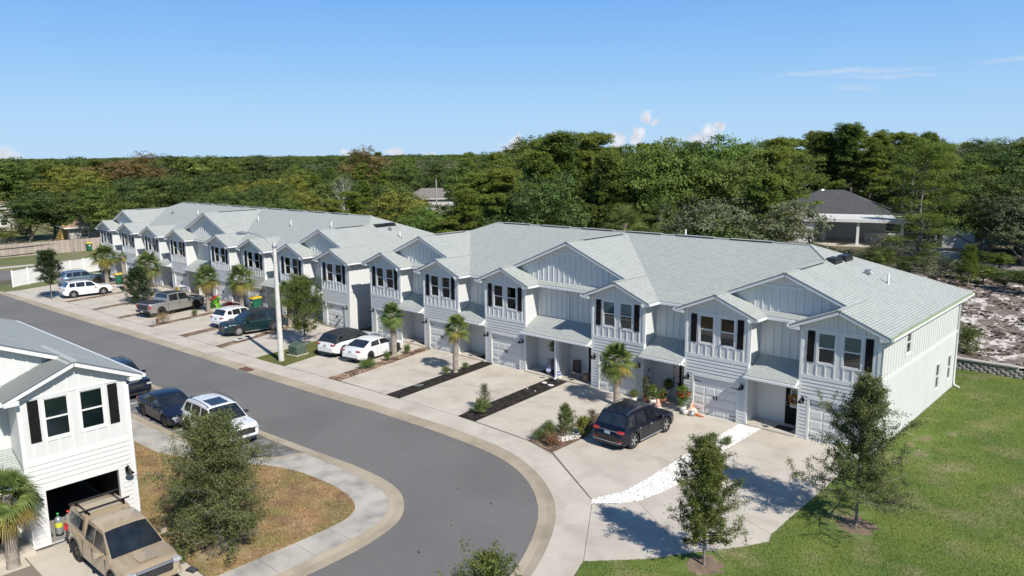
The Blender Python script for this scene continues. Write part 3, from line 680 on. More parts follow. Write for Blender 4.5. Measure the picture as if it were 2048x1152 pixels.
drive('driveway',[[(-11.08,-10.37),(-6.82,-13.1),(-6.24,-11.68),(-6.2,-10.2),(-6.3,-7.81),(-11.1,-7.81)],[(-11.1,-7.81),(-6.3,-7.81),(-6.33,-3.93),(-6.35,-1.2),(-12.2,-1.2),(-12.0,-5.6)]])
drive('driveway',[[(-6.55,-13.45),(-5.8,-12.7),(-5.32,-12.05),(-1.89,-14.38),(-2.56,-15.44),(-4.2,-17.09)],[(-5.32,-12.05),(-5.09,-11),(-4.96,-9.43),(-.27,-11.15),(-.12,-11.74),(-.7,-12.77),(-1.89,-14.38)],[(-4.96,-9.43),(-5.22,-5.0),(-.33,-5.0),(-.27,-11.15)],[(-5.22,-5.0),(-5.25,-1.2),(-.35,-1.2),(-.33,-5.0)]])
# far row driveways
bB=[((-41.4,-10.9),(-43.9,-2.2)),((-42.3,-10.94),(-44.6,-2.2)),((-46.7,-11.1),(-48.9,-2.2)),((-47.7,-11.25),(-49.7,-2.2)),((-52.3,-11.3),(-54.3,-2.3)),((-53.1,-11.35),(-55.1,-2.3)),
    ((-57.7,-11.7),(-60.0,-2.4)),((-58.6,-11.72),(-60.7,-2.4)),((-63.3,-11.7),(-66,-2.5)),((-64.2,-11.75),(-66.8,-2.5)),((-69.4,-11.95),(-71.8,-2.6)),((-70.3,-12.0),(-72.6,-2.6)),((-75.5,-12.4),(-78.0,-2.7)),((-76.2,-12.5),(-78.8,-2.7))]
drive2([(-41.4,-10.9),(-43.9,-2.2)],[(-36.95,-10.75),(-38.3,-3.5)],-1.9,-6)
for i in range(6): drive2([bB[2*i+2][0],bB[2*i+2][1]],[bB[2*i+1][0],bB[2*i+1][1]],-1.9-.1*i,-6.4)
drive2([(-81,-12.9),(-84.4,-2.7)],[bB[13][0],bB[13][1]],-2.6,-6.8)
# sidewalk pours on the building side
out=[(-81,-14.3),(-75,-13.9),(-67.8,-13.58),(-61,-13.22),(-54.9,-12.92),(-47.8,-12.57),(-41.4,-12.32),(-36.6,-12.07),(-27.5,-11.64),(-23.6,-11.37),(-18.8,-11.2),(-17.4,-11.18),(-13.1,-11.42),(-11.2,-11.95),(-9.4,-12.9),(-8.1,-13.85),(-7.1,-14.9),(-6.2,-16.1),(-5.35,-17.7),(-4.65,-19.4),(-4.1,-21.5),(-3.87,-24),(-3.85,-28),(-3.85,-50)]
inn=[(-81,-12.95),(-75.5,-12.45),(-69.4,-12.0),(-63.3,-11.75),(-57.7,-11.75),(-52.3,-11.35),(-46.7,-11.15),(-41.4,-10.95),(-36.9,-10.8),(-33.6,-10.6),(-29.1,-10.3),(-23.7,-10.03),(-18,-9.82),(-12.8,-10.05),(-10.9,-10.6),(-6.8,-13.16),(-6.57,-13.43),(-4.2,-17.09),(-3.6,-18.9),(-3.1,-21.5),(-2.95,-24),(-2.93,-28),(-2.93,-50)]
def at_x(line,x):
    for a,b in zip(line,line[1:]):
        if min(a[0],b[0])<=x<=max(a[0],b[0]) and a[0]!=b[0]: return (x,a[1]+(b[1]-a[1])*(x-a[0])/(b[0]-a[0]))
cuts=[-81,-75.5,-69.4,-63.3,-57.7,-52.3,-46.7,-41.4,-36.9,-33.6,-29.1,-26,-23.7,-20.8,-18]
polys=[]
for a,b in zip(cuts,cuts[1:]): polys.append([at_x(out,a),at_x(out,b),at_x(inn,b),at_x(inn,a)])
polys.append([(-18,-11.19),(-17.4,-11.18),(-13.1,-11.42),(-12.0,-11.65),(-10.9,-10.6),(-12.8,-10.05),(-18,-9.82)])
polys.append([(-12.0,-11.65),(-11.2,-11.95),(-9.4,-12.9),(-8.1,-13.85),(-6.8,-13.16),(-10.9,-10.6)])
polys.append([(-8.1,-13.85),(-7.1,-14.9),(-6.2,-16.1),(-5.35,-17.75),(-4.2,-17.09),(-6.57,-13.43),(-6.8,-13.16)])
polys.append([(-5.35,-17.75),(-4.65,-19.4),(-4.1,-21.5),(-3.1,-21.5),(-3.6,-18.9),(-4.2,-17.09)])
polys.append([(-4.1,-21.5),(-3.87,-24),(-3.85,-28),(-2.93,-28),(-2.95,-24),(-3.1,-21.5)])
sw=drive('sidewalk',[follow(p,far_gut) for p in polys])
# sidewalk round the nose on the near side
swo=near_in
P=lambda *a:list(a)
nose=[P((-36.7,-21.42),(-31.5,-21.40),(-31.5,-22.75),(-36.7,-22.9)),P((-31.5,-21.4),(-28.4,-21.25),(-28.4,-22.72),(-31.5,-22.75)),P((-28.4,-21.25),(-25.3,-21.12),(-25.0,-22.5),(-28.4,-22.72)),
 P((-25.3,-21.12),(-22.2,-20.52),(-21.6,-21.5),(-25.0,-22.5)),P((-22.2,-20.52),(-20.57,-19.92),(-20.0,-19.95),(-21.6,-21.5)),
 P((-20.57,-19.92),(-19.82,-19.0),(-19.55,-18.05),(-18.53,-18.0),(-18.53,-19.44),(-20.0,-19.95)),P((-18.53,-18.0),(-17.3,-17.93),(-17.33,-19.24),(-18.53,-19.44)),P((-17.3,-17.93),(-15.9,-17.93),(-15.6,-19.2),(-17.33,-19.24)),
 P((-15.9,-17.93),(-14.3,-18.02),(-13.64,-18.14),(-14.2,-19.4),(-15.6,-19.2)),P((-13.64,-18.14),(-13.13,-18.34),(-12.5,-18.78),(-13.3,-19.95),(-14.2,-19.4)),P((-12.5,-18.78),(-12.15,-19.15),(-11.8,-19.66),(-11.6,-20.1),(-12.85,-20.49),(-13.3,-19.95)),
 P((-11.6,-20.1),(-11.42,-20.8),(-11.34,-21.4),(-12.66,-21.47),(-12.85,-20.49)),P((-11.34,-21.4),(-11.29,-22.87),(-12.6,-22.89),(-12.66,-21.47)),P((-11.29,-22.87),(-11.25,-24.3),(-12.6,-24.3),(-12.6,-22.89)),P((-11.25,-24.3),(-11.24,-25.8),(-12.62,-25.8),(-12.6,-24.3)),
 P((-11.24,-25.8),(-11.24,-27.4),(-12.62,-27.4),(-12.62,-25.8)),P((-11.24,-27.4),(-11.24,-30),(-12.62,-30),(-12.62,-27.4))]
sb=slab('slab_bed',[(-36.7,-21.38),(-31.5,-21.36),(-25.3,-21.08),(-22.2,-20.48),(-20.5,-19.85),(-19.75,-18.9),(-19.5,-17.99),(-15.9,-17.88),(-13.1,-18.3),(-12.1,-19.1),(-11.5,-20.1),(-11.3,-21.4),(-11.21,-24),(-11.21,-31),(-14,-31),(-14,-27),(-20.0,-27.0),(-20.0,-24),(-37,-24)],-.03,-.18,JNT)
nose_in=smooth([(-25.0,-22.5),(-21.6,-21.45),(-20.0,-20.05),(-18.53,-19.46),(-17.33,-19.24),(-15.6,-19.14),(-14.2,-19.32),(-13.2,-19.78),(-12.74,-20.5),(-12.62,-21.5),(-12.6,-22.9),(-12.6,-24.3),(-12.62,-30)],2)
drive('sidewalk',[follow(follow(follow(p,near_in,.3),pk_in,.2),nose_in,.3) for p in nose],mat=CON2)
# apron and driveway of the corner unit
drive('driveway',[[(-18.95,-29.6),(-16.0,-29.6),(-16.0,-26.05),(-18.95,-26.05)],[(-16.0,-29.6),(-12.63,-29.6),(-12.63,-26.05),(-16.0,-26.05)],[(-21.5,-33.5),(-18.9,-33.5),(-18.9,-29.62),(-19.2,-29.62),(-21.5,-29.62)],[(-18.85,-31.2),(-18.0,-31.2),(-18.0,-29.63),(-18.85,-29.63)],[(-16.6,-34),(-12.63,-34),(-12.63,-29.62),(-16.6,-29.62)]])
slab('slab_bed',[(-22,-34),(-12.6,-34),(-12.6,-26.0),(-19.0,-26.0),(-19.0,-29.7),(-22,-29.7)],-.031,-.17,JNT)
slab('planting_bed',[(-18.0,-34),(-16.62,-34),(-16.62,-29.65),(-17.4,-30.4),(-18.0,-31.3)],.006,-.1,MULR)
slab('garage_apron',[(-19.0,-28.85),(-18.86,-28.85),(-18.86,-26.3),(-19.0,-26.3)],-.004,-.02,CON)
# planting strips
BEDS={}
def bed(pts,mat,z=.012): return slab('planting_bed',pts,z,-.1,mat)
bed([(-29.15,-10.26),(-28.05,-10.1),(-29.7,-1.3),(-30.5,-1.3)],MULR)
bed([(-23.74,-9.99),(-22.61,-9.97),(-23.6,-1.33),(-24.6,-1.33)],MULB)
bed([(-17.98,-9.79),(-16.7,-9.77),(-17.44,-1.33),(-18.75,-1.33)],MULB)
bed([(-12.9,-9.98),(-11.08,-10.37),(-11.12,-7.8),(-12.0,-5.6),(-12.2,-1.33),(-12.4,-1.33),(-12.45,-6)],MULR)
for i in range(7):
    a,b=bB[2*i],bB[2*i+1]; bed([b[0],a[0],a[1],b[1]],MULR,.006)
bed([(-6.82,-13.14),(-6.24,-11.68),(-6.2,-10.2),(-6.32,-6.96),(-6.33,-3.93),(-6.35,-1.33),(-5.25,-1.33),(-5.26,-4.88),(-4.96,-9.43),(-5.09,-10.97),(-5.32,-12.01),(-5.78,-12.68),(-6.58,-13.42)],M('gravel_fines',(.42,.40,.37),.9,(.3,.28,.26),scale=9,bump=.6,bscale=40),-.01)
slab('grass_verge',[(-36.9,-10.78),(-33.6,-10.58),(-34.3,-7.6),(-35.4,-5.2),(-37.5,-3.0),(-38.4,-3.0),(-37.8,-6)],.006,-.1,LAWN)
# lawns
lawn_pts=[(-.37,-1.1),(-.35,-5.0),(-.29,-11.15),(-.14,-11.72),(-.72,-12.74),(-1.91,-14.36),(-2.58,-15.43),(-4.2,-17.08),(-3.55,-18.9),(-3.05,-21.5),(-2.9,-24),(-2.88,-60),(60,-60),(60,16.8),(-1.2,16.8),(-1.2,12.5),(0.0,12.5),(0.0,-1.14),(-.37,-1.14)]
slab('lawn',lawn_pts,.004,-.15,LAWN)
dry_pts=[(-36.7,-22.90),(-31.5,-22.75),(-28.4,-22.72),(-25.0,-22.50)]+nose_in[1:-4]+[(-12.61,-26.0),(-19.0,-26.0),(-20.0,-25.8),(-33,-25.5),(-36.7,-25.5)]
slab('dry_lawn',dry_pts,.002,-.15,DRY)
# far end of the street, beyond the last garage
slab('verge',[(-82,-14.6),(-81.2,-13.0),(-84.6,-2.8),(-90,-2.8),(-84,-12.2),(-90,-15.0)],.02,-.1,FIELD)
slab('cross_street',[(-91,-40),(-99,-40),(-99,40),(-91,40)],-.05,-.19,ASP)
slab('field',[(-99.2,-60),(-135,-60),(-135,60),(-99.2,60)],-.03,-.19,FIELD)
slab('path',[(-101.4,-60),(-103.0,-60),(-102.6,40),(-101.0,40)],-.01,-.1,CON)
slab('yard',[(-135,-60),(-175,-60),(-175,30),(-135,30)],-.02,-.18,FIELD)
# sandy rise behind the retaining wall
def hgt(x,y):
    if y<16.9: return -.3
    t=min(1,(y-17)/17); t=t*t*(3-2*t); ed=min(1,max(0,(x+70)/45)); ed=ed*ed*(3-2*ed); e2=min(1,max(0,(150-y)/30)); e3=min(1,max(0,(120-x)/30))
    z=(.62+1.8*t)*ed*e2*e3-.3*(1-ed*e2*e3)+ .05*math.sin(x*.9)*math.cos(y*.7)*t
    if x<-3: z-= .3*min(1,(-3-x)/5)*(1-t)
    return z
m=MB(); xs=[-75+i*1.5 for i in range(130)]; ys=[16.95+j*1.5 for j in range(90)]; vs=[(x,y,hgt(x,y)) for y in ys for x in xs]; nx=len(xs)
m.add(vs,[(j*nx+i,j*nx+i+1,(j+1)*nx+i+1,(j+1)*nx+i) for j in range(len(ys)-1) for i in range(nx-1)],0,True)
me=m.mesh('sandy_rise',[SAND,FLOOR,CON])
for p in me.polygons:
    c=p.center
    road_d=abs((c.y-39)-(-.35)*(c.x-2))
    if c.y>38.5-.35*(c.x-2) or c.x<-12: p.material_index=1
o=put('sandy_rise',me); o['kind']='structure'
# track beyond the sand
slab('track',[(-12,50),(60,25),(60,28.5),(-10,53.5)],2.46,2.2,M('track_gravel',(.22,.21,.20),.95,(.3,.28,.25),scale=1.5,bump=.5,bscale=20))
# retaining wall of rough blocks
BLKM=[M('retaining_block',(.22,.205,.185),.95,(.34,.32,.29),scale=7,bump=1,bscale=22,island=.2)]
wallr=thing('retaining_wall','low grey block retaining wall between the green lawn and the sandy slope','wall',(0,16.85,0))
bm_=MB(); 
vsb=[(-.22,-.0,0),(.22,-.0,0),(.22,.3,0),(-.22,.3,0),(-.22,.0,.155),(.22,.0,.155),(.22,.3,.155),(-.22,.3,.155),(-.1,-.05,.03),(.12,-.04,.02),(.1,-.055,.13),(-.12,-.045,.125)]
bm_.add(vsb,[(0,1,9,8),(1,5,10,9),(5,4,11,10),(4,0,8,11),(8,9,10,11),(4,5,6,7),(1,2,6,5),(3,0,4,7),(2,3,7,6)]); BME=bm_.mesh('block',BLKM)
for r in range(4):
    for i in range(66):
        x=-3+i*.46+(r%2)*.23
        if r==3 and x>2.4+0: continue
        put('block',BME,wallr,loc=(x,(.02*r)+rnd.uniform(-.012,.012),r*.16-.02),rot=(0,0,rnd.uniform(-.03,.03)))
put('cap_course',MB().box((-3.2,-.04,.62),(2.5,.36,.70)).mesh('cap_course',M('capstone',(.42,.39,.35),.9,(.5,.47,.42),scale=4)),wallr)
# ---- scattered small geometry ----
def in_poly(X,Y,poly):
    r=np.zeros(len(X),bool); n=len(poly)
    for i in range(n):
        x1,y1=poly[i];x2,y2=poly[(i+1)%n]
        c=((y1>Y)!=(y2>Y))&(X<(x2-x1)*(Y-y1)/((y2-y1) if y2!=y1 else 1e-9)+x1); r^=c
    return r
def sample(poly,n,box=None):
    xs=[p[0] for p in poly];ys=[p[1] for p in poly]; x0,x1,y0,y1=box or (min(xs),max(xs),min(ys),max(ys))
    X=np.random.uniform(x0,x1,n);Y=np.random.uniform(y0,y1,n); k=in_poly(X,Y,poly); return X[k],Y[k]
def blades(name,X,Y,h,w,mat,z=0,lean=.6):
    n=len(X); a=np.random.uniform(0,2*PI,n); H=h*np.random.uniform(.5,1.3,n); Wd=w*np.random.uniform(.6,1.4,n); b=np.random.uniform(0,2*PI,n); l=H*lean*np.random.uniform(0,1,n)
    v=np.zeros((n,3,3)); v[:,0,0]=X-np.cos(a)*Wd;v[:,0,1]=Y-np.sin(a)*Wd;v[:,1,0]=X+np.cos(a)*Wd;v[:,1,1]=Y+np.sin(a)*Wd;v[:,2,0]=X+np.cos(b)*l;v[:,2,1]=Y+np.sin(b)*l;v[:,:2,2]=z;v[:,2,2]=z+H
    return put(name,bulk(name,v,3,mat),kind='stuff')
GB=M('lawn_grass',(.155,.215,.042),.75,(.235,.28,.062),scale=.35,col3=(.32,.30,.14),scale3=.45,lo3=.52,hi3=.74,detail=8,island=.4,trans=.3,spec=.2)
GD=M('dry_grass',(.44,.29,.15),.8,(.23,.235,.075),scale=.55,lo=.42,hi=.62,col3=(.27,.165,.10),scale3=1.1,lo3=.48,hi3=.62,detail=8,island=.45,trans=.2,spec=.2)
X,Y=sample(lawn_pts,430000,(-4.2,15,-24,16.8)); 
d=np.hypot(X-10.2,Y+36.2); keep=np.random.rand(len(X))<np.clip(1.5-d/60,.25,1); X,Y=X[keep],Y[keep]
# worn patches
def hole(X,Y,cs):
    k=np.ones(len(X),bool)
    for cx,cy,r in cs: k&=~((np.hypot(X-cx,(Y-cy)*.8)<r*(1+.35*np.sin(5*np.arctan2(Y-cy,X-cx))+.2*np.random.rand(len(X))))&(np.random.rand(len(X))<(.95 if r>.61 else .62)))
    return k
WORN=[(1.71,-8.43,.75),(1.15,2.6,.5),(1.5,.4,.6),(1.0,-1.4,.35),(.9,1.2,.4),(2.0,4.0,.35),(-1.07,-14.6,.7)]
k=hole(X,Y,WORN); blades('lawn_grass',X[k],Y[k],.06,.012,GB)
X,Y=sample(dry_pts,150000,(-33,-12.6,-26,-19.2)); k=hole(X,Y,[(-14.47,-24.71,.9)]); blades('dry_grass',X[k],Y[k],.055,.012,GD,0,1.3)
X,Y=sample([(-36.9,-10.78),(-33.6,-10.58),(-34.3,-7.6),(-35.4,-5.2),(-37.5,-3.0),(-38.4,-3.0),(-37.8,-6)],26000); blades('verge_grass',X,Y,.07,.016,M('verge_grass',(.12,.15,.04),.8,(.22,.19,.08),scale=.8,island=.4,trans=.2))
def patch(cx,cy,r,mat,z=.008,name='bare_patch',n=26,sq=1.0,seed=0):
    rr=random.Random(seed); pts=[(cx+r*(1+rr.uniform(-.28,.22))*math.cos(2*PI*i/n),cy+sq*r*(1+rr.uniform(-.28,.22))*math.sin(2*PI*i/n)) for i in range(n)]
    return slab(name,pts,z,-.05,mat)
SOIL=M('bare_soil',(.22,.155,.105),.95,(.12,.085,.06),scale=3,bump=.8,bscale=25,col3=(.3,.23,.16),scale3=1.5)
patch(1.71,-8.43,.72,SOIL,seed=1); patch(-1.07,-14.6,.62,SOIL,seed=2); patch(-14.47,-24.71,.8,SOIL,seed=3)
SOIL2=M('dead_grass_soil',(.24,.2,.11),.95,(.13,.13,.05),scale=4,bump=.6,bscale=30)
for i,(a,b,c) in enumerate(WORN[1:6]): patch(a,b,c*.55,SOIL2,seed=10+i,sq=1.5)
# mulch chips and gravel
def chips(name,poly,n,sz,mat,z=.015,flat=.35):
    X,Y=sample(poly,n); n=len(X); a=np.random.uniform(0,2*PI,n); t=np.random.uniform(-.5,.5,(n,2))*flat*2; L=sz*np.random.uniform(.5,1.5,n); Wd=L*np.random.uniform(.25,.6,n)
    ux=np.stack([np.cos(a),np.sin(a),t[:,0]],1)*L[:,None]; uy=np.stack([-np.sin(a),np.cos(a),t[:,1]],1)*Wd[:,None]; c=np.stack([X,Y,z+np.random.uniform(0,.02,n)+np.abs(t[:,0])*L*.5],1)
    v=np.stack([c-ux-uy,c+ux-uy,c+ux+uy,c-ux+uy],1); return put(name,bulk(name,v,4,mat),kind='stuff')
chips('mulch_chips',[(-23.7,-9.95),(-22.65,-9.93),(-23.65,-1.35),(-24.55,-1.35)],9000,.035,MULC)
chips('mulch_chips',[(-17.95,-9.75),(-16.75,-9.73),(-17.5,-1.35),(-18.7,-1.35)],11000,.035,MULC)
chips('bark_chips',[(-29.12,-10.2),(-28.1,-10.1),(-29.7,-1.4),(-30.45,-1.4)],6000,.04,M('bark_chip',(.30,.19,.13),.9,(.5,.38,.25),scale=.9,island=.4,col3=(.13,.075,.06),scale3=1.1,lo3=.45,hi3=.6))
chips('bark_chips',[(-12.85,-9.9),(-11.15,-10.25),(-11.15,-7.8),(-12.0,-5.6),(-12.25,-1.5),(-12.4,-1.5)],4000,.035,MULRC)
def pebbles(name,poly,n,sz,mat,z=0):
    X,Y=sample(poly,n); n=len(X); base=np.array([(1,0,0),(-1,0,0),(0,1,0),(0,-1,0),(0,0,.75),(0,0,-.5)]); F=[(0,2,4),(2,1,4),(1,3,4),(3,0,4)]
    a=np.random.uniform(0,2*PI,n); s=sz*np.random.uniform(.6,1.5,(n,3)); v=base[None]*s[:,None]; c,s_n=np.cos(a)[:,None],np.sin(a)[:,None]
    vx=v[:,:,0]*c-v[:,:,1]*s_n; vy=v[:,:,0]*s_n+v[:,:,1]*c; v=np.stack([vx+X[:,None],vy+Y[:,None],v[:,:,2]+z+np.random.uniform(0,.02,n)[:,None]],2)
    vv=v.reshape(-1,3); idx=(np.arange(n)[:,None,None]*6+np.array(F)[None]).reshape(-1,3)
    me=bpy.data.meshes.new(name); me.vertices.add(len(vv)); me.vertices.foreach_set('co',vv.astype(np.float32).ravel()); me.loops.add(idx.size); me.loops.foreach_set('vertex_index',idx.astype(np.int32).ravel())
    me.polygons.add(len(idx)); me.polygons.foreach_set('loop_start',np.arange(0,idx.size,3,dtype=np.int32)); me.polygons.foreach_set('loop_total',np.full(len(idx),3,np.int32)); me.materials.append(mat); me.update(calc_edges=True)
    return put(name,me,kind='stuff')
pebbles('white_gravel',[(-6.82,-13.14),(-6.24,-11.68),(-6.2,-10.2),(-6.32,-6.96),(-6.33,-3.93),(-6.35,-1.33),(-5.25,-1.33),(-5.26,-4.88),(-4.96,-9.43),(-5.09,-10.97),(-5.32,-12.01),(-5.78,-12.68),(-6.58,-13.42)],15000,.042,WST,.005)
pebbles('white_gravel',[(-12.3,-8.9),(-11.5,-9.2),(-11.2,-8.2),(-11.9,-6.5),(-12.2,-6.6)],900,.035,WST,.02)

# litter: leaves and grit on the road, bark clods and scrub on the sand
chips('leaf_litter',far_asph[3:]+near_gut[::-1][:-2],500,.035,M('dead_leaf',(.06,.045,.03),.9,(.14,.10,.06),scale=2,island=.4),-.05,.5)
X,Y=sample([(-10,17.3),(16,17.3),(16,40),(-10,46)],26000); k=(np.sin(X*1.3+np.sin(Y*1.1)*2)+np.sin(Y*1.9+np.cos(X*.9)*2)>-.1)&(np.random.rand(len(X))<.75); X=X[k];Y=Y[k]; n=len(X)
Zt=np.array([hgt(a,b) for a,b in zip(X,Y)])+.03; a=np.random.uniform(0,2*PI,n); l=np.random.uniform(.05,.17,n)
ux=np.stack([np.cos(a)*l,np.sin(a)*l,np.random.uniform(-.3,.3,n)*l],1); uy=np.stack([-np.sin(a)*l*.5,np.cos(a)*l*.5,np.random.uniform(-.3,.5,n)*l],1); c=np.stack([X,Y,Zt],1)
put('bark_clods',bulk('bark_clods',np.stack([c-ux-uy,c+ux-uy,c+ux+uy,c-ux+uy],1),4,M('bark_clod',(.12,.09,.075),.95,(.24,.19,.16),scale=.8,island=.4)),kind='stuff')
# ---------------- vegetation ----------------
BARK=M('bark',(.13,.105,.085),.95,(.22,.19,.16),scale=9,bump=.8,bscale=18)
BARKG=M('grey_bark',(.17,.155,.14),.95,(.26,.24,.22),scale=6,bump=.5,bscale=18)
def leafm(name,c,c2,isl=.35,tr=.3,hue=.012): return M(name,c,.62,c2,scale=.45,lo=.35,hi=.68,detail=3,island=isl,trans=tr,spec=.25,objrand=hue)
L_OAK=leafm('live_oak_leaves',(.090,.140,.028),(.180,.230,.052))
L_DARK=leafm('dark_oak_leaves',(.060,.098,.024),(.125,.170,.044))
L_GRN=leafm('fresh_green_leaves',(.095,.165,.030),(.17,.24,.048))
L_YEL=leafm('yellow_green_leaves',(.17,.19,.035),(.26,.245,.045),hue=.02)
L_PINE=leafm('pine_needles',(.120,.180,.032),(.27,.31,.058))
L_PIND=leafm('dark_pine_needles',(.088,.142,.032),(.205,.255,.055))
L_BRN=leafm('russet_leaves',(0.170,0.115,0.045),(0.220,0.170,0.065),hue=.02)
L_OLV=leafm('olive_leaves',(.11,.135,.065),(.17,.185,.105))
L_YOUNG=leafm('young_oak_leaves',(.095,.130,.028),(.160,.19,.050),.4,.3)
L_YOUNG2=leafm('young_oak_grey_leaves',(.105,.135,.040),(.185,.20,.075),.45,.3)
def leafquads(C,size,aspect=.5,upb=.3,jit=0,nrm=None):
    n=len(C); 
    N=np.random.normal(size=(n,3)); N[:,2]=np.abs(N[:,2])*.8+upb
    if nrm is not None: N=N*.55+nrm*1.1
    N/=np.linalg.norm(N,axis=1,keepdims=True)
    t=np.random.normal(size=(n,3)); U=np.cross(N,t); U/=np.linalg.norm(U,axis=1,keepdims=True); V=np.cross(N,U)
    s=(size*np.random.uniform(.6,1.35,n))[:,None]
    U=U*s; V=V*s*aspect
    return np.stack([C-U,C+V*.9-U*.1,C+U,C-V*.9-U*.1],1)
def leafmesh(name,C,size,mat,aspect=.5,upb=.3,nrm=None): return bulk(name,leafquads(C,size,aspect,upb,nrm=nrm),4,mat)
def branch_tree(h,w,base,nb,nl,prof,leaf,mat,barkm,seed,r0=.06,up=(.45,.95),spread=.1,aspect=.5,sub=6,droop=0,wob=.06,var=.25):
    """trunk and limbs as one mesh, leaves as another; sizes in metres"""
    rr=random.Random(seed); st=np.random.get_state(); np.random.seed(seed); mb=MB(); P_=[]; 
    tp=[Vector((0,0,-.05))]; n=7
    for i in range(1,n+1): tp.append(Vector((rr.uniform(-wob,wob)*i/n*h*.3,rr.uniform(-wob,wob)*i/n*h*.3,h*.96*i/n)))
    mb.tube(tp,[r0*(1-.85*i/n) for i in range(n+1)],7)
    def at(t):
        f=t*n; i=min(n-1,int(f)); return tp[i].lerp(tp[i+1],f-i)
    C=[];ga=rr.uniform(0,6)
    for i in range(nb):
        t=base+(1-base)*((i+.5)/nb)**.9*.97; p=at(t); ga+=2.4+rr.uniform(-.5,.5); u=(t-base)/(1-base)
        L=w*.5*prof(u)*rr.uniform(1-var,1+var); e=up[0]+(up[1]-up[0])*u+rr.uniform(-.15,.15)
        d=Vector((math.cos(ga)*math.cos(e),math.sin(ga)*math.cos(e),math.sin(e))); pts=[p]
        for k in range(1,5):
            dd=(d+Vector((rr.uniform(-.2,.2),rr.uniform(-.2,.2),rr.uniform(-.12,.2)-droop*k*.12))).normalized(); pts.append(pts[-1]+dd*L/4)
        rb=max(.008,r0*(1-t)*.55); mb.tube(pts,[rb,rb*.8,rb*.6,rb*.4,rb*.2],4,cap=False)
        for q in range(sub):
            f=.2+.8*(q+rr.random())/sub; j=min(3,int(f*4)); s=pts[j].lerp(pts[j+1],f*4-j)
            d2=(d*.6+Vector((rr.uniform(-1,1),rr.uniform(-1,1),rr.uniform(-.5,.8)))).normalized(); l2=L*rr.uniform(.18,.42)+.12
            e2=s+d2*l2; mb.tube([s,s.lerp(e2,.55)+Vector((0,0,.02)),e2],[rb*.3+.003,.004,.002],3,cap=False)
            C.append((s,e2))
    A=np.array([tuple(a) for a,_ in C]);B=np.array([tuple(b) for _,b in C]); k=np.random.randint(0,len(A),nl); f=np.random.rand(nl,1)**.7
    X=A[k]+(B[k]-A[k])*f+np.random.normal(scale=spread,size=(nl,3))*(0.35+.75*np.random.rand(nl,1))
    X=X[X[:,2]>.12]
    lm=leafmesh('leaves',X,leaf,mat,aspect); tm=mb.mesh('trunk',barkm); np.random.set_state(st); return tm,lm
def tree_thing(name,label,cat,meshes,loc,rz=0,scale=(1,1,1),group=None):
    t=thing(name,label,cat,loc,rz,group); t.scale=scale if hasattr(scale,'__len__') else (scale,)*3
    put('trunk',meshes[0],t); put('crown',meshes[1],t); return t
ov=lambda u:(math.sin(PI*min(1,(u*.86+.16)))**.75)
cone=lambda u:(1-u)**.62*1.05+.12
YO1=branch_tree(5.35,3.8,.16,72,66000,lambda u:cone(u)*(.8+.25*math.sin(u*23)),.034,L_YOUNG2,BARKG,3,.055,(.15,1.15),.085,sub=9,var=.5)
tree_thing('young_oak','airy young oak on the lawn in front of the corner garage','tree',YO1,(1.71,-8.43,0))
YO2=branch_tree(4.25,2.3,.18,64,60000,lambda u:(math.sin(PI*(u*.8+.2))**.5)*(.9+.2*math.sin(u*19)),.032,L_YOUNG,BARKG,8,.05,(.2,1.2),.08,sub=9,var=.45)
tree_thing('young_oak','dense upright young oak where lawn and corner driveway meet','tree',YO2,(-1.07,-14.61,0),1)
YO3=branch_tree(4.5,3.1,.05,110,90000,lambda u:(math.sin(PI*(min(1,u*.78+.22)))**.7)*1.05,.034,L_YOUNG2,BARKG,12,.06,(.1,1.25),.11,sub=10,var=.4)
tree_thing('bushy_oak','broad bushy oak reaching the ground on the dry brown lawn beside the pickup','tree',YO3,(-14.47,-24.71,0))
YO4=branch_tree(3.95,2.2,.2,36,16000,ov,.032,L_YOUNG,BARKG,17,.05,(.3,1.15),.08,var=.5)
tree_thing('young_oak','young oak whose leafy tip alone shows, over the asphalt','tree',YO4,(-2.05,-23.8,0))
YO5=branch_tree(5.0,3.2,.2,54,34000,ov,.045,L_YOUNG,BARK,23,.06,(.2,1.1),.12,var=.45)
tree_thing('street_oak','round street oak on the grass patch behind the concrete lamp pole','tree',YO5,(-37.57,-6.49,0))
YO6=branch_tree(4.5,2.5,.36,40,24000,lambda u:math.sin(PI*(u*.85+.15))**.5,.05,leafm('street_oak_dark_leaves',(.03,.055,.02),(.06,.09,.03)),BARK,29,.06,(.3,1.1),.12)
tree_thing('street_oak','small round street oak at the kerb beside the white crossover at the far end','tree',YO6,(-72.4,-12.5,0))
YO7=branch_tree(3.0,2.6,.05,44,24000,lambda u:math.sin(PI*(u*.8+.2))**.5,.05,MATS['street_oak_dark_leaves'],BARK,31,.05,(.1,1.1),.12)
tree_thing('garden_shrub','dark green bushy shrub in the strip behind the silver pickup','shrub',YO7,(-63.9,-7.7,0))
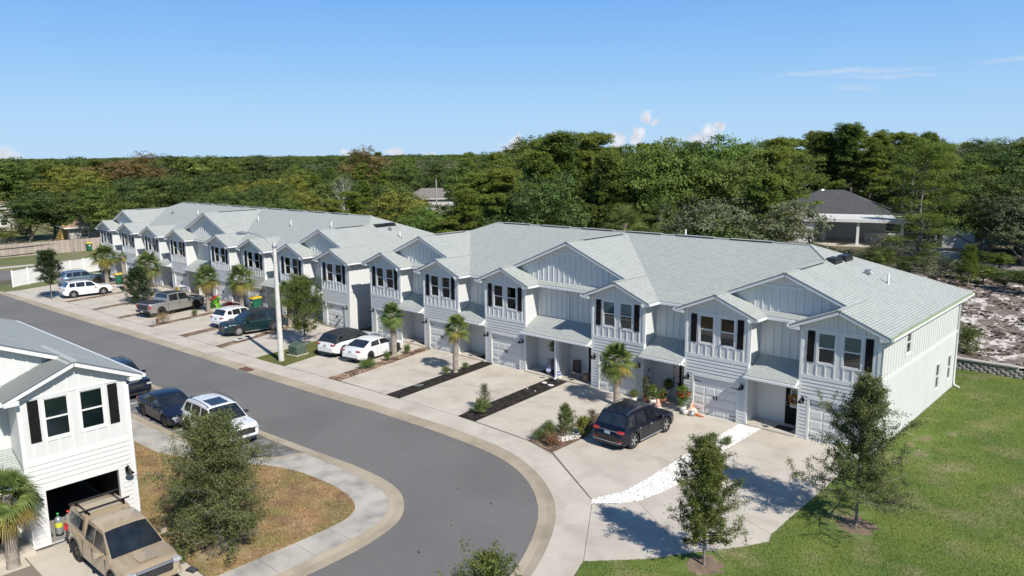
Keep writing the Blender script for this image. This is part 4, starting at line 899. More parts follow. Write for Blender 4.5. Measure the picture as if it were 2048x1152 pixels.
# palms
L_PALM=leafm('palm_fronds',(.115,.170,.042),(.19,.235,.070),.3,.25)
L_PALMY=leafm('yellow_palm_fronds',(.24,.22,.05),(.30,.22,.06),.3,.25)
L_PALMD=leafm('dead_palm_fronds',(.26,.165,.10),(.36,.26,.17),.3,.15)
PTR=M('palm_trunk',(.22,.185,.155),.95,(.34,.30,.26),scale=6,bump=1,bscale=14)
PTRD=M('palm_boots',(.17,.135,.10),.95,(.34,.28,.22),scale=9,bump=.6,bscale=25,island=.35)
def fan(Q,org,d,L,Rf,drp,rr,cw=1.0):
    d=Vector(d).normalized(); side=d.cross(Vector((0,0,1))); side=side.normalized() if side.length>.05 else Vector((1,0,0)); nn=side.cross(d)
    hub=Vector(org)+d*L*.75+Vector((0,0,-drp*.25*L))
    pet=[(Vector(org),hub)]
    n=26; roll=rr.uniform(-.5,.5)
    for i in range(n):
        a=(i/(n-1)-.5)*PI*1.25; l=Rf*(1-.28*abs(a)/2)*rr.uniform(.88,1.08)
        v=(d*math.cos(a)+(side*math.cos(roll)+nn*math.sin(roll))*math.sin(a)).normalized(); w=v.cross(nn).normalized()*.022*cw
        m1=hub+v*l*.55+Vector((0,0,-.04*drp)); tip=hub+v*l+Vector((0,0,-l*.35*drp-rr.uniform(0,.08)))
        b=hub+v*.02
        Q.append((b-w*.5,b+w*.5,m1+w*1.1,m1-w*1.1)); Q.append((m1-w*1.1,m1+w*1.1,tip+w*.15,tip-w*.15))
    return pet
def palm(h,rc,seed,boots=.0,dead=4,yel=3,tr=.16,nf=34):
    rr=random.Random(seed); mb=MB(); lean=Vector((rr.uniform(-.1,.1),rr.uniform(-.1,.1),0)); n=14; top=h-rc*.55
    pts=[Vector((lean.x*(i/n)**2,lean.y*(i/n)**2,top*i/n-.05)) for i in range(n+1)]
    mb.tube(pts,[tr*(1.15-.1*(i/n)+(.25 if i==0 else 0))*(1+rr.uniform(-.04,.04)) for i in range(n+1)],10)
    nbt=int(boots*top/.075)
    for i in range(nbt):
        z=top-(i*.075); a=i*2.4; r=tr*1.0; c=Vector((lean.x*(z/top)**2,lean.y*(z/top)**2,z))
        u=Vector((math.cos(a),math.sin(a),0)); w=Vector((-u.y,u.x,0)); 
        p0=c+u*r*.85; p1=c+u*(r+.10)+Vector((0,0,.16)); mb.add([p0-w*.085,p0+w*.085,p1+w*.035,p1-w*.035,p0-w*.07-u*.02+Vector((0,0,.11)),p0+w*.07-u*.02+Vector((0,0,.11))],[(0,1,2,3),(3,2,5,4),(0,3,4),(1,5,2)],1)
    tp=pts[-1]; G=[];Y=[];Dd=[]; pets=[]
    for i in range(nf):
        f=i/nf; e=1.35-2.0*f**.85+rr.uniform(-.12,.12); a=i*2.4+rr.uniform(-.2,.2); d=(math.cos(a)*math.cos(e),math.sin(a)*math.cos(e),math.sin(e))
        tgt=Y if (f>.72 and rr.random()<yel*.12) else G
        pets+=fan(tgt,tp,d,rc*.62,rc*.55,.5+f,rr)
    for i in range(dead):
        a=rr.uniform(0,2*PI); e=rr.uniform(-1.25,-.75); d=(math.cos(a)*math.cos(e),math.sin(a)*math.cos(e),math.sin(e)); fan(Dd,tp,d,rc*.5,rc*.42,1.6,rr,.9)
    ms=[mb.mesh('trunk',[PTR,PTRD])]
    pm=MB()
    for a,b in pets: pm.tube([a,a.lerp(b,.5)+Vector((0,0,.03)),b],[.018,.013,.008],4,cap=False)
    ms.append(pm.mesh('stalks',L_PALM))
    for Q,mt in ((G,L_PALM),(Y,L_PALMY),(Dd,L_PALMD)):
        ms.append(bulk('fronds',np.array([[tuple(p) for p in q] for q in Q]),4,mt) if Q else None)
    return ms
def palm_thing(label,ms,loc,rz=0,scale=1,cat='palm',group='palms in the planting strips along the driveways',name='sabal_palm'):
    t=thing(name,label,cat,loc,rz,group); t.scale=scale if hasattr(scale,'__len__') else (scale,)*3
    put('trunk',ms[0],t); put('stalks',ms[1],t)
    if ms[2]: put('green_fronds',ms[2],t)
    if ms[3]: put('yellow_fronds',ms[3],t)
    if ms[4]: put('dead_fronds',ms[4],t)
    return t
PA=palm(3.36,1.25,1,.62,5,2); PB=palm(3.65,1.05,2,0,2,5,.15,24); PC=palm(3.65,1.1,4,.55,6,1,.17,30); PD=palm(4.1,1.65,6,.4,5,4,.18,36); PE=palm(4.1,1.55,9,.3,4,5,.17,38)
palm_thing('palm with a boot-patterned trunk casting its shadow beside the dark blue crossover',PA,(-12.74,-2.9,0))
palm_thing('smooth-trunked palm with a yellowing frond in the black mulch strip',PB,(-24.02,-4.29,0))
palm_thing('palm with a woven trunk and brown hanging fronds beside the white sedan',PC,(-30.13,-4.24,0))
palm_thing('large palm with a tan dead frond behind the small white crossover',PD,(-52.6,-3.3,0),.6)
palm_thing('palm in front of the silver pickup, beside the red toys',PE,(-54.6,-5.4,0),2.1,(.95,.95,1))
palm_thing('broad palm behind the dark shrub between two far driveways',PD,(-66.9,-5.2,0),3.4,(1.0,1.0,1.06))
palm_thing('sprawling palm beside the light blue crossover and a green bin',PE,(-77.9,-5.4,0),1.2,(1.2,1.2,1.03))
palm_thing('palm half hidden by the concrete lamp pole, yellow fronds at its foot',PD,(-43.8,-3.9,0),4.4,(.95,.95,.9))
PF=palm(4.1,.6,15,.2,0,8,.19,9); t=palm_thing('slim palm with orange straps round its trunk and a few stubby fronds',PF,(-71.0,-6.1,0))
put('orange_strap',MB().lathe([(.2,1.25),(.225,1.27),(.225,1.4),(.2,1.42)],12).lathe([(.2,.85),(.225,.87),(.225,1.0),(.2,1.02)],12).lathe([(.2,.45),(.225,.47),(.225,.6),(.2,.62)],12).mesh('orange_strap',M('orange_strap',(.42,.12,.04),.6,(.55,.3,.18),scale=12)),t)
# shrubs and bedding plants
def bush(h,w,n,leaf,mat,seed,base=.0,prof=lambda u:math.sin(PI*(u*.7+.3))**.6,nb=26,spread=.07,aspect=.4,barkm=BARK,up=(.5,1.3)):
    return branch_tree(h,w,base,nb,n,prof,leaf,mat,barkm,seed,.02,up,spread,aspect,4)
tree_thing('twiggy_shrub','twiggy grey-green shrub at the street end of the wide black mulch strip','shrub',bush(1.35,.95,2600,.028,L_OLV,41,0,nb=30,up=(.8,1.4)),(-17.55,-8.25,0))
tree_thing('leafy_plant','low yellow-green plant at the foot of the twiggy shrub','plant',bush(.5,1.0,3000,.045,L_PALM,42,0,aspect=.3),(-17.3,-8.75,0))
tree_thing('upright_shrub','upright bright green shrub in the bed beside the dark blue crossover','shrub',bush(1.45,1.15,6500,.045,leafm('willowy_leaves',(.09,.14,.035),(.15,.19,.06)),43,0,aspect=.28,nb=36,up=(.7,1.45)),(-11.85,-8.45,0))
tree_thing('dark_shrub','low dark shrub at the left foot of the upright bright shrub','shrub',bush(.6,.9,3000,.03,L_OAK,44),(-12.35,-9.1,0))
RED=M('red_petals',(.45,.02,.015),.6,(.6,.06,.03),scale=20,island=.3); PNK=M('pink_petals',(.55,.33,.33),.6,(.7,.5,.5),scale=20,island=.3)
def flowers(parent,c,r,n,sz,mat,name='flowers'):
    a=np.random.normal(size=(n,3)); a/=np.linalg.norm(a,axis=1,keepdims=True); a[:,2]=np.abs(a[:,2]); C=np.array(c)+a*np.array(r)*np.random.uniform(.8,1.05,(n,1))
    put(name,leafmesh(name,C,sz,mat,.9,.6),parent,kind='stuff')
t=tree_thing('flowering_plant','yellow-green plant with one red bloom between the bright shrub and the dark crossover','plant',bush(.75,.8,2600,.045,L_YEL,45),(-11.35,-7.75,0)); flowers(t,(0,-.1,.62),(.1,.1,.08),60,.03,RED)
tree_thing('pale_shrub','pinkish grey shrub with bare twigs beside the tailgate of the dark crossover','shrub',bush(.8,.75,1500,.03,leafm('pinkish_leaves',(.22,.16,.14),(.16,.15,.09)),46,nb=22),(-11.65,-6.6,0))
t=tree_thing('red_groundcover','red-brown ground cover at the tip of the bed beside the dark crossover','plant',bush(.2,1.1,2200,.03,M('red_brown_leaves',(.22,.06,.03),.7,(.16,.13,.05),scale=6,island=.3),47),(-11.55,-9.75,0))
tree_thing('green_groundcover','ragged dark green ground cover along the left tip of the same bed','plant',bush(.2,1.0,2200,.03,L_OAK,48),(-12.45,-9.6,0))
GC=bush(.22,1.0,3600,.03,L_GRN,51)
tree_thing('groundcover_mat','long bright green mat in the bark strip beside the white sedan','plant',GC,(-29.0,-7.4,0),0,(.75,1.6,1),'low plants in the strips')
tree_thing('groundcover_mat','small green cushion beside the woven palm trunk, street side','plant',GC,(-29.45,-5.4,0),1,(.6,.7,1.1),'low plants in the strips')
tree_thing('groundcover_mat','small green cushion beside the woven palm trunk, house side','plant',GC,(-29.9,-3.3,0),2,(.5,.6,1.1),'low plants in the strips')
GY=bush(.35,.6,1200,.035,L_PALM,53)
tree_thing('small_fern','yellow-green tuft on the street side of the smooth palm','plant',GY,(-24.1,-5.05,0),0,1,'low plants in the strips')
tree_thing('small_fern','green tuft on the house side of the smooth palm','plant',GY,(-24.15,-3.3,0),1,.75,'low plants in the strips')
tree_thing('small_fern','dark tuft in the white gravel, left one','plant',GY,(-6.1,-4.6,0),1,.95,'tufts in the white gravel strip')
tree_thing('small_fern','dark tuft in the white gravel, right one','plant',GY,(-5.45,-4.4,0),2,.8,'tufts in the white gravel strip')
tree_thing('small_fern','yellow-green agave-like tuft at the foot of the bushy oak','plant',GY,(-14.2,-26.3,0),2,1.0)
tree_thing('small_fern','tiny tuft in the brown strip beside the palm in front of the silver pickup','plant',GY,(-53.9,-7.0,0),2,.9)
tree_thing('straw_tussock','straw-coloured dry tussock at the street end of the strip by the silver pickup','plant',bush(.35,1.8,2600,.05,GD,57,aspect=.12),(-52.7,-10.2,0),0,(.8,1.1,1))
tree_thing('hillside_bush','olive bush on the sand just above the retaining wall','bush',bush(1.3,2.2,7000,.045,L_OAK,58,nb=40),(-.6,18.6,.5))
def ball_pine(seed):
    rr=random.Random(seed); C=[];Nn=[]
    mb=MB().tube([(0,0,0),(.05,0,1.6),(0,.05,3.3)],[.07,.05,.02],6)
    for i in range(46):
        z=.7+2.7*rr.random()**.9; r=(1.15-.28*z)*rr.uniform(.3,1); a=rr.uniform(0,6.3); c=np.array((r*math.cos(a),r*math.sin(a),z)); mb.tube([(0,0,z-.2),tuple(c)],[.02,.01],4,cap=False)
        n=90; d=np.random.normal(size=(n,3)); d/=np.linalg.norm(d,axis=1,keepdims=True); d[:,2]=d[:,2]*.7+.35; C.append((c,d))
    Q=[]
    for c,d in C:
        t=np.cross(d,np.random.normal(size=d.shape)); t/=np.linalg.norm(t,axis=1,keepdims=True); t*=.012; e=c+d*np.random.uniform(.22,.38,(len(d),1)); Q.append(np.stack([c-t,c+t,e+t*.4,e-t*.4],1))
    return mb.mesh('trunk',BARK),bulk('needles',np.concatenate(Q),4,leafm('young_pine_needles',(.14,.19,.03),(.22,.24,.045),.3,.4))
tree_thing('young_pine','small bright yellow-green pine on the sandy rise behind the right end of the roof','tree',ball_pine(3),(-4.3,35.0,2.0),0,(1.05,1.05,1.1))
# ---- background wood ----
def crown_clumps(h,w,z0,n,lv,size,seed,flat=1.0,cr=.22,pr=None,top=1.0):
    """crown of clumps that are themselves made of sprays, so the outline is ragged: returns leaf centres and normals"""
    rr=np.random.RandomState(seed); C=[];Nn=[]; ch=(h-z0)/2; cz=z0+ch; sc_=h/11
    lob=rr.uniform(0,6.28,3)
    for i in range(n):
        d=rr.normal(size=3); d/=np.linalg.norm(d); d[2]=d[2]*.9+.15; rad=rr.uniform(.35,1.05)**.55; az=math.atan2(d[1],d[0])
        lb=1+.16*math.sin(2*az+lob[0])+.12*math.sin(3*az+lob[1]+2*d[2])
        c=np.array([d[0]*w/2*rad*.84*lb,d[1]*w/2*rad*.84*lb,cz+d[2]*ch*rad*.9*top]); r=w*cr*rr.uniform(.5,1.15)*(1.15-.4*rad)
        ns=int(17*(r/(w*cr))**2)+6
        v=rr.normal(size=(ns,3)); v/=np.linalg.norm(v,axis=1,keepdims=True); v[:,2]=np.where(v[:,2]<-.35,-v[:,2]*.6,v[:,2])
        q=v.copy(); q[:,2]*=flat; S_=c+q*r*rr.uniform(.6,1.12,(ns,1))
        m=int(lv); X=np.repeat(S_,m,0)+rr.normal(size=(ns*m,3))*np.array([.26,.26,.15])*sc_*rr.uniform(.5,1.3,(ns*m,1))
        C.append(X); Nn.append(np.repeat(v,m,0))
    return np.concatenate(C),np.concatenate(Nn)
def oak_proto(seed,h,w,n,lv,size,mat,z0=2.0,flat=.8,barkm=BARK):
    C,Nn=crown_clumps(h,w,z0,n,26,size,seed,flat); lm=leafmesh('leaf_mass',C,size*.58,mat,.6,.2,Nn)
    rr=random.Random(seed); mb=MB(); mb.tube([(0,0,-.5),(rr.uniform(-.2,.2),0,z0*.7),(0,rr.uniform(-.3,.3),h*.5)],[.28,.22,.12],7)
    for i in range(14):
        a=i*2.4; z=z0*.6+rr.random()*h*.4; l=w*rr.uniform(.3,.46); mb.tube([(0,0,z),(math.cos(a)*l*.5,math.sin(a)*l*.5,z+l*.3),(math.cos(a)*l,math.sin(a)*l,z+l*.75)],[.12,.08,.03],5,cap=False)
    return mb.mesh('trunk',barkm),lm,h
def pine_proto(seed,h,w,z0,npad,lv,mat,size=.17,dead=10,taper=.55,barkm=BARKG):
    rr=random.Random(seed); rn=np.random.RandomState(seed); mb=MB(); n=8; tp=[Vector((rr.uniform(-.25,.25)*i/n*1.5,rr.uniform(-.25,.25)*i/n*1.5,h*.97*i/n-.3*(i==0))) for i in range(n+1)]
    mb.tube(tp,[.20*(1-.8*i/n)+.02 for i in range(n+1)],7); C=[];Nn=[]
    at=lambda t:tp[min(n-1,int(t*n))].lerp(tp[min(n-1,int(t*n))+1],t*n-min(n-1,int(t*n)))
    ga=0
    for i in range(npad):
        u=(i+.5)/npad; t=(z0/h)+(1-z0/h)*u**.85*.99; p=at(min(.999,t)); ga+=2.4+rr.uniform(-.6,.6); L=w*.5*((1-u)**taper*.95+.1)*rr.uniform(.55,1.2)*(0.75+.5*math.sin(u*3+seed))
        L=max(.35,min(w*.62,abs(L))); e=.15+.5*u+rr.uniform(-.15,.2); d=Vector((math.cos(ga)*math.cos(e),math.sin(ga)*math.cos(e),math.sin(e))); q1=p+d*L*.5+Vector((0,0,-.06*L)); q2=p+d*L
        mb.tube([p,q1,q2],[.06,.035,.015],4,cap=False)
        for c,rs in ((q2,1),(q1.lerp(q2,.45)+Vector((rr.uniform(-.5,.5),rr.uniform(-.5,.5),.15)),.85),(q1+Vector((rr.uniform(-.5,.5),rr.uniform(-.5,.5),.1)),.6 if u<.5 else .9)):
            r=w*.115*rs*rr.uniform(.75,1.35); ns=9; sb=rn.normal(size=(ns,3)); sb/=np.linalg.norm(sb,axis=1,keepdims=True); sb*=r*rn.uniform(.3,1.05,(ns,1)); sb[:,2]*=.34; m=int(lv*rs*rs*2.6/ns)*ns; v=rn.normal(size=(m,3)); v/=np.linalg.norm(v,axis=1,keepdims=True); s=np.repeat(sb,m//ns,0)+v*r*.34*rn.uniform(.3,1.1,(m,1)); s[:,2]*=.7
            C.append(np.array(tuple(c))+s); Nn.append(v*.4+np.array([0,0,.7]))
    for i in range(dead):
        z=rr.uniform(.12,z0/h+.1); p=at(z); a=rr.uniform(0,6.28); L=w*rr.uniform(.15,.38); mb.tube([p,p+Vector((math.cos(a)*L*.6,math.sin(a)*L*.6,L*.12)),p+Vector((math.cos(a)*L,math.sin(a)*L,L*.4))],[.035,.02,.008],4,cap=False)
    return mb.mesh('trunk',barkm),leafmesh('needle_mass',np.concatenate(C),size*.62,mat,.32,.35,np.concatenate(Nn)),h
def bare_proto(seed,h,w,barkm):
    tm,lm=branch_tree(h,w,.2,34,260,ov,.09,L_OLV,barkm,seed,.18,(.5,1.1),.2,sub=7); return tm,lm,h
PR={'oa':[oak_proto(1,11,9.5,54,210,.20,L_OAK),oak_proto(2,11,8.5,50,210,.20,L_OAK)],'ob':[oak_proto(3,11,9.5,58,230,.19,L_DARK),oak_proto(4,11,8.2,50,220,.19,L_DARK,1.5)],
 'og':[oak_proto(5,11,8,52,260,.15,L_GRN,1.5),oak_proto(6,11,7,48,240,.15,L_GRN,1.2)],'oy':[oak_proto(7,11,9,52,210,.19,L_YEL)],'oc':[oak_proto(8,9,9,52,260,.16,L_OLV,1.0)],
 'br':[oak_proto(9,11,9,50,170,.18,L_BRN)],'br2':[oak_proto(10,5,7,34,60,.12,L_OLV,.3,.8,BARKG)],
 'pa':[pine_proto(1,13,9.5,4.0,36,260,L_PINE),pine_proto(2,13,8.5,3.5,34,260,L_PINE)],'pb':[pine_proto(3,13,9,2.5,42,280,L_PIND),pine_proto(4,13,8.5,2.5,38,280,L_PINE)],
 'pt':[pine_proto(5,15,13,1.8,46,190,L_PINE,.14,40,.75)],'dd':[bare_proto(6,10,6,M('bleached_bark',(.5,.48,.45),.9,(.38,.36,.34),scale=3))]}
KN={'oa':('oak_tree','live oak'),'ob':('oak_tree','dark live oak'),'og':('broadleaf_tree','fresh green tree'),'oy':('broadleaf_tree','yellow-green tree'),'oc':('olive_tree','olive-green oak'),'br':('autumn_tree','russet-brown tree'),'br2':('brush','sparse grey-green brush'),
 'pa':('pine_tree','pale green pine'),'pb':('pine_tree','dark pine'),'pt':('pine_tree','tall open pine with a grey trunk'),'dd':('dead_tree','bleached dead tree')}
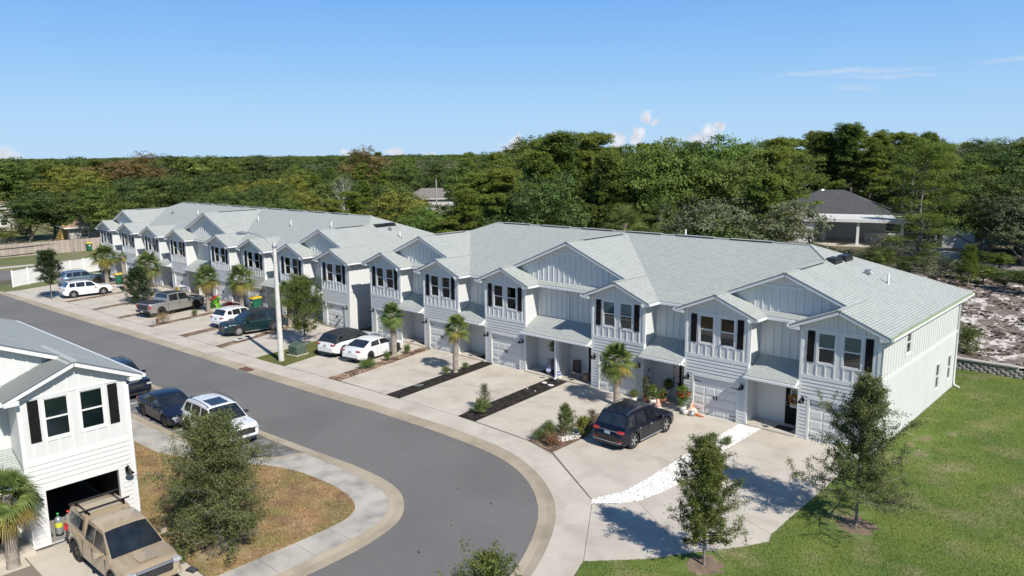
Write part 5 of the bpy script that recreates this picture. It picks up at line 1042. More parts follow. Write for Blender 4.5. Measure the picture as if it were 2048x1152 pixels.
FOREST=[(-135.7,18.4,7.1,'oy',1,'L20'),(-127.5,21.9,7.2,'oa',1,'L20'),(-104.2,18.6,8.1,'ob',1,'L20'),(-93.9,18.8,9,'ob',1,'L20'),(-84.4,19.8,7.6,'oa',1,'L20'),(-71.5,20,8.1,'pb',1,'L20'),(-62.4,22,7.9,'ob',1,'L20'),(-47.5,19.3,10.1,'pa',1,'L20'),(-40.7,21.1,10.4,'pb',1,'L20'),(-191.9,28.1,6.9,'oy',1,'L27'),(-179,28.9,7,'oy',1,'L27'),(-152.6,25.4,7.7,'ob',1,'L27'),(-144.7,27.2,8.5,'oa',1,'L27'),(-126.9,25.5,9.3,'ob',1,'L27'),(-113.3,25.9,8.4,'og',1,'L27'),(-102.3,26.2,9.4,'ob',1,'L27'),(-91.7,28.4,8.8,'oy',1,'L27'),(-76.1,25.9,8.7,'pb',1,'L27'),(-66.7,26.2,9.5,'oa',1,'L27'),(-58,26,6.8,'oa',1,'L27'),(-50.7,28.8,11.2,'oa',1,'L27'),(-298.2,34,5.7,'ob',1,'L35'),(-279.4,33.8,5.8,'oa',1,'L35'),(-259.8,34.7,7.8,'ob',1,'L35'),(-241.4,34,7.8,'ob',1,'L35'),(-226.8,35.4,7.9,'ob',1,'L35'),(-204.6,33.3,7.5,'ob',1,'L35'),(-196.2,35.5,6.8,'oy',1,'L35'),(-175.4,33.1,8.9,'oy',1,'L35'),(-163.3,33.7,8.8,'ob',1,'L35'),(-151.2,34.4,9,'oa',1,'L35'),(-138,35.8,10,'ob',1,'L35'),(-119.3,33.1,9.5,'oy',1,'L35'),(-104.9,33.1,9.4,'oa',1,'L35'),(-94.2,34.3,9.8,'oa',1,'L35'),(-83,35.9,9.7,'ob',1,'L35'),(-71.2,36.2,5.6,'ob',1,'L35'),(-60.2,36.6,12,'oa',1,'L35'),(-49.5,36.5,11.8,'pb',1,'L35'),(-300.7,44.3,9.5,'oa',1,'L46'),(-285.7,45.9,8.9,'oa',1,'L46'),(-271.3,46.5,9.4,'oy',1,'L46'),(-247,45.2,9.2,'oy',1,'L46'),(-236.2,47.6,8.5,'ob',1,'L46'),(-212.8,45.3,9.8,'oa',1,'L46'),(-201.2,47.2,9.3,'ob',1,'L46'),(-182,46.3,10.7,'ob',1,'L46'),(-171.1,47.3,10.7,'oy',1,'L46'),(-151.1,45.1,10.6,'ob',1,'L46'),(-139.4,44.9,10.4,'ob',1,'L46'),(-127.9,45.3,10.4,'ob',1,'L46'),(-112.8,44.3,10.1,'pa',1,'L46'),(-107.1,46.8,10.6,'ob',1,'L46'),(-92.2,44.1,11,'pa',1,'L46'),(-87,47.3,4.2,'pa',1,'L46'),(-77.1,46.5,4.7,'ob',1,'L46'),(-68.3,47.2,12.8,'pa',1,'L46'),(-56.4,45.9,13.5,'pb',1,'L46'),(-293.9,63.9,9.6,'ob',1,'L62'),(-266.8,61.3,9.2,'oy',1,'L62'),(-245.9,60.3,10.7,'oa',1,'L62'),(-235,61.9,10.2,'ob',1,'L62'),(-225.9,63.2,11.2,'oa',1,'L62'),(-207.5,60.6,12,'oa',1,'L62'),(-201.4,63.4,11.5,'ob',1,'L62'),(-187.6,63.8,11.5,'oa',1,'L62'),(-171.8,61.2,11.1,'oa',1,'L62'),(-161.7,63.4,11.5,'ob',1,'L62'),(-149.2,63.4,11.6,'og',1,'L62'),(-136.2,63.9,11.2,'pa',1,'L62'),(-122.4,62.1,12.1,'pa',1,'L62'),(-113.7,63.9,11.6,'ob',1,'L62'),(-101.3,62.3,2.7,'pa',1,'L62'),(-91.2,62.2,12.1,'oa',1,'L62'),(-80.9,61.1,12.8,'pb',1,'L62'),(-73.6,63.3,14.4,'pb',1,'L62'),(-290.8,85,11.4,'ob',1,'L85'),(-271.1,83.4,12.2,'oa',1,'L85'),(-263.5,85.3,13.5,'ob',1,'L85'),(-253.7,86.4,12.9,'ob',1,'L85'),(-231,83.2,12.4,'oa',1,'L85'),(-217.3,84.3,11.8,'ob',1,'L85'),(-206.5,85.4,11.9,'og',1,'L85'),(-193.5,83.7,12.1,'ob',1,'L85'),(-181.6,83.8,12.4,'ob',1,'L85'),(-175.5,86.6,12,'oc',1,'L85'),(-161,85.5,12.2,'oa',1,'L85'),(-152.1,86.9,13.6,'oc',1,'L85'),(-138.7,86,12.2,'oa',1,'L85'),(-127.8,86.6,12.5,'ob',1,'L85'),(-115.6,86.1,12.9,'pa',1,'L85'),(-104.6,84.4,13.5,'pb',1,'L85'),(-96.4,85.6,15.2,'oa',1,'L85'),(-278.2,116.1,12.4,'ob',1,'L115'),(-263.8,115.7,12.5,'oa',1,'L115'),(-251.2,116,12.9,'oy',1,'L115'),(-241.4,116.7,13.3,'ob',1,'L115'),(-223.4,114.1,12.9,'pa',1,'L115'),(-213.5,115.2,13.1,'ob',1,'L115'),(-204,115.2,13,'oa',1,'L115'),(-190.3,113.8,14.5,'ob',1,'L115'),(-179.2,113.3,13.5,'ob',1,'L115'),(-173.5,116.1,13.1,'pb',1,'L115'),(-164.3,116.2,13,'oc',1,'L115'),(-152.5,114.3,12.9,'oc',1,'L115'),(-142.7,114.7,13.9,'oa',1,'L115'),(-132.2,113.3,14,'pb',1,'L115'),(-126.5,115.7,15.1,'pa',1,'L115'),(-116.5,113.9,17.5,'pb',1,'L115'),(-247.4,153.6,15.2,'ob',1,'L155'),(-238.7,156.4,15,'pb',1,'L155'),(-225.7,155.9,13.4,'oa',1,'L155'),(-217.9,156.8,13.2,'pb',1,'L155'),(-206.3,156.2,13.1,'pa',1,'L155'),(-196.5,156.3,13.3,'ob',1,'L155'),(-184.9,153.6,14.1,'pb',1,'L155'),(-173.5,153.3,14.5,'ob',1,'L155'),(-165.7,154.4,14.9,'pb',1,'L155'),(-156,154.8,17.7,'ob',1,'L155'),(-143.7,153,19.2,'pa',1,'L155'),(-32.2,14,11.8,'ob',1,'R0'),(-17,22.5,11.6,'pb',1,'R0'),(-13.6,59.6,12.4,'pb',1,'R0'),(-8.1,58.9,11.8,'pb',1,'R0'),(-3.7,62.1,11.9,'pb',1,'R0'),(1.1,61.2,12.2,'ob',1,'R0'),(4.5,60.3,12,'ob',1,'R0'),(-40.2,23.5,13.7,'pb',1,'R1'),(-33,25.5,13,'pa',1,'R1'),(-31.2,32.1,13.1,'oa',1,'R1'),(-22,28.4,13.1,'oa',1,'R1'),(-15.7,71.1,13.2,'pb',1,'R1'),(-11.6,73.4,12.9,'oa',1,'R1'),(-6.5,75.3,12.9,'oa',1,'R1'),(-2.3,70.7,13.1,'ob',1,'R1'),(0.7,75,12.9,'ob',1,'R1'),(4.4,73.4,12.8,'pb',1,'R1'),(-46.4,31.6,15,'pb',1,'R2'),(-43.1,37.9,14.3,'pa',1,'R2'),(-33.7,36.6,14.2,'og',1,'R2'),(-28.2,40.7,14.1,'pb',1,'R2'),(-36.9,76.8,15.3,'pb',1,'R2'),(-33.9,81.8,15.6,'pb',1,'R2'),(-27.2,81.4,15.5,'pa',1,'R2'),(-22.2,84,15.5,'pa',1,'R2'),(-17.2,79.8,14.4,'pb',1,'R2'),(-13.4,83.7,14.2,'ob',1,'R2'),(-9.6,85.4,14.4,'pb',1,'R2'),(-6.5,88.4,14.5,'ob',1,'R2'),(-1.9,86.2,14.3,'oa',1,'R2'),(2.4,85.5,14.2,'og',1,'R2'),(-56.9,42.6,15.6,'pa',1,'R3'),(-52.3,47.2,15.6,'pb',1,'R3'),(-45.3,47.5,14.3,'oa',1,'R3'),(-41.8,54.8,15,'ob',1,'R3'),(-34.2,54.1,14.5,'ob',1,'R3'),(-30.9,58.5,15.3,'pa',1,'R3'),(-38.4,90.8,16.5,'pb',1,'R3'),(-33.3,91.1,17,'pa',1,'R3'),(-29.4,99.1,16.3,'pb',1,'R3'),(-24.5,99.4,16.4,'pb',1,'R3'),(-19.8,100.9,14.8,'oc',1,'R3'),(-14.8,95.5,15,'ob',1,'R3'),(-10.9,96.7,15.1,'ob',1,'R3'),(-6.3,99.7,15.2,'pb',1,'R3'),(-2.5,104.5,15.1,'oc',1,'R3'),(1,105.4,15.1,'pa',1,'R3'),(4.7,105.1,15,'og',1,'R3'),(-70.8,58.7,16,'oa',1,'R4'),(-65.3,60.5,16.4,'oa',1,'R4'),(-59.3,63.4,14.6,'pb',1,'R4'),(-58.7,72,14.9,'pb',1,'R4'),(-51.9,74.1,15.3,'pb',1,'R4'),(-44.1,74,14.7,'pb',1,'R4'),(-39.2,75.9,15.4,'ob',1,'R4'),(-47.6,110.9,16.6,'pa',1,'R4'),(-41.8,111.8,17.4,'pa',1,'R4'),(-37.4,113.7,16.9,'oa',1,'R4'),(-32.6,116.5,16.7,'pb',1,'R4'),(-28.1,119,16.4,'ob',1,'R4'),(-23,116,14.9,'pa',1,'R4'),(-19.1,118.3,15.3,'og',1,'R4'),(-15.5,124.7,15.5,'oa',1,'R4'),(-11.4,120.4,15.4,'pb',1,'R4'),(-6.7,122.4,15.4,'oa',1,'R4'),(-2.7,124.6,15.3,'og',1,'R4'),(1.2,124.1,15.1,'pb',1,'R4'),(4.9,125,15.1,'pa',1,'R4'),(-38.9,24.4,15.7,'pb',1.15,'S'),(-37.5,28.1,15.5,'pb',1.1,'S'),(-31.6,22.5,13.8,'pb',1,'S'),(-39,21.8,13.9,'pa',1,'S'),(-28.3,27.1,14.9,'og',1.1,'S'),(-28.8,24.4,14.2,'og',1,'S'),(-26.6,34.8,15.2,'og',1.15,'S'),(-26.7,28,13.7,'oa',1,'S'),(-18,19,10.3,'oc',1.2,'S'),(-17.7,23.6,10.2,'oc',1.1,'S'),(-18.7,16.4,9,'ob',0.9,'S'),(-21.9,34.9,13.7,'pb',1.1,'S'),(-18.9,31.9,12.3,'pb',1,'S'),(-17.3,26,9.5,'pb',0.9,'S'),(-30.7,81.9,17.6,'pb',1.2,'S'),(-28.1,86,16.4,'pa',1.1,'S'),(-34.4,81.7,16.5,'pb',1.1,'S'),(-9.5,40.3,14.2,'pt',1.15,'S'),(-6.2,52.3,11.3,'ob',1.25,'S'),(-2.9,50.9,9.7,'oc',1.2,'S'),(-14.1,79.3,12.2,'pa',1.1,'S'),(-5.6,62.6,14,'ob',1.2,'S'),(-0.1,53.3,12,'ob',1.2,'S'),(-14.1,48.4,4.9,'br2',0.8,'S'),(-10.1,45.3,4,'br2',0.7,'S'),(-79.6,30.8,10.2,'pa',1,'S'),(-61.2,21.8,9.6,'oy',1.1,'S'),(-53.7,18.4,8.1,'og',1.1,'S'),(-51.4,18,7.9,'og',1,'S'),(-81.4,28.2,10.7,'dd',1,'S'),(-50.6,24.6,11.5,'pa',1.2,'S'),(-47,25.3,11.8,'pb',1.2,'S'),(-47.5,19.3,8.9,'pa',0.9,'S'),(-41.3,17,9.7,'pb',0.9,'S'),(-37.6,17.6,10.7,'pb',1,'S'),(-133.6,6.6,8.5,'ob',1.5,'S'),(-134.5,3.2,7.8,'ob',1.4,'S'),(-127.7,8.6,8,'ob',1.4,'S'),(-166.8,33,14.3,'br',1.4,'S'),(-171.7,47.1,14.5,'ob',1.5,'S'),(-197.7,73.4,12.9,'dd',0.8,'S'),(-170.8,21.6,12.6,'oy',1.5,'S'),(-141.6,14.4,11,'oy',1.4,'S'),(-118.3,41.2,10.6,'oy',1.1,'S'),(-125.8,65.9,14.9,'br',1.3,'S'),(-130.2,16.6,10.4,'ob',1.3,'S'),(-118.6,18.6,10.7,'ob',1.3,'S'),(-117,9,9.3,'oa',1.3,'S'),(-16,39.4,4.1,'br2',1,'S'),(-13.5,38.1,4.5,'oc',1,'S'),(-11.9,37.6,4.9,'oa',1,'S'),(-9,36.3,4.6,'ob',1,'S'),(-6.6,34.9,4.6,'br2',1,'S'),(-5.7,39.2,4,'ob',1,'S'),(-3.7,37.5,4,'oa',1,'S'),(-1.8,35.8,3.9,'ob',1,'S'),(-0,34.1,4.3,'ob',1,'S'),(-19.1,42.6,4.2,'br2',1,'S'),(-6.1,46.2,4.2,'ob',1,'S'),(-4.2,46.6,4.1,'oa',1,'S'),(-135.3,0.2,2.7,'oy',1,'S'),(-142.5,4.6,1.7,'oy',0.9,'S')]

used={}
def where(x,y,d,px):
    z=('at the far left edge' if px<120 else 'behind the far row\'s left end' if px<400 else 'behind the far row\'s middle' if px<700 else 'behind the gap between the rows' if px<950 else 'behind the near row\'s left end' if px<1150 else 'behind the near row\'s middle' if px<1400 else 'beside the grey-roofed house' if px<1640 else 'behind the grey-roofed house' if px<1800 else 'above the sandy rise')
    return z
CAMP=Vector((10.2,-36.16))
for i,(x,y,zt,k,wf,zone) in enumerate(FOREST):
    gz=max(-.2,hgt(x,y)) if x>-75 else -.2
    h=zt-gz
    if h<(1.0 if zone=='S' else 2.0): continue
    pr=PR[k][i%len(PR[k])]; s=h/pr[2]; ws=s**.75*wf*(.9+.25*((i*37)%10)/10)
    if k[0] in 'ob' and h<7: ws=max(ws,.62)
    if zone=='S' and h<4: ws=max(.34,s*1.5)
    v=Vector((x,y))-CAMP; d=v.length; ang=math.atan2(v.y,v.x)-(YAW+PI/2); px=1024-1532.57*math.tan(ang)
    kn=KN[k]; hz='tall' if h>12 else 'low' if h<7.5 else 'mid'
    dz='front line' if d<95 else 'second line' if d<125 else 'third line' if d<170 else 'far line'
    lab='%s %s %s, %s'%(hz,kn[1],where(x,y,d,px),dz)
    if zone=='S' and k in('dd','pt','br'): lab={'dd':'bleached bare tree','pt':'tall open pine with visible grey trunk','br':'russet tree crown'}[k]+' '+where(x,y,d,px)+(', nearer' if d<130 else ' against the sky' if zt>12.5 else '')
    t=thing(kn[0],lab,'tree',(x,y,gz),(i*1.7)%6.28,'woodland trees, '+where(x,y,d,px))
    t.scale=(ws,ws,s); put('trunk',pr[0],t); put('crown',pr[1],t)
WT=[o for o in bpy.data.objects if o.type=='EMPTY' and str(o.get('group','')).startswith('woodland trees')]
def pxof(o): v=Vector((o.location.x,o.location.y))-CAMP; return -(math.atan2(v.y,v.x)-(YAW+PI/2))
by={}
for o in WT: by.setdefault(o['label'],[]).append(o)
ORD=['leftmost','second from left','third from left','fourth from left','fifth from left','sixth from left','seventh from left','eighth from left','ninth from left','tenth from left']
for l,os_ in by.items():
    if len(os_)>1:
        os_.sort(key=pxof)
        for i,o in enumerate(os_): o['label']=l+', '+(('left one','right one')[i] if len(os_)==2 else 'rightmost' if i==len(os_)-1 else ORD[min(i,9)])
# tall palms in the wood
PW=palm(8.6,2.3,33,.2,6,3,.2,44)
for lab,x,y,z,s in [('palm with a full shaggy crown just above the near roof ridge',-26.85,18.3,-.2,1.07),('second palm just to the right, leaning out of the oaks above the ridge',-26.5,23.3,-.2,1.13)]:
    palm_thing(lab,PW,(x,y,z),x,s,group='palms in the wood')
for lab,ms,x,y,s in [('yellow-green palm poking above the left end of the far row roof',PW,-100,6.0+8,.82),('palm head above the middle of the far row roof',PW,-89.7,14.8,.85),('shaggy palm before the cream house at the far left',PD,-144.6,-1.5,1.4),('pale palm at the very left edge beyond the wooden fence',PE,-135.4,-6.5,1.0)]:
    palm_thing(lab,ms,(x,y,-.2),x,s,group='palms in the wood')
# distant wood as one mass: crowns of the same kinds spread over the plain
def far_wood(name,proto,n,r0,r1,seed,h0,h1):
    rr=np.random.RandomState(seed); az=rr.uniform(YAW+PI/2-.75,YAW+PI/2+.75,n); u=rr.rand(n); d=np.sqrt(r0**2+(r1**2-r0**2)*u); d=r0+(r1-r0)*u**1.6
    X=CAMP.x+d*np.cos(az); Y=CAMP.y+d*np.sin(az); Z=np.full(n,-.2); 
    me=bpy.data.meshes.new(name+'_points'); me.vertices.add(n); me.vertices.foreach_set('co',np.stack([X,Y,Z],1).astype(np.float32).ravel())
    s=me.attributes.new('sc','FLOAT_VECTOR','POINT'); hs=rr.uniform(h0,h1,n)/proto[2]; wd=(1.0+d/500)*hs*rr.uniform(.9,1.3,n); s.data.foreach_set('vector',np.stack([wd,wd,hs],1).astype(np.float32).ravel())
    r=me.attributes.new('rz','FLOAT_VECTOR','POINT'); r.data.foreach_set('vector',np.stack([np.zeros(n),np.zeros(n),rr.uniform(0,6.28,n)],1).astype(np.float32).ravel())
    o=put(name,me,kind='stuff')
    ng=bpy.data.node_groups.new(name,'GeometryNodeTree'); ng.interface.new_socket('Geometry',in_out='INPUT',socket_type='NodeSocketGeometry'); ng.interface.new_socket('Geometry',in_out='OUTPUT',socket_type='NodeSocketGeometry')
    a=ng.nodes.new('NodeGroupInput'); b=ng.nodes.new('NodeGroupOutput'); ip=ng.nodes.new('GeometryNodeInstanceOnPoints'); ob=ng.nodes.new('GeometryNodeObjectInfo'); ob.inputs['Object'].default_value=proto[3]; ob.inputs['As Instance'].default_value=True
    for nm,sk in (('sc','Scale'),('rz','Rotation')):
        q=ng.nodes.new('GeometryNodeInputNamedAttribute'); q.data_type='FLOAT_VECTOR'; q.inputs['Name'].default_value=nm
        ng.links.new(q.outputs[0],ip.inputs[sk])
    ng.links.new(a.outputs[0],ip.inputs['Points']); ng.links.new(ob.outputs['Geometry'],ip.inputs['Instance']); ng.links.new(ip.outputs[0],b.inputs[0])
    md=o.modifiers.new('scatter','NODES'); md.node_group=ng; return o
def crown_obj(k,i=0):
    me=PR[k][i][1]
    for o in bpy.data.objects:
        if o.name.startswith('crown') and o.data is me: return (None,None,PR[k][i][2],o)
for k,i,n,sd in (('oa',0,1100,1),('ob',0,1100,2),('og',1,350,3),('oy',0,260,4),('pb',0,420,5),('oc',0,260,6)):
    c=crown_obj(k,i)
    if c: far_wood('distant_woodland',c,n,195,2600,sd,7.0,14.0)
# ---------------- vehicles ----------------
TYRE=M('tyre_rubber',(.018,.018,.019),.85,(.03,.03,.03),scale=20)
ALLOY=M('alloy_rim',(.55,.56,.58),.3,metal=.8); DRIM=M('black_rim',(.02,.02,.022),.35,metal=.5); BRZ=M('dark_rim',(.09,.085,.08),.35,metal=.7)
CGL=M('car_glass',(.010,.013,.017),.05,(.022,.026,.030),scale=2.2,spec=.9,coat=.3)
CPL=M('black_plastic',(.022,.023,.025),.6,(.035,.035,.037),scale=6)
CHR=M('chrome_trim',(.75,.75,.76),.15,metal=1); LGT=M('headlamp_lens',(.55,.58,.60),.12,(.25,.27,.29),scale=14,spec=.9,coat=.8); RLT=M('tail_lamp_lens',(.35,.012,.015),.15,(.55,.05,.05),scale=14,spec=.8,coat=.6); UND=M('underbody',(.012,.012,.012),.9)
PLT=M('plate_blue',(.25,.42,.50),.5,(.4,.55,.6),scale=40); PLTW=M('plate_white',(.6,.62,.6),.5,(.35,.4,.38),scale=60)
def paint(name,c,metal=.0,rough=.28): return M(name,c,rough,tuple(v*.93 for v in c),scale=1.5,metal=metal,coat=(.35 if max(c)<.1 else .8),spec=.4)
def interp(pts,x):
    if x<=pts[0][0]: return pts[0][1]
    for a,b in zip(pts,pts[1:]):
        if x<=b[0]:
            t=(x-a[0])/(b[0]-a[0]); t=t*t*(3-2*t)*.5+t*.5; return a[1]+(b[1]-a[1])*t
    return pts[-1][1]
def wheel_meshes(r,w,rim,spokes=5,style=0):
    ty=MB(); hw=w/2; ri=r*.68
    ty.lathe([(ri,-hw*.9),(r*.86,-hw),(r*.96,-hw*.9),(r,-hw*.6),(r,hw*.6),(r*.96,hw*.9),(r*.86,hw),(ri,hw*.9)],26,axis='y')
    for i in range(26):
        pass
    rm=MB(); rm.lathe([(ri+.01,-hw*.75),(ri-.015,-hw*.9),(ri-.03,-hw*.55),(ri-.05,-hw*.2),(0,-hw*.15)],26,axis='y')
    rm.lathe([(0,-hw*.72),(r*.1,-hw*.72),(r*.13,-hw*.5),(r*.13,-hw*.2)],14,axis='y',mi=1)
    for i in range(spokes):
        a=2*PI*i/spokes; 
        for da,wd in (((-.0,.11),) if style==0 else ((-.13,.055),(.13,.055))):
            u=Vector((math.cos(a),0,math.sin(a))); v=Vector((math.cos(a+da),0,math.sin(a+da))); t=Vector((-v.z,0,v.x))
            p0=u*r*.08; p1=v*(ri-.025); w0=r*wd*.8; w1=r*wd*1.2
            vs=[p0-t*w0,p0+t*w0,p1+t*w1,p1-t*w1]; y0,y1=-hw*.78,-hw*.5
            vv=[(q.x,y0 if j<2 else y0-.005,q.z) for j,q in enumerate(vs)]+[(q.x,y1,q.z) for q in vs]
            rm.add(vv,[(0,1,2,3),(0,4,5,1),(1,5,6,2),(2,6,7,3),(3,7,4,0)],1)
    return ty.mesh('tyre',TYRE),rm.mesh('rim',[UND,rim])
def car(name,label,cat,loc,rz,S,group='cars and pickups parked at the houses'):
    root=thing(name,label,cat,loc,rz,group); root.scale=(.965,)*3
    L=S['L'];W=S['W'];wb=S['wb'];rw=S['r'];xr=S['xr'];xf=xr+wb # rear axle x (from rear bumper = 0)
    hw=W/2; top=S['top']; body=S['paint']; sill=S.get('sill',.24); ra=rw*1.14; x_off=-L/2
    # stations
    xs=[0,.03,.1,.22]+[.22+(L-.44)*i/54 for i in range(1,54)]+[L-.22,L-.1,L-.03,L]
    for ax in (xr,xf): xs+= [ax-ra,ax+ra,ax-ra*.97,ax+ra*.97,ax-ra*.87,ax+ra*.87,ax-ra*.7,ax+ra*.7]
    xs=sorted(set(round(x,4) for x in xs)); mb=MB(); secs=[]
    for x in xs:
        e=min(x,L-x); tp=1-.16*max(0,1-e/.75)**2-.05*max(0,1-e/.14)
        w=hw*tp*(S.get('tuck',1)); zt=interp(top,x); zb_=sill+ .10*max(0,1-e/.5)
        a=None
        for ax in (xr,xf):
            if abs(x-ax)<ra: a=rw+math.sqrt(max(0,ra*ra-(x-ax)**2))
        fl=0
        if a is not None and a>zb_: zb_=min(a,zt-.12); fl=.022
        else:
            for ax in (xr,xf):
                if abs(x-ax)<ra*1.25: fl=.022*(1-(abs(x-ax)-ra)/(ra*.25))
        if e<.035: zt-=.06; zb_+=.05; w*=.97
        hgt_=zt-zb_
        zs=[zb_,zb_+.04*min(1,hgt_*3),zb_+hgt_*.25,zb_+hgt_*.5,zb_+hgt_*.72,zt-.07*min(1,hgt_*2.5),zt-.02,zt,zt+.02,zt+.03]
        ys=[w*.93,w*.985+fl*.6,w*1.0+fl,w*.995+fl*.8,w*.99,w*.965,w*.93,w*.86,w*.45,0]
        secs.append([(x+x_off,y,z) for y,z in zip(ys,zs)]+[(x+x_off,-y,z) for y,z in list(zip(ys,zs))[-2::-1]])
    n=len(secs[0]); vs=[p for s in secs for p in s]; fs=[]; ms=[]
    for i in range(len(secs)-1):
        for k in range(n-1): fs.append((i*n+k,(i+1)*n+k,(i+1)*n+k+1,i*n+k+1))
        fs.append((i*n+n-1,(i+1)*n+n-1,(i+1)*n,i*n))
    clad=S.get('clad')
    for f in fs:
        i=f[0]//n;k=f[0]%n; m=0
        if k==n-1: m=1
        elif clad and (k in(0,n-2) or (k in (1,n-3) and clad>1)): m=2
        ms.append(m)
    o=len(mb.v); mb.v+=vs; mb.f+=fs; mb.m+=ms; mb.sm+=[True]*len(fs)
    mb.add(secs[0],[tuple(range(n-1,-1,-1))],0); mb.add(secs[-1],[tuple(range(n))],0)
    me=mb.mesh('body',[body,UND,CPL]); fixn(me)
    try: me.set_sharp_from_angle(angle=R(38))
    except Exception: pass
    put('body',me,root)
    # inner dark tub so nothing shows through the arches
    put('underbody',MB().box((x_off+.25,-hw*.80,.2),(x_off+L-.25,hw*.80,.75)).mesh('underbody',UND),root)
    if S.get('clad'):
        for ax in (xr,xf):
            for sy in (-1,1):
                a=MB(); q=[]
                for i in range(13):
                    t=PI*i/12*1.06-.09; q.append((x_off+ax+math.cos(t)*(ra+.02),sy*(hw+.012),rw+math.sin(t)*(ra+.02)))
                a.tube(q,.035,6); put('wheel_arch',a.mesh('wheel_arch',CPL),root)
    # cabins
    for ci,cb in enumerate(S['cabins']):
        xa,xb,xc,xd=cb['x']; zr=cb['z']; wt=cb.get('wt',hw*.76); wbt=cb.get('wb',hw*.93); zr2=cb.get('z2',zr-.03); zr1=cb.get('z1',zr-.05)
        zba=interp(top,xa)-.03; zbd=interp(top,xd)-.03; b=[(xa,zba),(xd,zbd)]
        N1=8
        def roofz(x): 
            t=(x-xb)/(xc-xb); return zr1*(1-t)+zr2*t+ (zr-max(zr1,zr2)+.02)*4*t*(1-t)*.8+.0
        V=lambda x,y,z:(x+x_off,y,z)
        g=MB(); rx=[xb+(xc-xb)*i/N1 for i in range(N1+1)]
        ring=[]
        # hull : rear window edge, roof stations, windscreen edge
        rings=[[V(xa,wbt,zba),V(xa,wbt*.5,zba),V(xa,-wbt*.5,zba),V(xa,-wbt,zba)]]
        for x in rx: z=roofz(x); rings.append([V(x,wt,z-.035),V(x,wt*.55,z+.005),V(x,-wt*.55,z+.005),V(x,-wt,z-.035)])
        rings.append([V(xd,wbt,zbd),V(xd,wbt*.5,zbd),V(xd,-wbt*.5,zbd),V(xd,-wbt,zbd)])
        m4=4; vv=[p for r_ in rings for p in r_]; ff=[]
        for i in range(len(rings)-1):
            for k in range(3): ff.append((i*4+k,i*4+k+1,(i+1)*4+k+1,(i+1)*4+k))
        # sides
        nb=len(vv)
        belt=[]
        for x in rx: belt+= [V(x,wbt,interp(top,x)-.03)]
        for x in rx: belt+= [V(x,-wbt,interp(top,x)-.03)]
        vv+=belt; nr=len(rx)
        for sgn,off,kk in ((1,nb,0),(-1,nb+nr,3)):
            for i in range(nr-1): ff.append((4*(i+1)+kk,4*(i+2)+kk,off+i+1,off+i))
            ff.append((0*4+kk,4*1+kk,off)); ff.append((4*(len(rings)-2)+kk,4*(len(rings)-1)+kk,off+nr-1))
        rmt=[]
        for f in ff: rmt.append(0)
        g.v=[tuple(p) for p in vv]; g.f=ff; g.m=[(1 if (i//3>=1 and i//3<=N1 and i<3*(N1+2)) else 0) for i in range(len(ff))]; g.sm=[True]*len(ff)
        gm=g.mesh('cabin',[cb.get('paint',body),cb.get('roof',cb.get('paint',body))]); fixn(gm)
        try: gm.set_sharp_from_angle(angle=R(30))
        except Exception: pass
        put('cabin' if not cb.get('canopy') else 'truck_canopy',gm,root)
        # glass
        def panel(a,b2,c,d,nm='window',mg=(.06,.06,.06,.06),mat=CGL,th=.012):
            a,b2,c,d=[Vector(q) for q in (a,b2,c,d)]
            P_=lambda u,v:(a*(1-u)+b2*u)*(1-v)+(d*(1-u)+c*u)*v
            q=[P_(mg[0],mg[1]),P_(1-mg[2],mg[1]),P_(1-mg[2],1-mg[3]),P_(mg[0],1-mg[3])]; nrm=(q[1]-q[0]).cross(q[3]-q[0]).normalized()
            cc=sum(q,Vector())/4; out=cc-Vector((x_off+(xa+xd)/2,0,.8)); 
            if nrm.dot(out)<0: nrm=-nrm
            q=[p+nrm*.004 for p in q]; me=MB().prism([tuple(p) for p in q],tuple(nrm*th)).mesh(nm,mat); fixn(me); return put(nm,me,root)
        def curved(nm,r0,r1,v0,v1,ue):
            r0=[Vector(q) for q in r0];r1=[Vector(q) for q in r1]
            def row(v,off):
                p=[a.lerp(b2,v) for a,b2 in zip(r0,r1)]; p0=p[0].lerp(p[1],ue);p3=p[3].lerp(p[2],ue); return [p0+off,p[1]+off,p[2]+off,p3+off]
            nrm=(r0[2]-r0[1]).cross(r1[1]-r0[1]).normalized()
            if nrm.z<0: nrm=-nrm
            A=row(v0,nrm*.012);B=row((v0+v1)/2,nrm*.02);C_=row(v1,nrm*.012); A0=row(v0,-nrm*.01);C0=row(v1,-nrm*.01)
            vs=[tuple(q) for q in A+B+C_+A0+C0]; fs=[(k,k+1,k+5,k+4) for k in range(3)]+[(k+4,k+5,k+9,k+8) for k in range(3)]+[(k,k+1,k+13,k+12) for k in range(3)]+[(k+8,k+9,k+17,k+16) for k in range(3)]+[(0,4,8,16,12),(3,7,11,19,15)]
            m_=MB().add(vs,fs,0,False); me=m_.mesh(nm,CGL); fixn(me); return put(nm,me,root)
        if cb.get('wind',True): curved('windscreen',rings[-2],rings[-1],.05,.93,.10)
        if cb.get('back',True): curved('rear_window',rings[1],rings[0],.06,1-cb.get('bm',.12)*1.3,.14)
        for sy in (1,-1):
            for (x1,x2,lo,hi) in cb['win']:
                # window between x1,x2 at belt level; upper ends follow the pillars
                def topx(x): 
                    return min(max(x,xb+.04),xc-.04)
                lo1,lo2=interp(top,x1)-.03,interp(top,x2)-.03
                ux1=x1 if x1>xb+.05 else xb+.05+(0); ux2=x2 if x2<xc-.05 else xc-.05
                bx1,bx2=x1,x2
                t0=Vector(V(ux1,sy*wt,roofz(ux1)-.035)); t1=Vector(V(ux2,sy*wt,roofz(ux2)-.035)); b0=Vector(V(bx1,sy*wbt,lo1)); b1=Vector(V(bx2,sy*wbt,lo2))
                panel(t0,t1,b1,b0,'window',(.03,lo,.03,hi))
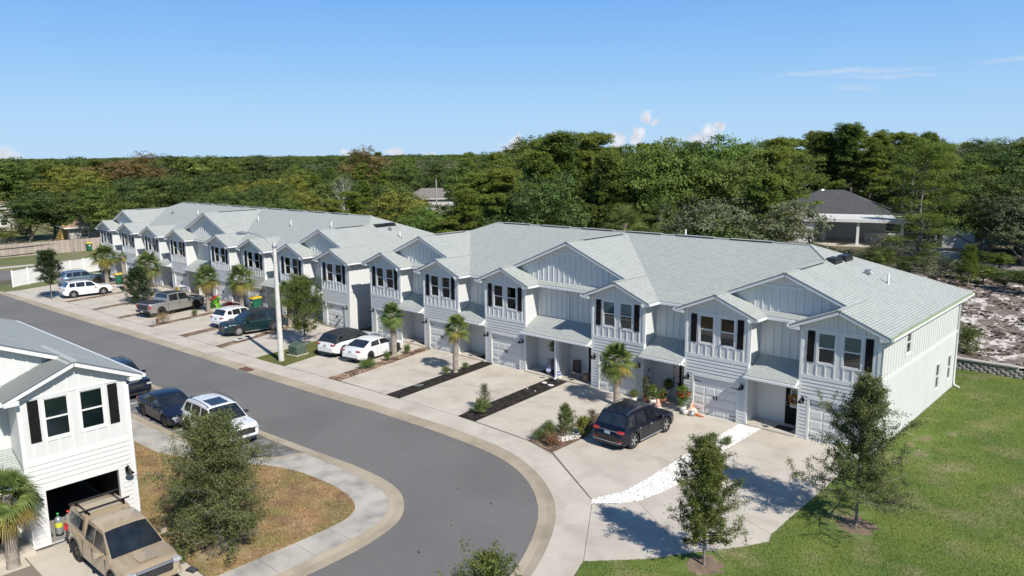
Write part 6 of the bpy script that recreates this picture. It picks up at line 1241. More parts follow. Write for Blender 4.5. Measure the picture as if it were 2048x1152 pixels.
        if cb.get('rails'):
            for sy in (1,-1):
                q=[V(x,sy*(wt-.05),roofz(x)+.03+(.04 if 0<i<N1 else -.02)) for i,x in enumerate(rx)]; put('roof_rail',MB().tube(q,.018,6).mesh('roof_rail',cb['rails']),root)
        if cb.get('sunroof'):
            a,b3=cb['sunroof']; q=[V(a,-wt*.6,roofz(a)+.006),V(b3,-wt*.6,roofz(b3)+.006),V(b3,wt*.6,roofz(b3)+.006),V(a,wt*.6,roofz(a)+.006)]; me=MB().prism(q,(0,0,.012)).mesh('sunroof',CGL); fixn(me); put('sunroof',me,root)
        if cb.get('bars'):
            for x in cb['bars']: put('roof_bar',MB().box(V(x-.03,-wt-.12,roofz(x)+.07),V(x+.03,wt+.12,roofz(x)+.11)).box(V(x-.05,-wt+.06,roofz(x)-.02),V(x+.05,-wt+.14,roofz(x)+.07)).box(V(x-.05,wt-.14,roofz(x)-.02),V(x+.05,wt-.06,roofz(x)+.07)).mesh('roof_bar',METB),root)
            for sy in (1,-1): put('roof_track',MB().box(V(xb+.05,sy*(wt-.14)-.03,roofz(xb)+.0),V(xc-.02,sy*(wt-.14)+.03,roofz(xc)+.05)).mesh('roof_track',METB),root)
        if cb.get('fin'): x=cb['fin']; put('antenna_fin',MB().add([V(x-.09,-.02,roofz(x)),V(x+.09,-.02,roofz(x)),V(x+.09,.02,roofz(x)),V(x-.09,.02,roofz(x)),V(x-.08,0,roofz(x)+.07)],[(0,1,4),(1,2,4),(2,3,4),(3,0,4)]).mesh('antenna_fin',body),root)
    # door seams and handles, side trim
    for sy in (1,-1):
        for x in S.get('seams',[]):
            zt=interp(top,x); put('door_seam',MB().box((x+x_off-.010,sy*hw*.992-.008,sill+.12),(x+x_off+.010,sy*hw*.992+.008,zt-.07)).mesh('door_seam',UND),root)
        for x in S.get('handles',[]): put('door_handle',MB().box((x+x_off-.09,sy*(hw*.985)-.02,interp(top,x)-.17),(x+x_off+.09,sy*(hw*.985)+.03,interp(top,x)-.13)).mesh('door_handle',S.get('handle_mat',body)),root)
        if S.get('sidetrim'): put('side_step',MB().box((x_off+xr+ra+.05,sy*hw*.99-.03,sill-.03),(x_off+xf-ra-.05,sy*hw*.99+.05,sill+.04)).mesh('side_step',S['sidetrim']),root)
        # mirror
        xm,zm=S['mirror']; m=MB(); m.box((x_off+xm-.05,sy*hw*.9 if sy>0 else sy*(hw*1.04),zm),(x_off+xm+.02,sy*(hw*1.04) if sy>0 else sy*hw*.9,zm+.05))
        y0,y1=sorted((sy*(hw+.04),sy*(hw+.25))); m.add([(x_off+xm-.07,y0,zm),(x_off+xm+.09,y0,zm+.02),(x_off+xm+.06,y1,zm+.03),(x_off+xm-.06,y1,zm+.01),(x_off+xm-.07,y0,zm+.17),(x_off+xm+.05,y0,zm+.17),(x_off+xm+.03,y1,zm+.15),(x_off+xm-.06,y1,zm+.15)],[(0,3,2,1),(4,5,6,7),(0,1,5,4),(1,2,6,5),(2,3,7,6),(3,0,4,7)])
        put('mirror',m.mesh('mirror',S.get('mirror_mat',body)),root)
    # front and rear details : boxes slightly proud; spec lists (name, x0,x1, y0,y1, z0,z1, mat, mirror)
    for (nm,x0,x1,y0,y1,z0,z1,mt,mir) in S['bits']:
        for sy in ((1,-1) if mir else (1,)):
            ya,yb=(y0,y1) if sy>0 else (-y1,-y0)
            bm=bmesh.new(); bmesh.ops.create_cube(bm,size=1); 
            for v in bm.verts: v.co=Vector((x_off+(x0+x1)/2+v.co.x*(x1-x0),(ya+yb)/2+v.co.y*(yb-ya),(z0+z1)/2+v.co.z*(z1-z0)))
            bv=min(x1-x0,yb-ya,z1-z0)*.3; bmesh.ops.bevel(bm,geom=list(bm.edges),offset=bv,segments=2,affect='EDGES'); me=bpy.data.meshes.new(nm); bm.to_mesh(me); bm.free(); me.materials.append(mt)
            put(nm,me,root)
    ty,rm=wheel_meshes(rw,S.get('ww',.235),S['rim'],S.get('spokes',5),S.get('style',0))
    for ax in (xr,xf):
        for sy in (-1,1):
            w=put('wheel',None,root,loc=(x_off+ax,sy*(hw-.125),rw)); 
            if sy>0: w.rotation_euler=(0,0,PI)
            put('tyre',ty,w); put('rim',rm,w)
    return root
def std_bits(L,hw,zf,zr_,grille=True,plate=PLTW,tl=(.12,.34),hl=(.13,.34),tall=False):
    """headlamps, tail lamps, grille, plate and bumpers; zf = hood edge height, zr_ = rear lamp height"""
    B=[('headlight',L-.30,L-.035,hw*.58,hw*.885,zf-.20,zf-.08,LGT,True),('tail_light',.02,.24,hw*.52,hw*.9,zr_-tl[0],zr_,RLT,True),
       ('license_plate',-.012,.02,-.16,.16,zr_-.2 if not tall else zr_-.05,zr_-.05 if not tall else zr_+.1,plate,False),('lower_grille',L-.06,L+.012,-hw*.62,hw*.62,.30,.44,CPL,False),('rear_diffuser',-.015,.08,-hw*.72,hw*.72,.28,.44,CPL,False)]
    if grille: B.append(('grille',L-.06,L+.010,-hw*.42,hw*.42,zf-.28,zf-.07,CPL,False))
    return B
HP=PI/2
# dark blue crossover at the near garage
L=4.82;t=[(0,.80),(.12,1.0),(.5,1.08),(2.2,1.05),(3.3,1.02),(3.5,1.0),(4.5,.90),(4.72,.78),(4.82,.62)]
NAVY=paint('midnight_blue_paint',(.004,.005,.014),.0,.3)
car('parked_crossover','midnight blue crossover with silver roof rail and turquoise plate, parked nose to the garage','crossover',(-9.42,-6.12,0),HP,dict(L=L,W=1.93,wb=2.915,r=.385,xr=.93,top=t,paint=NAVY,rim=ALLOY,spokes=5,style=1,sill=.27,
 cabins=[dict(x=(.18,.62,2.75,3.62),z=1.76,z1=1.70,z2=1.70,win=[(.55,1.15,.14,.12),(1.22,2.12,.14,.08),(2.18,3.30,.14,.08)],rails=CHR,bm=.2,fin=.9)],seams=[1.2,2.15,3.2],handles=[1.42,2.4],handle_mat=CHR,sidetrim=METG,mirror=(3.05,1.02),
 bits=std_bits(L,.965,.86,1.0,plate=PLT)+[('chrome_strip',-.02,.03,-.55,.55,.98,1.0,CHR,False),('bumper_strip',-.02,.05,-.8,.8,.42,.45,CHR,False),('reflector',-.01,.06,.5,.85,.52,.55,RLT,True)]))
# white sedan
L=4.85;t=[(0,.74),(.08,.98),(.5,1.03),(1.4,.99),(3.3,.94),(3.7,.92),(4.55,.78),(4.75,.66),(4.85,.52)]
WHT=paint('white_car_paint',(.76,.77,.77)); 
car('white_sedan','white sedan with black wheels and tinted glass beside the woven-trunk palm','sedan',(-31.32,-5.05,0),HP+R(11),dict(L=L,W=1.84,wb=2.8,r=.335,xr=1.08,top=t,paint=WHT,rim=DRIM,spokes=5,sill=.2,
 cabins=[dict(x=(.42,1.35,2.75,3.75),z=1.46,z1=1.39,z2=1.40,win=[(1.15,2.1,.16,.10),(2.16,3.35,.16,.10)],bm=.10)],seams=[1.75,2.13,3.3],handles=[1.55,2.5],mirror=(3.12,.93),bits=std_bits(L,.92,.76,.93,tl=(.13,.3))))
# white SUV, black roof
L=4.80;t=[(0,.78),(.1,1.05),(.5,1.10),(2.2,1.08),(3.4,1.05),(3.6,1.03),(4.55,.95),(4.72,.80),(4.80,.60)]
car('white_suv','white sport utility car with a black roof, left of the white sedan','suv',(-33.75,-5.3,0),HP+R(9),dict(L=L,W=1.93,wb=2.87,r=.375,xr=.95,top=t,paint=WHT,rim=DRIM,spokes=5,style=1,sill=.28,clad=1,
 cabins=[dict(x=(.12,.6,2.65,3.62),z=1.68,z1=1.60,z2=1.62,roof=CPL,paint=CPL,win=[(.55,1.2,.2,.15),(1.26,2.15,.14,.08),(2.2,3.3,.14,.08)],bm=.2)],seams=[1.2,2.17,3.25],handles=[1.45,2.45],mirror=(3.05,1.03),mirror_mat=CPL,bits=std_bits(L,.965,.9,1.0)))
# green SUV facing the street
L=5.0;t=[(0,.78),(.1,1.05),(.5,1.12),(2.2,1.10),(3.5,1.07),(3.75,1.06),(4.75,.98),(4.92,.82),(5.0,.6)]
GRN=paint('dark_teal_paint',(.006,.026,.030),.1,.3)
car('green_suv','dark teal three-row suv backed in, its nose toward the street','suv',(-44.55,-6.75,0),-HP-R(8),dict(L=L,W=1.98,wb=2.9,r=.385,xr=1.05,top=t,paint=GRN,rim=ALLOY,spokes=10,sill=.28,clad=1,
 cabins=[dict(x=(.15,.6,2.85,3.75),z=1.77,z1=1.70,z2=1.70,roof=CPL,win=[(.5,1.25,.15,.12),(1.32,2.25,.14,.08),(2.32,3.42,.14,.08)],rails=CPL,bm=.2)],seams=[1.3,2.28,3.35],handles=[1.55,2.5],sidetrim=CHR,mirror=(3.2,1.06),mirror_mat=GRN,bits=std_bits(L,.99,.95,1.02)+[('chrome_surround',4.93,5.02,.38,.44,.62,.9,CHR,True)]))
# small white crossover
L=4.3;t=[(0,.70),(.1,.98),(.5,1.05),(1.9,1.02),(3.0,.98),(3.2,.97),(4.0,.9),(4.22,.75),(4.3,.58)]
car('white_crossover','small white crossover with grey cladding and red lamps, left of the teal suv','crossover',(-48.0,-6.1,0),HP+R(8),dict(L=L,W=1.78,wb=2.62,r=.34,xr=.8,top=t,paint=WHT,rim=DRIM,spokes=5,sill=.26,clad=2,
 cabins=[dict(x=(.12,.62,2.4,3.2),z=1.60,z1=1.52,z2=1.54,win=[(.6,1.05,.2,.2),(1.1,1.85,.14,.08),(1.9,2.85,.14,.08)],bm=.2)],seams=[1.1,1.88,2.8],handles=[1.3,2.15],mirror=(2.65,.96),bits=std_bits(L,.89,.85,.98)))
# silver pickup
L=5.9;t=[(0,1.15),(.06,1.27),(1.7,1.27),(1.9,1.24),(4.1,1.20),(4.4,1.18),(5.6,1.10),(5.8,.95),(5.9,.7)]
SIL=paint('silver_grey_paint',(.36,.355,.34),.5,.3)
car('silver_pickup','silver crew-cab pickup with black roof, black bed cover and black wheels','pickup',(-57.1,-7.5,0),HP+R(13),dict(L=L,W=2.06,wb=3.67,r=.42,xr=1.12,top=t,paint=SIL,rim=DRIM,spokes=6,ww=.28,sill=.38,
 cabins=[dict(x=(1.78,2.0,3.75,4.5),z=1.95,z1=1.90,z2=1.88,wt=.78,roof=CPL,win=[(2.02,2.95,.14,.08),(3.02,4.2,.14,.08)],bm=.35)],seams=[1.85,2.98,4.1],handles=[2.2,3.2],mirror=(3.95,1.2),mirror_mat=CPL,
 bits=[('headlight',5.6,5.87,.6,.93,.86,1.02,LGT,True),('tail_light',.0,.14,.78,.99,.82,1.14,RLT,True),('rear_bumper',-.12,.1,-.92,.92,.48,.66,CPL,False),('tailgate_trim',-.015,.03,-.72,.72,.72,1.18,CPL,False),('bed_cover',.06,1.72,-.88,.88,1.285,1.325,CPL,False),('license_plate',-.13,-.1,-.16,.16,.52,.64,PLTW,False),('grille',5.82,5.92,-.58,.58,.7,1.0,CPL,False),('hood_cap',4.45,5.6,-.75,.75,1.135,1.16,CPL,False)]))
# two cars at the far end
L=4.7;t=[(0,.76),(.1,1.02),(.5,1.08),(2.1,1.06),(3.2,1.03),(3.45,1.02),(4.4,.95),(4.62,.8),(4.7,.6)]
car('white_crossover','white crossover with black side windows in the end driveway, front outward toward the house','crossover',(-72.2,-9.4,0),HP-R(3),dict(L=L,W=1.84,wb=2.79,r=.36,xr=.9,top=t,paint=WHT,rim=ALLOY,spokes=5,sill=.25,clad=1,
 cabins=[dict(x=(.14,.6,2.6,3.5),z=1.67,z1=1.6,z2=1.6,win=[(.55,1.15,.14,.12),(1.2,2.05,.14,.08),(2.1,3.2,.14,.08)],rails=CPL,bm=.2)],seams=[1.2,2.08,3.15],handles=[1.42,2.35],mirror=(2.95,1.02),bits=std_bits(L,.92,.9,.98)))
LBL=paint('pale_blue_paint',(.17,.24,.29),.5,.3)
car('blue_crossover','pale blue crossover at the very end, beside the white fence','crossover',(-79.9,-7.2,0),HP-R(2),dict(L=L,W=1.84,wb=2.69,r=.36,xr=.9,top=t,paint=LBL,rim=BRZ,spokes=5,sill=.25,clad=1,
 cabins=[dict(x=(.14,.6,2.6,3.5),z=1.67,z1=1.6,z2=1.6,win=[(.55,1.15,.14,.12),(1.2,2.05,.14,.08),(2.1,3.2,.14,.08)],rails=CPL,bm=.2)],seams=[1.2,2.08,3.15],handles=[1.42,2.35],mirror=(2.95,1.02),bits=std_bits(L,.92,.9,.98)))
# kerbside lane
L=4.70;t=[(0,.72),(.08,.98),(.45,1.03),(1.4,1.0),(3.1,.94),(3.5,.92),(4.4,.80),(4.6,.68),(4.70,.52)]
DBL=paint('dark_blue_grey_paint',(.008,.012,.030),.1,.3)
car('blue_sedan','dark blue sedan in the marked kerbside lane behind the white suv','sedan',(-29.45,-19.9,-.055),0,dict(L=L,W=1.8,wb=2.69,r=.33,xr=1.02,top=t,paint=DBL,rim=BRZ,spokes=5,style=1,sill=.2,
 cabins=[dict(x=(.45,1.3,2.65,3.6),z=1.46,z1=1.39,z2=1.40,win=[(1.12,2.02,.16,.10),(2.08,3.25,.16,.10)],bm=.10)],seams=[1.7,2.05,3.2],handles=[1.5,2.4],mirror=(3.02,.93),bits=std_bits(L,.9,.78,.93)+[('chrome_strip',4.64,4.715,-.36,.36,.60,.63,CHR,False)]))
L=4.98;t=[(0,.80),(.1,1.06),(.5,1.12),(2.2,1.10),(3.4,1.07),(3.7,1.06),(4.72,1.0),(4.9,.84),(4.98,.62)]
car('white_suv','large white suv with sunroof and black roof rails behind the bushy oak','suv',(-25.0,-19.35,-.055),0,dict(L=L,W=1.975,wb=2.9,r=.38,xr=1.05,top=t,paint=WHT,rim=BRZ,spokes=5,style=1,sill=.27,clad=1,
 cabins=[dict(x=(.15,.6,2.9,3.75),z=1.75,z1=1.69,z2=1.69,win=[(.5,1.25,.15,.12),(1.32,2.25,.14,.08),(2.32,3.42,.14,.08)],rails=CPL,bm=.2,sunroof=(1.75,2.75),fin=.75)],seams=[1.3,2.28,3.35],handles=[1.55,2.5],mirror=(3.2,1.06),mirror_mat=CPL,bits=std_bits(L,.985,.96,1.02)+[('grille_bar',4.93,5.0,-.62,.62,.58,.86,CPL,False),('bumper_trim',4.9,5.02,-.8,.8,.42,.47,CHR,False)]))
L=5.0;t=[(0,.80),(.1,1.08),(.5,1.14),(2.2,1.12),(3.4,1.1),(3.7,1.08),(4.72,1.02),(4.9,.86),(5.0,.62)]
BLKP=paint('black_car_paint',(.005,.006,.012),.0,.3)
car('black_suv','black suv almost hidden behind the roof corner in the kerbside lane','suv',(-36.3,-19.75,-.055),0,dict(L=L,W=1.98,wb=2.9,r=.39,xr=1.05,top=t,paint=BLKP,rim=DRIM,spokes=5,sill=.27,
 cabins=[dict(x=(.15,.6,2.9,3.75),z=1.77,z1=1.71,z2=1.71,win=[(.5,1.25,.15,.12),(1.32,2.25,.14,.08),(2.32,3.42,.14,.08)],rails=CPL,bm=.2)],seams=[1.3,2.28,3.35],handles=[1.55,2.5],mirror=(3.25,1.08),bits=std_bits(L,.99,.97,1.03)))
# tan pickup with canopy, nearest vehicle
L=5.39;t=[(0,.98),(.05,1.12),(1.6,1.13),(1.8,1.12),(3.9,1.09),(4.1,1.08),(5.05,1.02),(5.28,.90),(5.39,.66)]
TAN=paint('sand_tan_paint',(.36,.285,.19),.05,.33)
car('tan_pickup','sand-coloured pickup with matching canopy and black roof bars, backed up to the open garage','pickup',(-15.55,-27.55,0),R(1),dict(L=L,W=1.91,wb=3.24,r=.40,xr=1.12,top=t,paint=TAN,rim=DRIM,spokes=6,ww=.27,sill=.36,clad=1,
 cabins=[dict(x=(.04,.30,1.72,1.80),z=1.84,z1=1.79,z2=1.80,wt=.72,wb=.86,canopy=True,wind=False,win=[(.34,1.62,.2,.22)],bars=[.55,1.5],bm=.2),dict(x=(1.84,1.90,3.15,4.12),z=1.80,z1=1.76,z2=1.74,wt=.70,win=[(1.96,2.62,.16,.10),(2.68,3.82,.16,.10)],back=False,fin=2.2)],
 seams=[1.83,2.65,3.75],handles=[2.15,2.95],mirror=(3.55,1.1),
 bits=[('headlight',5.1,5.36,.56,.88,.82,.97,LGT,True),('tail_light',-.01,.14,.72,.93,.78,1.08,RLT,True),('rear_bumper',-.12,.1,-.86,.86,.46,.62,CPL,False),('front_bumper',5.22,5.46,-.84,.84,.46,.62,TAN,False),('skid_plate',5.2,5.4,-.6,.6,.3,.46,CPL,False),
 ('grille',5.28,5.42,-.56,.56,.64,.94,CPL,False),('grille_surround',5.26,5.415,-.6,.6,.93,.97,METG,False),('fog_lamp',5.36,5.47,.62,.74,.5,.58,LGT,True),('bonnet_scoop',4.35,4.95,-.32,.32,1.075,1.115,TAN,False),('mud_flap',.70,.73,.66,.93,.28,.58,CPL,True),('wiper',4.02,4.06,-.55,.1,1.10,1.12,CPL,False)]))
# ---------------- street furniture and small things ----------------
PCON=M('pole_concrete',(.60,.59,.56),.8,(.50,.49,.46),scale=3,bump=.2,bscale=40,col3=(.42,.33,.16),scale3=.9,lo3=.62,hi3=.75)
t=thing('lamp_pole','tall tapered concrete street lamp pole with one bent grey arm, standing on the grass patch','lamp pole',(-34.9,-10.02,0))
put('pole',MB().tube([(0,0,-.1),(0,0,8.0)],[.2,.115],14).mesh('pole',PCON),t)
put('arm',MB().tube([(0,0,7.75),(-.25,-.2,8.05),(-.8,-.6,8.45),(-1.35,-.98,8.62),(-1.6,-1.15,8.6)],.035,6).mesh('arm',METG),t)
put('lamp_head',MB().tube([(-1.5,-1.08,8.6),(-1.75,-1.26,8.6),(-2.05,-1.47,8.56)],[.06,.13,.08],8).mesh('lamp_head',METG),t)
put('collar',MB().lathe([(.125,7.6),(.14,7.62),(.14,7.8),(.125,7.82)],12).mesh('collar',METG),t)
DG=M('utility_green',(.07,.10,.075),.5,(.10,.135,.10),scale=5,bump=.1)
t=thing('transformer_box','dark green utility transformer box on the grass patch right of the lamp pole','utility box',(-35.55,-8.35,0),R(8))
put('cabinet',MB().box((-.42,-.45,.06),(.42,.45,.62)).add([(-.45,-.48,.62),(.45,-.48,.62),(.45,.48,.62),(-.45,.48,.62),(-.38,-.3,.78),(.38,-.3,.78),(.38,.44,.78),(-.38,.44,.78)],[(4,5,6,7),(0,1,5,4),(1,2,6,5),(2,3,7,6),(3,0,4,7),(0,3,2,1)]).mesh('cabinet',DG),t)
put('plinth',MB().box((-.52,-.55,-.02),(.52,.55,.07)).mesh('plinth',CON),t); put('door_seam',MB().box((-.01,-.458,.1),(.01,-.45,.6)).box((-.3,-.46,.3),(-.22,-.45,.4)).mesh('door_seam',BLK),t)
t=thing('utility_pedestal','small pale green utility pedestal between the transformer box and the lamp pole','utility box',(-36.4,-8.2,0)); put('pedestal',MB().box((-.12,-.12,0),(.12,.12,.6)).mesh('pedestal',M('pale_green_plastic',(.25,.32,.24),.6,(.2,.26,.2),scale=6)),t); put('pedestal_cap',MB().box((-.14,-.14,.6),(.14,.14,.68)).mesh('pedestal_cap',DG),t)
t=thing('storm_drain','rusty storm drain grate set in the kerb near the lamp pole','drain',(-34.9,-12.55,-.035),R(2))
RST=M('rusty_iron',(.10,.05,.04),.85,(.17,.09,.07),scale=12,bump=.4)
put('grate_frame',MB().box((-.5,-.28,0),(.5,-.22,.035)).box((-.5,.22,0),(.5,.28,.035)).box((-.5,-.22,0),(-.44,.22,.035)).box((.44,-.22,0),(.5,.22,.035)).box((-.44,-.22,-.01),(.44,.22,.004)).mesh('grate_frame',RST),t)
for i in range(7): put('bar',MB().box((-.36+i*.11,-.22,.004),(-.32+i*.11,.22,.03)).mesh('bar',RST) if i==0 else bpy.data.meshes['bar'],t,loc=(i*.11 if i else 0,0,0))
for a in (-36.6,-33.2): slab('inlet_apron',[(a-1.0,-12.92),(a+1.0,-12.85),(a+1.0,-12.18),(a-1.0,-12.2)],.004,-.05,M('pale_new_concrete',(.50,.45,.37),.85,(.56,.51,.43),scale=2,bump=.1,bscale=40)) if False else None
# rubbish bins
GRB=M('bin_green',(.012,.13,.07),.5,(.01,.10,.055),scale=3); YLB=M('bin_yellow',(.62,.42,.03),.45)
def bin_(label,loc,rz=0,s=1.0):
    t=thing('wheelie_bin',label,'bin',loc,rz,'green bins with yellow lids'); t.scale=(s,)*3
    b=MB().add([(-.24,-.26,.1),(.24,-.26,.1),(.24,.28,.1),(-.24,.28,.1),(-.31,-.36,1.0),(.31,-.36,1.0),(.31,.36,1.0),(-.31,.36,1.0)],[(0,3,2,1),(4,5,6,7),(0,1,5,4),(1,2,6,5),(2,3,7,6),(3,0,4,7)]).box((-.33,-.38,.94),(.33,.38,1.0))
    put('bin_body',b.mesh('bin_body',GRB),t); put('lid',MB().add([(-.35,-.42,1.0),(.35,-.42,1.0),(.35,.42,1.02),(-.35,.42,1.02),(-.32,-.36,1.08),(.32,-.36,1.08),(.32,.40,1.13),(-.32,.40,1.13)],[(0,3,2,1),(4,5,6,7),(0,1,5,4),(1,2,6,5),(2,3,7,6),(3,0,4,7)]).mesh('lid',YLB),t)
    for x in (-.3,.26): put('wheel',MB().lathe([(0,0),(.12,0),(.12,.05),(0,.05)],14,c=(x,.3,.12),axis='x').mesh('bin_wheel',RUB),t)
    put('handle',MB().tube([(-.26,.4,1.0),(-.26,.48,1.02),(.26,.48,1.02),(.26,.4,1.0)],.018,6).mesh('handle',GRB),t); put('sticker',MB().box((-.1,-.352,.66),(.1,-.335,.82)).mesh('sticker',M('white_sticker',(.6,.65,.6),.5)),t)
    return t
bin_('green bin with a yellow lid behind the teal suv',(-52.0,-2.3,0),0,1.1); bin_('green bin left of the strapped palm, nearer the broad palm',(-81.0,-4.4,0),.1,1.1); bin_('green bin directly behind the palm with orange straps',(-76.6,-4.6,0),-.1,1.1); bin_('green bin standing against the far wooden fence',(-112.2,4.6,-.03),1.4,1.15)
# porch things
t=thing('patio_chair','brown sling patio chair on the right half of the double porch','chair',(-17.25,-.62,.09),R(35))
CH=M('brown_sling',(.10,.075,.06),.8,(.13,.10,.08),scale=40)
put('seat',MB().box((-.26,-.28,.40),(.26,.24,.43)).mesh('seat',CH),t); put('backrest',MB().add([(-.26,.22,.42),(.26,.22,.42),(.25,.42,1.05),(-.25,.42,1.05),(-.26,.25,.42),(.26,.25,.42),(.25,.45,1.05),(-.25,.45,1.05)],[(0,1,2,3),(4,7,6,5),(0,4,5,1),(1,5,6,2),(2,6,7,3),(3,7,4,0)]).mesh('backrest',CH),t)
for sx in (-1,1):
    put('leg',MB().tube([(sx*.28,-.3,0),(sx*.28,-.3,.6),(sx*.28,.28,.64)],.016,6).mesh('leg',METB),t); put('leg',MB().tube([(sx*.28,-.28,.42),(sx*.28,.4,.0)],.016,6).mesh('leg',METB),t)
t=thing('cardboard_box','brown cardboard box on the porch right of the patio chair','box',(-16.5,-.62,.09),R(12)); put('carton',MB().box((-.2,-.2,0),(.2,.2,.42)).mesh('carton',M('cardboard',(.20,.13,.09),.8,(.25,.17,.12),scale=5)),t); put('flap',MB().add([(-.2,-.2,.42),(.2,-.2,.42),(.2,-.33,.5),(-.2,-.33,.5)],[(0,1,2,3)]).mesh('flap',MATS['cardboard']),t); put('tape',MB().box((-.03,-.205,0),(.03,.205,.425)).mesh('tape',M('tape',(.35,.27,.18),.4)),t)
BLU=M('blue_sign',(.05,.09,.30),.4); WSG=M('white_lettering',(.75,.75,.78),.5)
for lab,x,y in (('blue octagonal yard sign left of the porch post downspout',-18.55,-1.72),('blue octagonal yard sign right of the porch post, nearer the chair',-17.62,-1.85)):
    t=thing('yard_sign',lab,'sign',(x,y,0),R(35),'blue yard signs')
    put('sign_plate',MB().lathe([(0,.0),(.16,0),(.16,.012),(0,.012)],8,c=(0,-.01,.62),axis='y',smooth=False).mesh('sign_plate',BLU),t); put('emblem',MB().box((-.10,-.016,.585),(.10,-.0105,.655)).lathe([(.125,-.0165),(.14,-.0165)],8,c=(0,0,.62),axis='y').mesh('emblem',WSG),t); put('stake',MB().tube([(0,0,-.05),(0,0,.5)],.01,5).mesh('stake',METG),t)
def stone(lab,x,y,r,nm='stepping_stone',z=.03,col=WST):
    rr=random.Random(int(x*100)); m=MB(); pts=[(x+r*rr.uniform(.8,1.1)*math.cos(2*PI*i/9),y+.8*r*rr.uniform(.8,1.1)*math.sin(2*PI*i/9)) for i in range(9)]; o=slab(nm,pts,z+.02,0,col,None,None); tag(o,lab,'stone','pale stones in the black mulch')
stone('pale stepping stone in the black mulch, left of the pair',-18.3,-2.4,.2); stone('pale stepping stone in the black mulch, right of the pair',-17.7,-2.55,.2)
stone('small tan stone in the wide mulch strip, left',-18.35,-3.9,.07); stone('small white stone in the wide mulch strip, right',-17.65,-4.0,.06); 
o=slab('slate_tile',[(-23.85,-7.9),(-23.4,-7.75),(-23.5,-7.35),(-23.95,-7.5)],.035,0,M('slate',(.25,.29,.28),.6,(.2,.23,.22),scale=5),None,None); tag(o,'grey square slate lying in the mulch strip of the smooth palm','tile')
for lab,x0,x1 in (('black door mat before the left door of the double porch',-19.9,-19.1),('black door mat in the porch between the first pair of garages',-31.2,-30.5),('black door mat in the porch left of the black mulch',-25.4,-24.7),('black door mat before the door beside the corner garage',-4.75,-3.9)):
    o=put('door_mat',MB().box((x0,-.95,.092),(x1,-.4,.11)).mesh('door_mat',M('mat_rubber',(.02,.02,.02),.95,(.05,.045,.04),scale=30))); tag(o,lab,'door mat','door mats')
o=thing('hanging_basket','leafy hanging basket under the porch roof by the left door of the double porch','plant',(-18.75,-1.0,2.3)); put('cord',MB().tube([(0,0,.25),(0,0,-.4)],.008,4).mesh('cord',METB),o); st=bush(.5,.7,1500,.035,L_PALM,61); put('crown',st[1],o,loc=(0,0,-.75)); put('basket',MB().lathe([(0,-.75),(.14,-.7),(.17,-.55)],12).mesh('basket',BARK),o)
o=thing('pampas_plume','dusty mauve dried plant in a pot beside the porch post','plant',(-18.8,-.9,.09)); put('pot',MB().lathe([(.0,0),(.13,0),(.17,.3),(.0,.28)],12).mesh('pot',METB),o); put('crown',bush(.6,.8,2200,.035,M('mauve_plume',(.30,.25,.25),.9,(.2,.16,.16),scale=8,island=.3),62)[1],o,loc=(0,0,.25))
# flower corner of the fourth porch
TER=M('white_pot',(.6,.58,.55),.6); POT2=M('terracotta',(.40,.16,.09),.8,(.5,.25,.15),scale=6); ORG=M('orange_fabric',(.55,.16,.05),.7)
def potted(lab,x,y,h,w,mat,seed,fl=None,pot=TER,z=0,nm='potted_plant'):
    t=thing(nm,lab,'potted plant',(x,y,z),0,'pots by the flowery porch'); put('pot',MB().lathe([(0,0),(.14,0),(.19,.32),(.17,.32),(.15,.27),(0,.27)],14).mesh('pot',pot),t); tm,lm=bush(h,w,int(2600*w),.04,mat,seed); put('stems',tm,t,loc=(0,0,.22)); put('crown',lm,t,loc=(0,0,.22))
    if fl: flowers(t,(0,0,.25+h*.65),(w*.4,w*.4,h*.35),fl[1],.035,fl[0])
    return t
potted('red-flowered bushy plant in a pale pot left of the lowered garage siding',-9.45,-1.55,1.0,.95,L_GRN,71,(RED,150)); potted('pot of yellow mums at the back of the flowery porch',-11.1,-.35,.45,.55,L_OAK,72,(M('yellow_petals',(.45,.30,.03),.6,(.6,.42,.05),scale=12,island=.3),260),TER,.35)
potted('tall leafy plant in the left corner of the flowery porch',-11.85,-1.35,1.15,.6,L_OLV,73,None,POT2); potted('leafy plant with pink blooms in a white pot at the porch edge',-11.3,-1.55,.75,.6,L_GRN,74,(PNK,60)); potted('orange-red flowering pot on the porch step',-10.95,-1.1,.45,.4,L_OAK,75,(M('orange_petals',(.5,.10,.03),.6,(.6,.2,.05),scale=12,island=.3),120),POT2)
potted('low clump in a small pot at the foot of the garage wall',-12.3,-1.9,.35,.4,L_PALM,76)
t=thing('garden_ornament','pale pink seated garden ornament among the flower pots','ornament',(-10.85,-1.75,0)); put('ornament_body',MB().lathe([(0,0),(.14,.02),(.17,.14),(.1,.28),(.11,.36),(.06,.45),(0,.47)],12).mesh('ornament_body',M('pale_pink_ceramic',(.6,.36,.30),.5)),t); put('ornament_base',MB().lathe([(0,-.0),(.19,0),(.19,.03),(0,.03)],12).mesh('ornament_base',TER),t)
t=thing('ceramic_pots','white ceramic pot below the red-flowered plant','pot',(-9.15,-1.85,0)); put('pot',MB().lathe([(0,0),(.12,0),(.17,.2),(.13,.26),(0,.24)],12).mesh('pot2',TER),t)
t=thing('ceramic_pots','silvery squat pot right of the red-flowered plant','pot',(-8.8,-1.75,0)); put('pot',MB().lathe([(0,0),(.14,0),(.2,.12),(.14,.24),(0,.22)],12).mesh('pot3',METG),t)
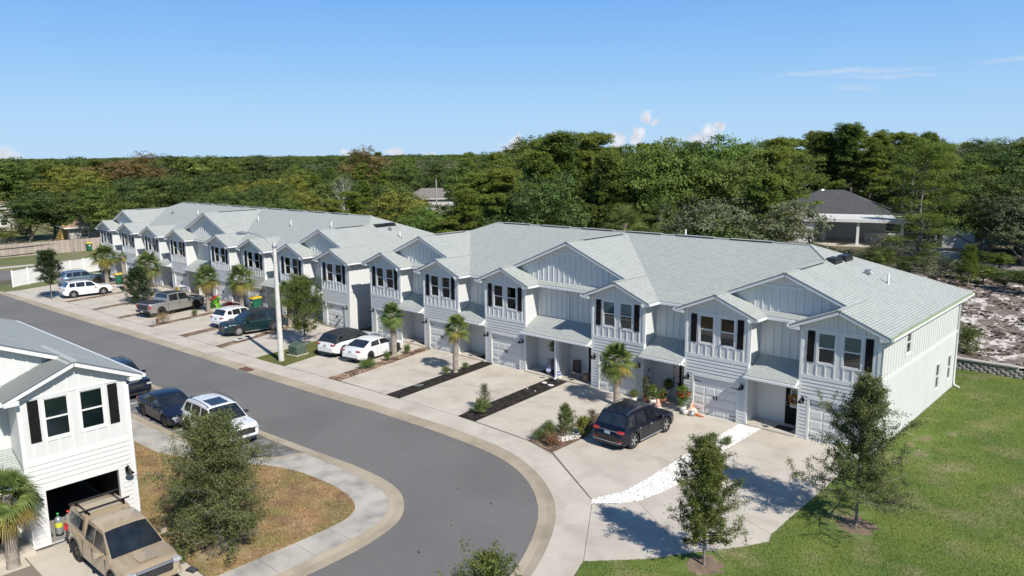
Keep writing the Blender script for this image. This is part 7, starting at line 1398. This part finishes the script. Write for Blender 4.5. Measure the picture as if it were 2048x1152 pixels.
t=thing('orange_cloth','crumpled orange and cream cloth figure leaning on the garage trim','decoration',(-8.95,-1.5,0)); put('cloth_base',MB().lathe([(0,0),(.42,.02),(.3,.14),(.16,.35),(.06,.62),(0,.66)],11).mesh('cloth_base',M('cream_orange_cloth',(.7,.55,.45),.8,(.5,.14,.05),scale=5,lo=.45,hi=.58)),t); put('tail',MB().tube([(.25,-.1,.05),(.5,-.15,.06),(.75,-.1,.03)],[.08,.06,.03],7).mesh('tail',ORG),t)
t=thing('porch_sign','tall white wall board with a red floral print in the flowery porch','wall sign',(-10.75,-.03,1.0)); put('board',MB().box((-.16,-.02,0),(.16,0,1.05)).mesh('board',M('print_white',(.6,.58,.56),.6,(.5,.2,.18),scale=7,lo=.52,hi=.58)),t); put('frame',MB().box((-.19,-.035,-.03),(-.16,.0,1.08)).box((.16,-.035,-.03),(.19,.0,1.08)).box((-.16,-.035,-.03),(.16,0,0)).box((-.16,-.035,1.05),(.16,0,1.08)).mesh('frame',M('red_wood',(.22,.10,.08),.6)),t)
t=thing('porch_plaque','small blue plaque on the left wall of the flowery porch','wall sign',(-12.18,-.6,1.5)); put('plaque',MB().box((0,-.12,0),(.02,.12,.16)).mesh('plaque',BLU),t); put('plaque_letters',MB().box((.02,-.08,.06),(.024,.08,.1)).mesh('plaque_letters',WSG),t)
t=thing('wreath','autumn wreath with orange flowers on the door beside the corner garage','wreath',(-4.17,-.06,1.45)); a=np.linspace(0,2*PI,700); C=np.stack([.19*np.cos(a),np.zeros(700),.19*np.sin(a)],1)+np.random.normal(scale=.035,size=(700,3)); put('wreath_leaves',leafmesh('wreath_leaves',C,.03,M('wreath_orange',(.45,.15,.05),.7,(.4,.3,.08),scale=15,island=.4),.8),t)
put('wreath_ring',MB().tube([(.19*math.cos(k*PI/8),0,.19*math.sin(k*PI/8)) for k in range(17)],.02,5).mesh('wreath_ring',BARK),t)
# garage opening of the corner house
TK=M('tank_grey',(.33,.36,.38),.3,metal=.4); YB=M('tank_yellow_band',(.60,.62,.05),.5)
for lab,x,y,c in (('grey air tank with a broad yellow-green band, left of the pair',-19.55,-28.25,(.05,.35,.1)),('grey air tank with a red valve cap, right of the pair',-19.5,-27.93,(.6,.03,.03))):
    t=thing('air_tank',lab,'air tank',(x,y,.016),0,'air tanks in the open garage'); put('cylinder',MB().lathe([(0,0),(.12,.0),(.125,.05),(.125,.55),(.10,.66),(.04,.71),(0,.71)],16).mesh('cylinder',TK),t); put('band',MB().lathe([(.127,.32),(.127,.5)],16).mesh('band',YB),t); put('valve',MB().lathe([(.025,.7),(.025,.78),(.045,.79),(.045,.84),(0,.85)],10).mesh('valve',M('valve_%g'%c[0],c,.4)),t); put('boot',MB().lathe([(0,-.0),(.135,0),(.135,.09),(.126,.09)],16).mesh('boot',RUB),t)
t=thing('coiled_net','black coiled dive hose on the garage floor left of the tanks','hose',(-19.65,-28.72,.02)); q=[(.2*math.cos(k*.5)*(1+.2*math.sin(k*1.3)),.22*math.sin(k*.5),.03+.004*k) for k in range(44)]; put('coil',MB().tube(q,.016,5).mesh('coil',RUB),t); put('coil_tail',MB().tube([(.2,0,.03),(.1,.25,.06),(-.1,.3,.03)],.016,5).mesh('coil_tail',RUB),t)
t=thing('storage_shelf','dark storage shelf with boxes deep in the open garage','shelf',(-24.2,-28.0,.016)); put('shelf_frame',MB().box((-.2,-1.0,0),(.2,-.95,1.8)).box((-.2,.95,0),(.2,1.0,1.8)).box((-.2,-.95,.5),(.2,.95,.54)).box((-.2,-.95,1.1),(.2,.95,1.14)).box((-.2,-.95,1.7),(.2,.95,1.74)).mesh('shelf_frame',METB),t)
for i,(y,z,s) in enumerate([(-.6,.54,.3),(0,.54,.35),(.5,1.14,.3),(-.4,1.14,.4)]): put('storage_box',MB().box((-.16,y-.18,z),(.16,y+.18,z+s)).mesh('storage_box',M('storage_%d'%(i%2),((.10,.09,.08),(.07,.09,.14))[i%2],.7)),t)
PG=palm(3.3,1.2,81,.4,2,8,.17,40); palm_thing('palm with yellow-green fronds at the left edge before the corner house',PG,(-18.3,-30.05,0),.5,1,group=None)
t=thing('flat_paver','small dark flat box lying under the bushy oak beside the pickup','box',(-13.55,-26.15,0),.3); put('cover',MB().box((-.16,-.1,0),(.16,.1,.07)).mesh('cover',M('dark_grey_plastic',(.06,.065,.08),.6)),t); put('cover_rim',MB().box((-.18,-.12,0),(.18,.12,.03)).mesh('cover_rim',RUB),t)
# toys
RP=M('red_plastic',(.55,.02,.02),.4); GP_=M('lime_plastic',(.22,.62,.04),.45)
t=thing('toy_slide','small red plastic slide lying by the palm behind the silver pickup','toy',(-58.0,-3.2,0),.3); put('chute',MB().add([(-.9,-.2,.08),(.3,-.2,.75),(.3,.2,.75),(-.9,.2,.08),(-.9,-.2,.0),(.3,-.2,.65),(.3,.2,.65),(-.9,.2,.0)],[(0,1,2,3),(4,7,6,5),(0,4,5,1),(2,6,7,3),(0,3,7,4),(1,5,6,2)]).mesh('chute',RP),t); put('ladder',MB().box((.3,-.22,0),(.38,-.14,.85)).box((.3,.14,0),(.38,.22,.85)).box((.3,-.14,.2),(.38,.14,.26)).box((.3,-.14,.45),(.38,.14,.51)).mesh('ladder',RP),t)
t=thing('toy_car','low red ride-on toy car right of the lime toy','toy',(-54.9,-3.2,0),.2); put('toy_body',MB().box((-.5,-.25,.1),(.5,.25,.32)).box((-.3,-.2,.32),(.1,.2,.5)).mesh('toy_body',RP),t)
for x in (-.32,.32):
    for y in (-.26,.22): put('wheel',MB().lathe([(0,0),(.12,0),(.12,.04),(0,.04)],12,c=(x,y,.12),axis='y').mesh('toy_wheel',RUB),t)
t=thing('toy_rocker','bright lime ride-on toy between the two palms','toy',(-56.1,-4.0,0),.5); put('toy_body',MB().tube([(-.5,0,.15),(-.2,0,.5),(.15,0,.55),(.3,0,.95),(.5,0,.9)],[.1,.24,.24,.13,.08],9).mesh('rocker_body',GP_),t)
for x in (-.3,.25):
    for y in (-.2,.2): put('leg',MB().tube([(x,y*.7,.4),(x,y,.0)],[.09,.07],7).mesh('rocker_leg',GP_),t)
put('rocker',MB().tube([(-.6,-.2,.04),(0,-.2,.0),(.6,-.2,.05)],.03,5).tube([(-.6,.2,.04),(0,.2,.0),(.6,.2,.05)],.03,5).mesh('rocker',GP_),t)
t=thing('folding_table','small white folding table with a yellow cushion before the far garages','table',(-66.2,-2.6,0)); put('tabletop',MB().box((-.5,-.3,.68),(.5,.3,.72)).mesh('tabletop',TRIM),t); put('cushion',MB().box((-.35,-.4,.3),(.2,-.32,.6)).mesh('cushion',M('yellow_cushion',(.45,.35,.05),.8)),t)
for x in (-.45,.41):
    for y in (-.26,.22): put('leg',MB().box((x,y,0),(x+.04,y+.04,.68)).mesh('table_leg',METG),t)
t=thing('driveway_plate','white framed ground sign lying in the brown strip before the teal suv','sign',(-42.9,-8.4,.03),R(15)); put('panel',MB().box((-.28,-.9,0),(.28,.9,.03)).mesh('panel',TRIM),t); put('panel_print',MB().box((-.17,-.6,.03),(.17,-.1,.034)).box((-.17,.1,.03),(.17,.6,.034)).mesh('panel_print',BLK),t)
t=thing('stump','low cut stump with a grey block at the street end of the straw tussock','stump',(-53.0,-10.55,0)); put('post',MB().box((-.1,-.1,0),(.1,.1,.45)).mesh('post',M('weathered_post',(.16,.09,.07),.9,(.22,.15,.12),scale=8)),t); put('block',MB().box((-.75,-.15,0),(-.15,.12,.22)).mesh('grey_block',PCON),t)
# ---------------- fences ----------------
VN=M('white_vinyl',(.78,.78,.78),.4,(.74,.74,.73),scale=1)
def panel_fence(root,pts,h,n,mat,post=.13):
    d=[0]
    for a,b in zip(pts,pts[1:]): d.append(d[-1]+math.dist(a,b))
    def at(s):
        j=max(k for k in range(len(d)-1) if d[k]<=s+1e-9); f=(s-d[j])/(d[j+1]-d[j]); a,b=pts[j],pts[j+1]; return a[0]+(b[0]-a[0])*f,a[1]+(b[1]-a[1])*f
    for i in range(n+1):
        x,y=at(d[-1]*i/n); put('post',MB().box((-post/2,-post/2,0),(post/2,post/2,h+.08)).box((-post*.6,-post*.6,h+.08),(post*.6,post*.6,h+.12)).mesh('fence_post',mat) if i==0 else bpy.data.meshes['fence_post'],root,loc=(x,y,0))
        if i<n:
            x2,y2=at(d[-1]*(i+1)/n); L=math.dist((x,y),(x2,y2)); a=math.atan2(y2-y,x2-x); nn=max(3,int(L/.2))
            m=MB()
            for k in range(nn): m.box((k*L/nn+.004,-.02,.06),((k+1)*L/nn-.004,.02,h-.04))
            m.box((0,-.035,h-.14),(L,.035,h)).box((0,-.035,.05),(L,.035,.18)); put('fence_panel',m.mesh('fence_panel',mat),root,loc=(x,y,0),rot=(0,0,a))
t=thing('white_fence','white vinyl privacy fence closing the street beyond the last garage','fence',(0,0,0)); panel_fence(t,[(-83.45,-12.86),(-88.28,-4.24),(-91.5,3.0)],1.75,9,VN)
WD=M('weathered_wood',(.42,.36,.315),.9,(.28,.235,.205),scale=3,bump=.4,bscale=20,stretch=(1,1,.15),objval=.22)
t=thing('wooden_fence','long weathered board fence across the field at the far left','fence',(-113.2,0,-.03))
PL=[MB().box((-.01,.004,0),(.01,.146,h)).mesh('plank_board',WD) for h in (1.82,1.86,1.78)]
i=0; y=-34.0
while y<7.5:
    if i<295: put('plank',PL[(i*7)%3],t,loc=((.015 if i%2 else 0)+.25*math.sin(y*.25),y,0))
    y+=.15; i+=1
put('rail',MB().box((.02,-34,.4),(.07,7.5,.5)).box((.02,-34,1.4),(.07,7.5,1.5)).mesh('fence_rail',WD),t)
# utility cabinet, path posts
t=thing('utility_cabinet','pale green utility cabinet on the far grass beside the path','utility box',(-106.3,-3.4,0)); put('cabinet',MB().box((-.4,-.5,0),(.4,.5,1.1)).mesh('cabinet2',MATS['pale_green_plastic']),t); put('cabinet_cap',MB().box((-.45,-.55,1.1),(.45,.55,1.18)).mesh('cabinet_cap',MATS['pale_green_plastic']),t)
t=thing('signpost','thin grey signpost beside the far path','post',(-97.2,-2.3,0)); put('post',MB().tube([(0,0,0),(0,0,1.9)],.05,6).mesh('sign_post',METG),t); put('post_cap',MB().box((-.02,-.12,1.6),(.02,.12,1.9)).mesh('post_cap',METG),t)
# ---------------- neighbouring houses ----------------
def hip_house(name,label,loc,rz,w,d,h,rh,wall,roof,ov=.5,group=None,wins=()):
    t=thing(name,label,'house',loc,rz,group)
    m=MB(); wall_grid(m,(-w/2,-d/2,0),(1,0,0),(0,-1,0),(0,w),(0,h),[(a,a+1.1,1.0,2.1) for a in wins],.08); wall_grid(m,(w/2,-d/2,0),(0,1,0),(1,0,0),(0,d),(0,h),[],.08); m.quad((w/2,d/2,0),(-w/2,d/2,0),(-w/2,d/2,h),(w/2,d/2,h)); m.quad((-w/2,d/2,0),(-w/2,-d/2,0),(-w/2,-d/2,h),(-w/2,d/2,h)); m.build('wall',wall,t)
    a,b=w/2+ov,d/2+ov; r=max(.5,a-b); A=[(-a,-b,h),(a,-b,h),(a,b,h),(-a,b,h)]; R1,R2=(-r,0,h+rh),(r,0,h+rh)
    q=MB(); q.add(A+[R1,R2],[(0,1,5,4),(2,3,4,5),(1,2,5),(3,0,4)],0); q.add([(-a,-b,h-.18),(a,-b,h-.18),(a,b,h-.18),(-a,b,h-.18)]+A,[(0,1,5,4),(1,2,6,5),(2,3,7,6),(3,0,4,7),(0,3,2,1)],1); q.build('roof',[roof,TRIM],t)
    for x in wins: window(t,(-w/2+x,-d/2+.012,1.0),1.1,1.1,0,'none')
    return t
STU=M('white_stucco',(.72,.73,.74),.7,(.64,.65,.66),scale=1,bump=.1)
gz=2.42
t=hip_house('bungalow','white bungalow with a dark grey hip roof among the pines beyond the sandy rise','h',0,1,1,1,1,STU,DRK) if False else None
t=hip_house('bungalow','white bungalow with dark grey hip roof and white carport beyond the sandy rise',(-28.2,69.3,gz),R(17),13.5,10.5,3.2,2.8,STU,DRK,.7,None,(2.0,))
cp=MB(); cp.box((-4.6,-12.6,2.75),(8.8,-5.6,3.1)); put('carport_roof',cp.mesh('carport_roof',TRIM),t)
put('carport_room',MB().box((-4.4,-12.2,0),(-1.2,-5.6,2.74)).mesh('carport_room',STU),t); window(t,(-3.4,-12.21,1.1),.9,1.1,0,'none')
for x in (3.6,8.3): put('post',MB().box((x,-12.3,0),(x+.3,-12.0,2.74)).mesh('carport_post',TRIM),t)
put('carport_slab',MB().box((-1.2,-14,-.1),(8.8,-5.6,.03)).mesh('carport_slab',CON),t); put('low_wall',MB().box((4.4,-6.6,0),(8.8,-6.4,1.0)).mesh('low_wall',STU),t)
m=MB(); m.add([(-11.0,-8.5,2.7),(-4.0,-8.5,2.7),(-4.0,-1,4.9),(-11,-1,4.9)],[(0,1,2,3)]); m.add([(-11.0,-8.5,2.6),(-4.0,-8.5,2.6),(-4.0,-1,4.8),(-11,-1,4.8)],[(0,3,2,1)]); put('wing_roof',m.mesh('wing_roof',DRK),t); put('wing_wall',MB().box((-10.4,-8.0,0),(-4.4,-5.5,2.65)).mesh('wing_wall',STU),t)
put('skylight',MB().box((-8.4,-6.0,3.45),(-6.6,-5.6,3.6)).mesh('skylight',BLK),t); put('roof_ball',MB().lathe([(0,0),(.3,.1),(.35,.3),(.2,.5),(0,.55)],10,c=(-1.2,0,5.55)).mesh('roof_turbine',PIPE),t)
slab('bungalow_drive',[(-27,61.5),(-22,60),(-12,53),(-8,49),(-5,51),(-10,58),(-14,63.5),(-24,66)],gz+.05,gz-.5,CON)
for lab,dx,s in (('white flat-topped post with a red pot left of the carport',-28.0,1),('white post beside the bungalow entrance',-26.0,1)):
    o=thing('garden_post',lab,'post',(dx,60.6+(dx+28)*.3,gz)); put('post',MB().box((-.25,-.25,0),(.25,.25,1.1)).mesh('garden_post',TRIM),o); put('pot',MB().lathe([(0,1.1),(.15,1.1),(.22,1.4),(0,1.38)],10).mesh('garden_pot',POT2),o)
t=thing('boat_cover','teal tarpaulin-covered trailer between the pines right of the bungalow','trailer',(-6.5,63.5,gz),R(10)); put('tarp',MB().box((-2.6,-.9,.7),(2.6,.9,1.9)).mesh('tarp',M('teal_tarp',(.03,.22,.20),.6,(.02,.16,.15),scale=1.5)),t); put('trailer_wall',MB().box((-6.4,-.2,0),(-3.2,.0,2.2)).mesh('trailer_wall',STU),t)
t=thing('white_screen','low white screen wall half hidden by the open pine','wall',(-1.0,61.0,gz),R(12)); put('screen',MB().box((-3.2,-.1,0),(3.2,.1,1.3)).mesh('screen',STU),t); put('coping',MB().box((-3.3,-.14,1.3),(3.3,.14,1.38)).mesh('coping',TRIM),t)
TANR=M('tan_shingles',(.36,.24,.15),.9,(.42,.29,.19),scale=5,bump=.3); BEI=M('beige_siding',(.42,.40,.37),.8,(.38,.36,.33),scale=2)
hip_house('cottage','low cottage with a tan hip roof behind the wooden fence','x',0,1,1,1,1,BEI,TANR) if False else None
hip_house('cottage','low cottage with a tan hip roof behind the wooden fence',(-128.5,14.0,0),R(82),15,11,2.7,2.3,BEI,TANR,.8,None,(1.6,))
hip_house('cottage','second tan roof peeping over the far row ridge',(-118,46,0),R(60),14,11,3.2,2.6,BEI,TANR,.8)
hip_house('cottage','small cream house with one dark window at the far left, behind the shaggy palm',(-163,6.5,0),R(66),4.6,5,4.9,.6,M('cream_siding',(.55,.53,.46),.8,(.5,.48,.42),scale=2),TANR,.4,None,(2.4,))
hip_house('cottage','grey-roofed house glimpsed in the gap between the two rows',(-113,73,0),R(44),11,6.5,4.6,2.0,M('grey_siding',(.52,.52,.50),.8,(.45,.45,.43),scale=2),M('grey_brown_shingles',(.16,.145,.135),.9,(.21,.19,.18),scale=5,bump=.3),.5,None,(2.0,))
# lumber, debris, poles and wires
LY=M('yellow_lumber',(.55,.36,.12),.7,(.45,.28,.09),scale=3,bump=.2)
t=thing('lumber_stack','stepped stack of yellow boards by the corner of the cottage','lumber',(-127.5,6.6,0),R(0))
for i in range(8): put('board',MB().box((-1.4+i*.33,-1.6+.06*i,0+i*.38),(1.8,1.6-.06*i,.28+i*.38)).mesh('lumber_board',LY),t)
DB=M('grey_debris',(.17,.16,.15),.95,(.06,.055,.05),scale=1.6,lo=.4,hi=.6,island=.3)
m=MB(); rr=random.Random(3)
for i in range(420):
    x=rr.uniform(-125,-117);y=rr.uniform(-26,4); z=rr.uniform(0,1.3)*(.4+.6*abs(math.sin(y*.4))); a=rr.uniform(0,6.3);l=rr.uniform(.6,2.2); m.tube([(x,y,z),(x+l*math.cos(a),y+l*math.sin(a),z+rr.uniform(-.4,.5))],[.09,.05],4,cap=False)
o=m.build('brush_debris',DB); o['kind']='stuff'
t=thing('tool_shed','small pinkish stone stack with a pale cap in the far yard','shed',(-142,-2.6,0)); put('stack',MB().box((-1.3,-1.3,0),(1.3,1.3,1.5)).mesh('stack',M('pink_brick',(.40,.26,.21),.9,(.3,.2,.17),scale=4)),t); put('stack_cap',MB().box((-1.5,-1.5,1.5),(1.5,1.5,1.9)).mesh('stack_cap',CON),t)
PW_=M('utility_wood',(.42,.39,.36),.9,(.3,.28,.25),scale=4)
PO=[]
for lab,x,y,h in (('pale utility pole before the cream house',-143.3,-11.6,7.2),('grey utility pole beside the tan cottage roof',-131,9.2,6.4),('wooden utility pole before the grey-roofed house in the gap',-105.5,67.5,8.6)):
    t=thing('utility_pole',lab,'utility pole',(x,y,0)); put('pole',MB().tube([(0,0,-.1),(0,0,h)],[.17,.11],8).mesh('utility_pole',PW_),t); put('insulator',MB().lathe([(0,h),(.08,h),(.08,h+.2),(0,h+.25)],8).mesh('insulator',METG),t); PO.append((x,y,h))
def wire(lab,a,b,sag):
    q=[]; 
    for i in range(15): u=i/14; p=Vector(a).lerp(Vector(b),u); q.append((p.x,p.y,p.z-sag*4*u*(1-u)))
    o=put('power_line',MB().tube(q,.035,4).mesh('power_line',METB)); tag(o,lab,'power line','power lines over the far yard')
wire('upper power line over the far yard',(-143.3,-60,8.5),(-131,40,8.2),.5); wire('middle power line over the far yard',(-143.3,-60,6.6),(-143.3,-11.6,7.0),.5); wire('lower power line running to the pole beside the cottage',(-143.3,-11.6,6.6),(-131,9.2,6.2),.5)
# white specks of roofs far away
for i,(px_,d,w) in enumerate([(83,520,9),(165,430,7),(642,560,10),(210,330,6)]):
    az=YAW+PI/2-math.atan((px_-1024)/1532.57); x,y=CAMP.x+d*math.cos(az),CAMP.y+d*math.sin(az)
    hip_house('distant_house',['pale house front far off among the treetops, leftmost','second pale house far off in the treetops','pale low roof far off left of the russet-green tall trees','grey gabled house beside the russet tree'][i],(x,y,-.2),az-PI/2,w,8,9.6,1.6,STU,METG if i else DRK,.4,'far-off houses')
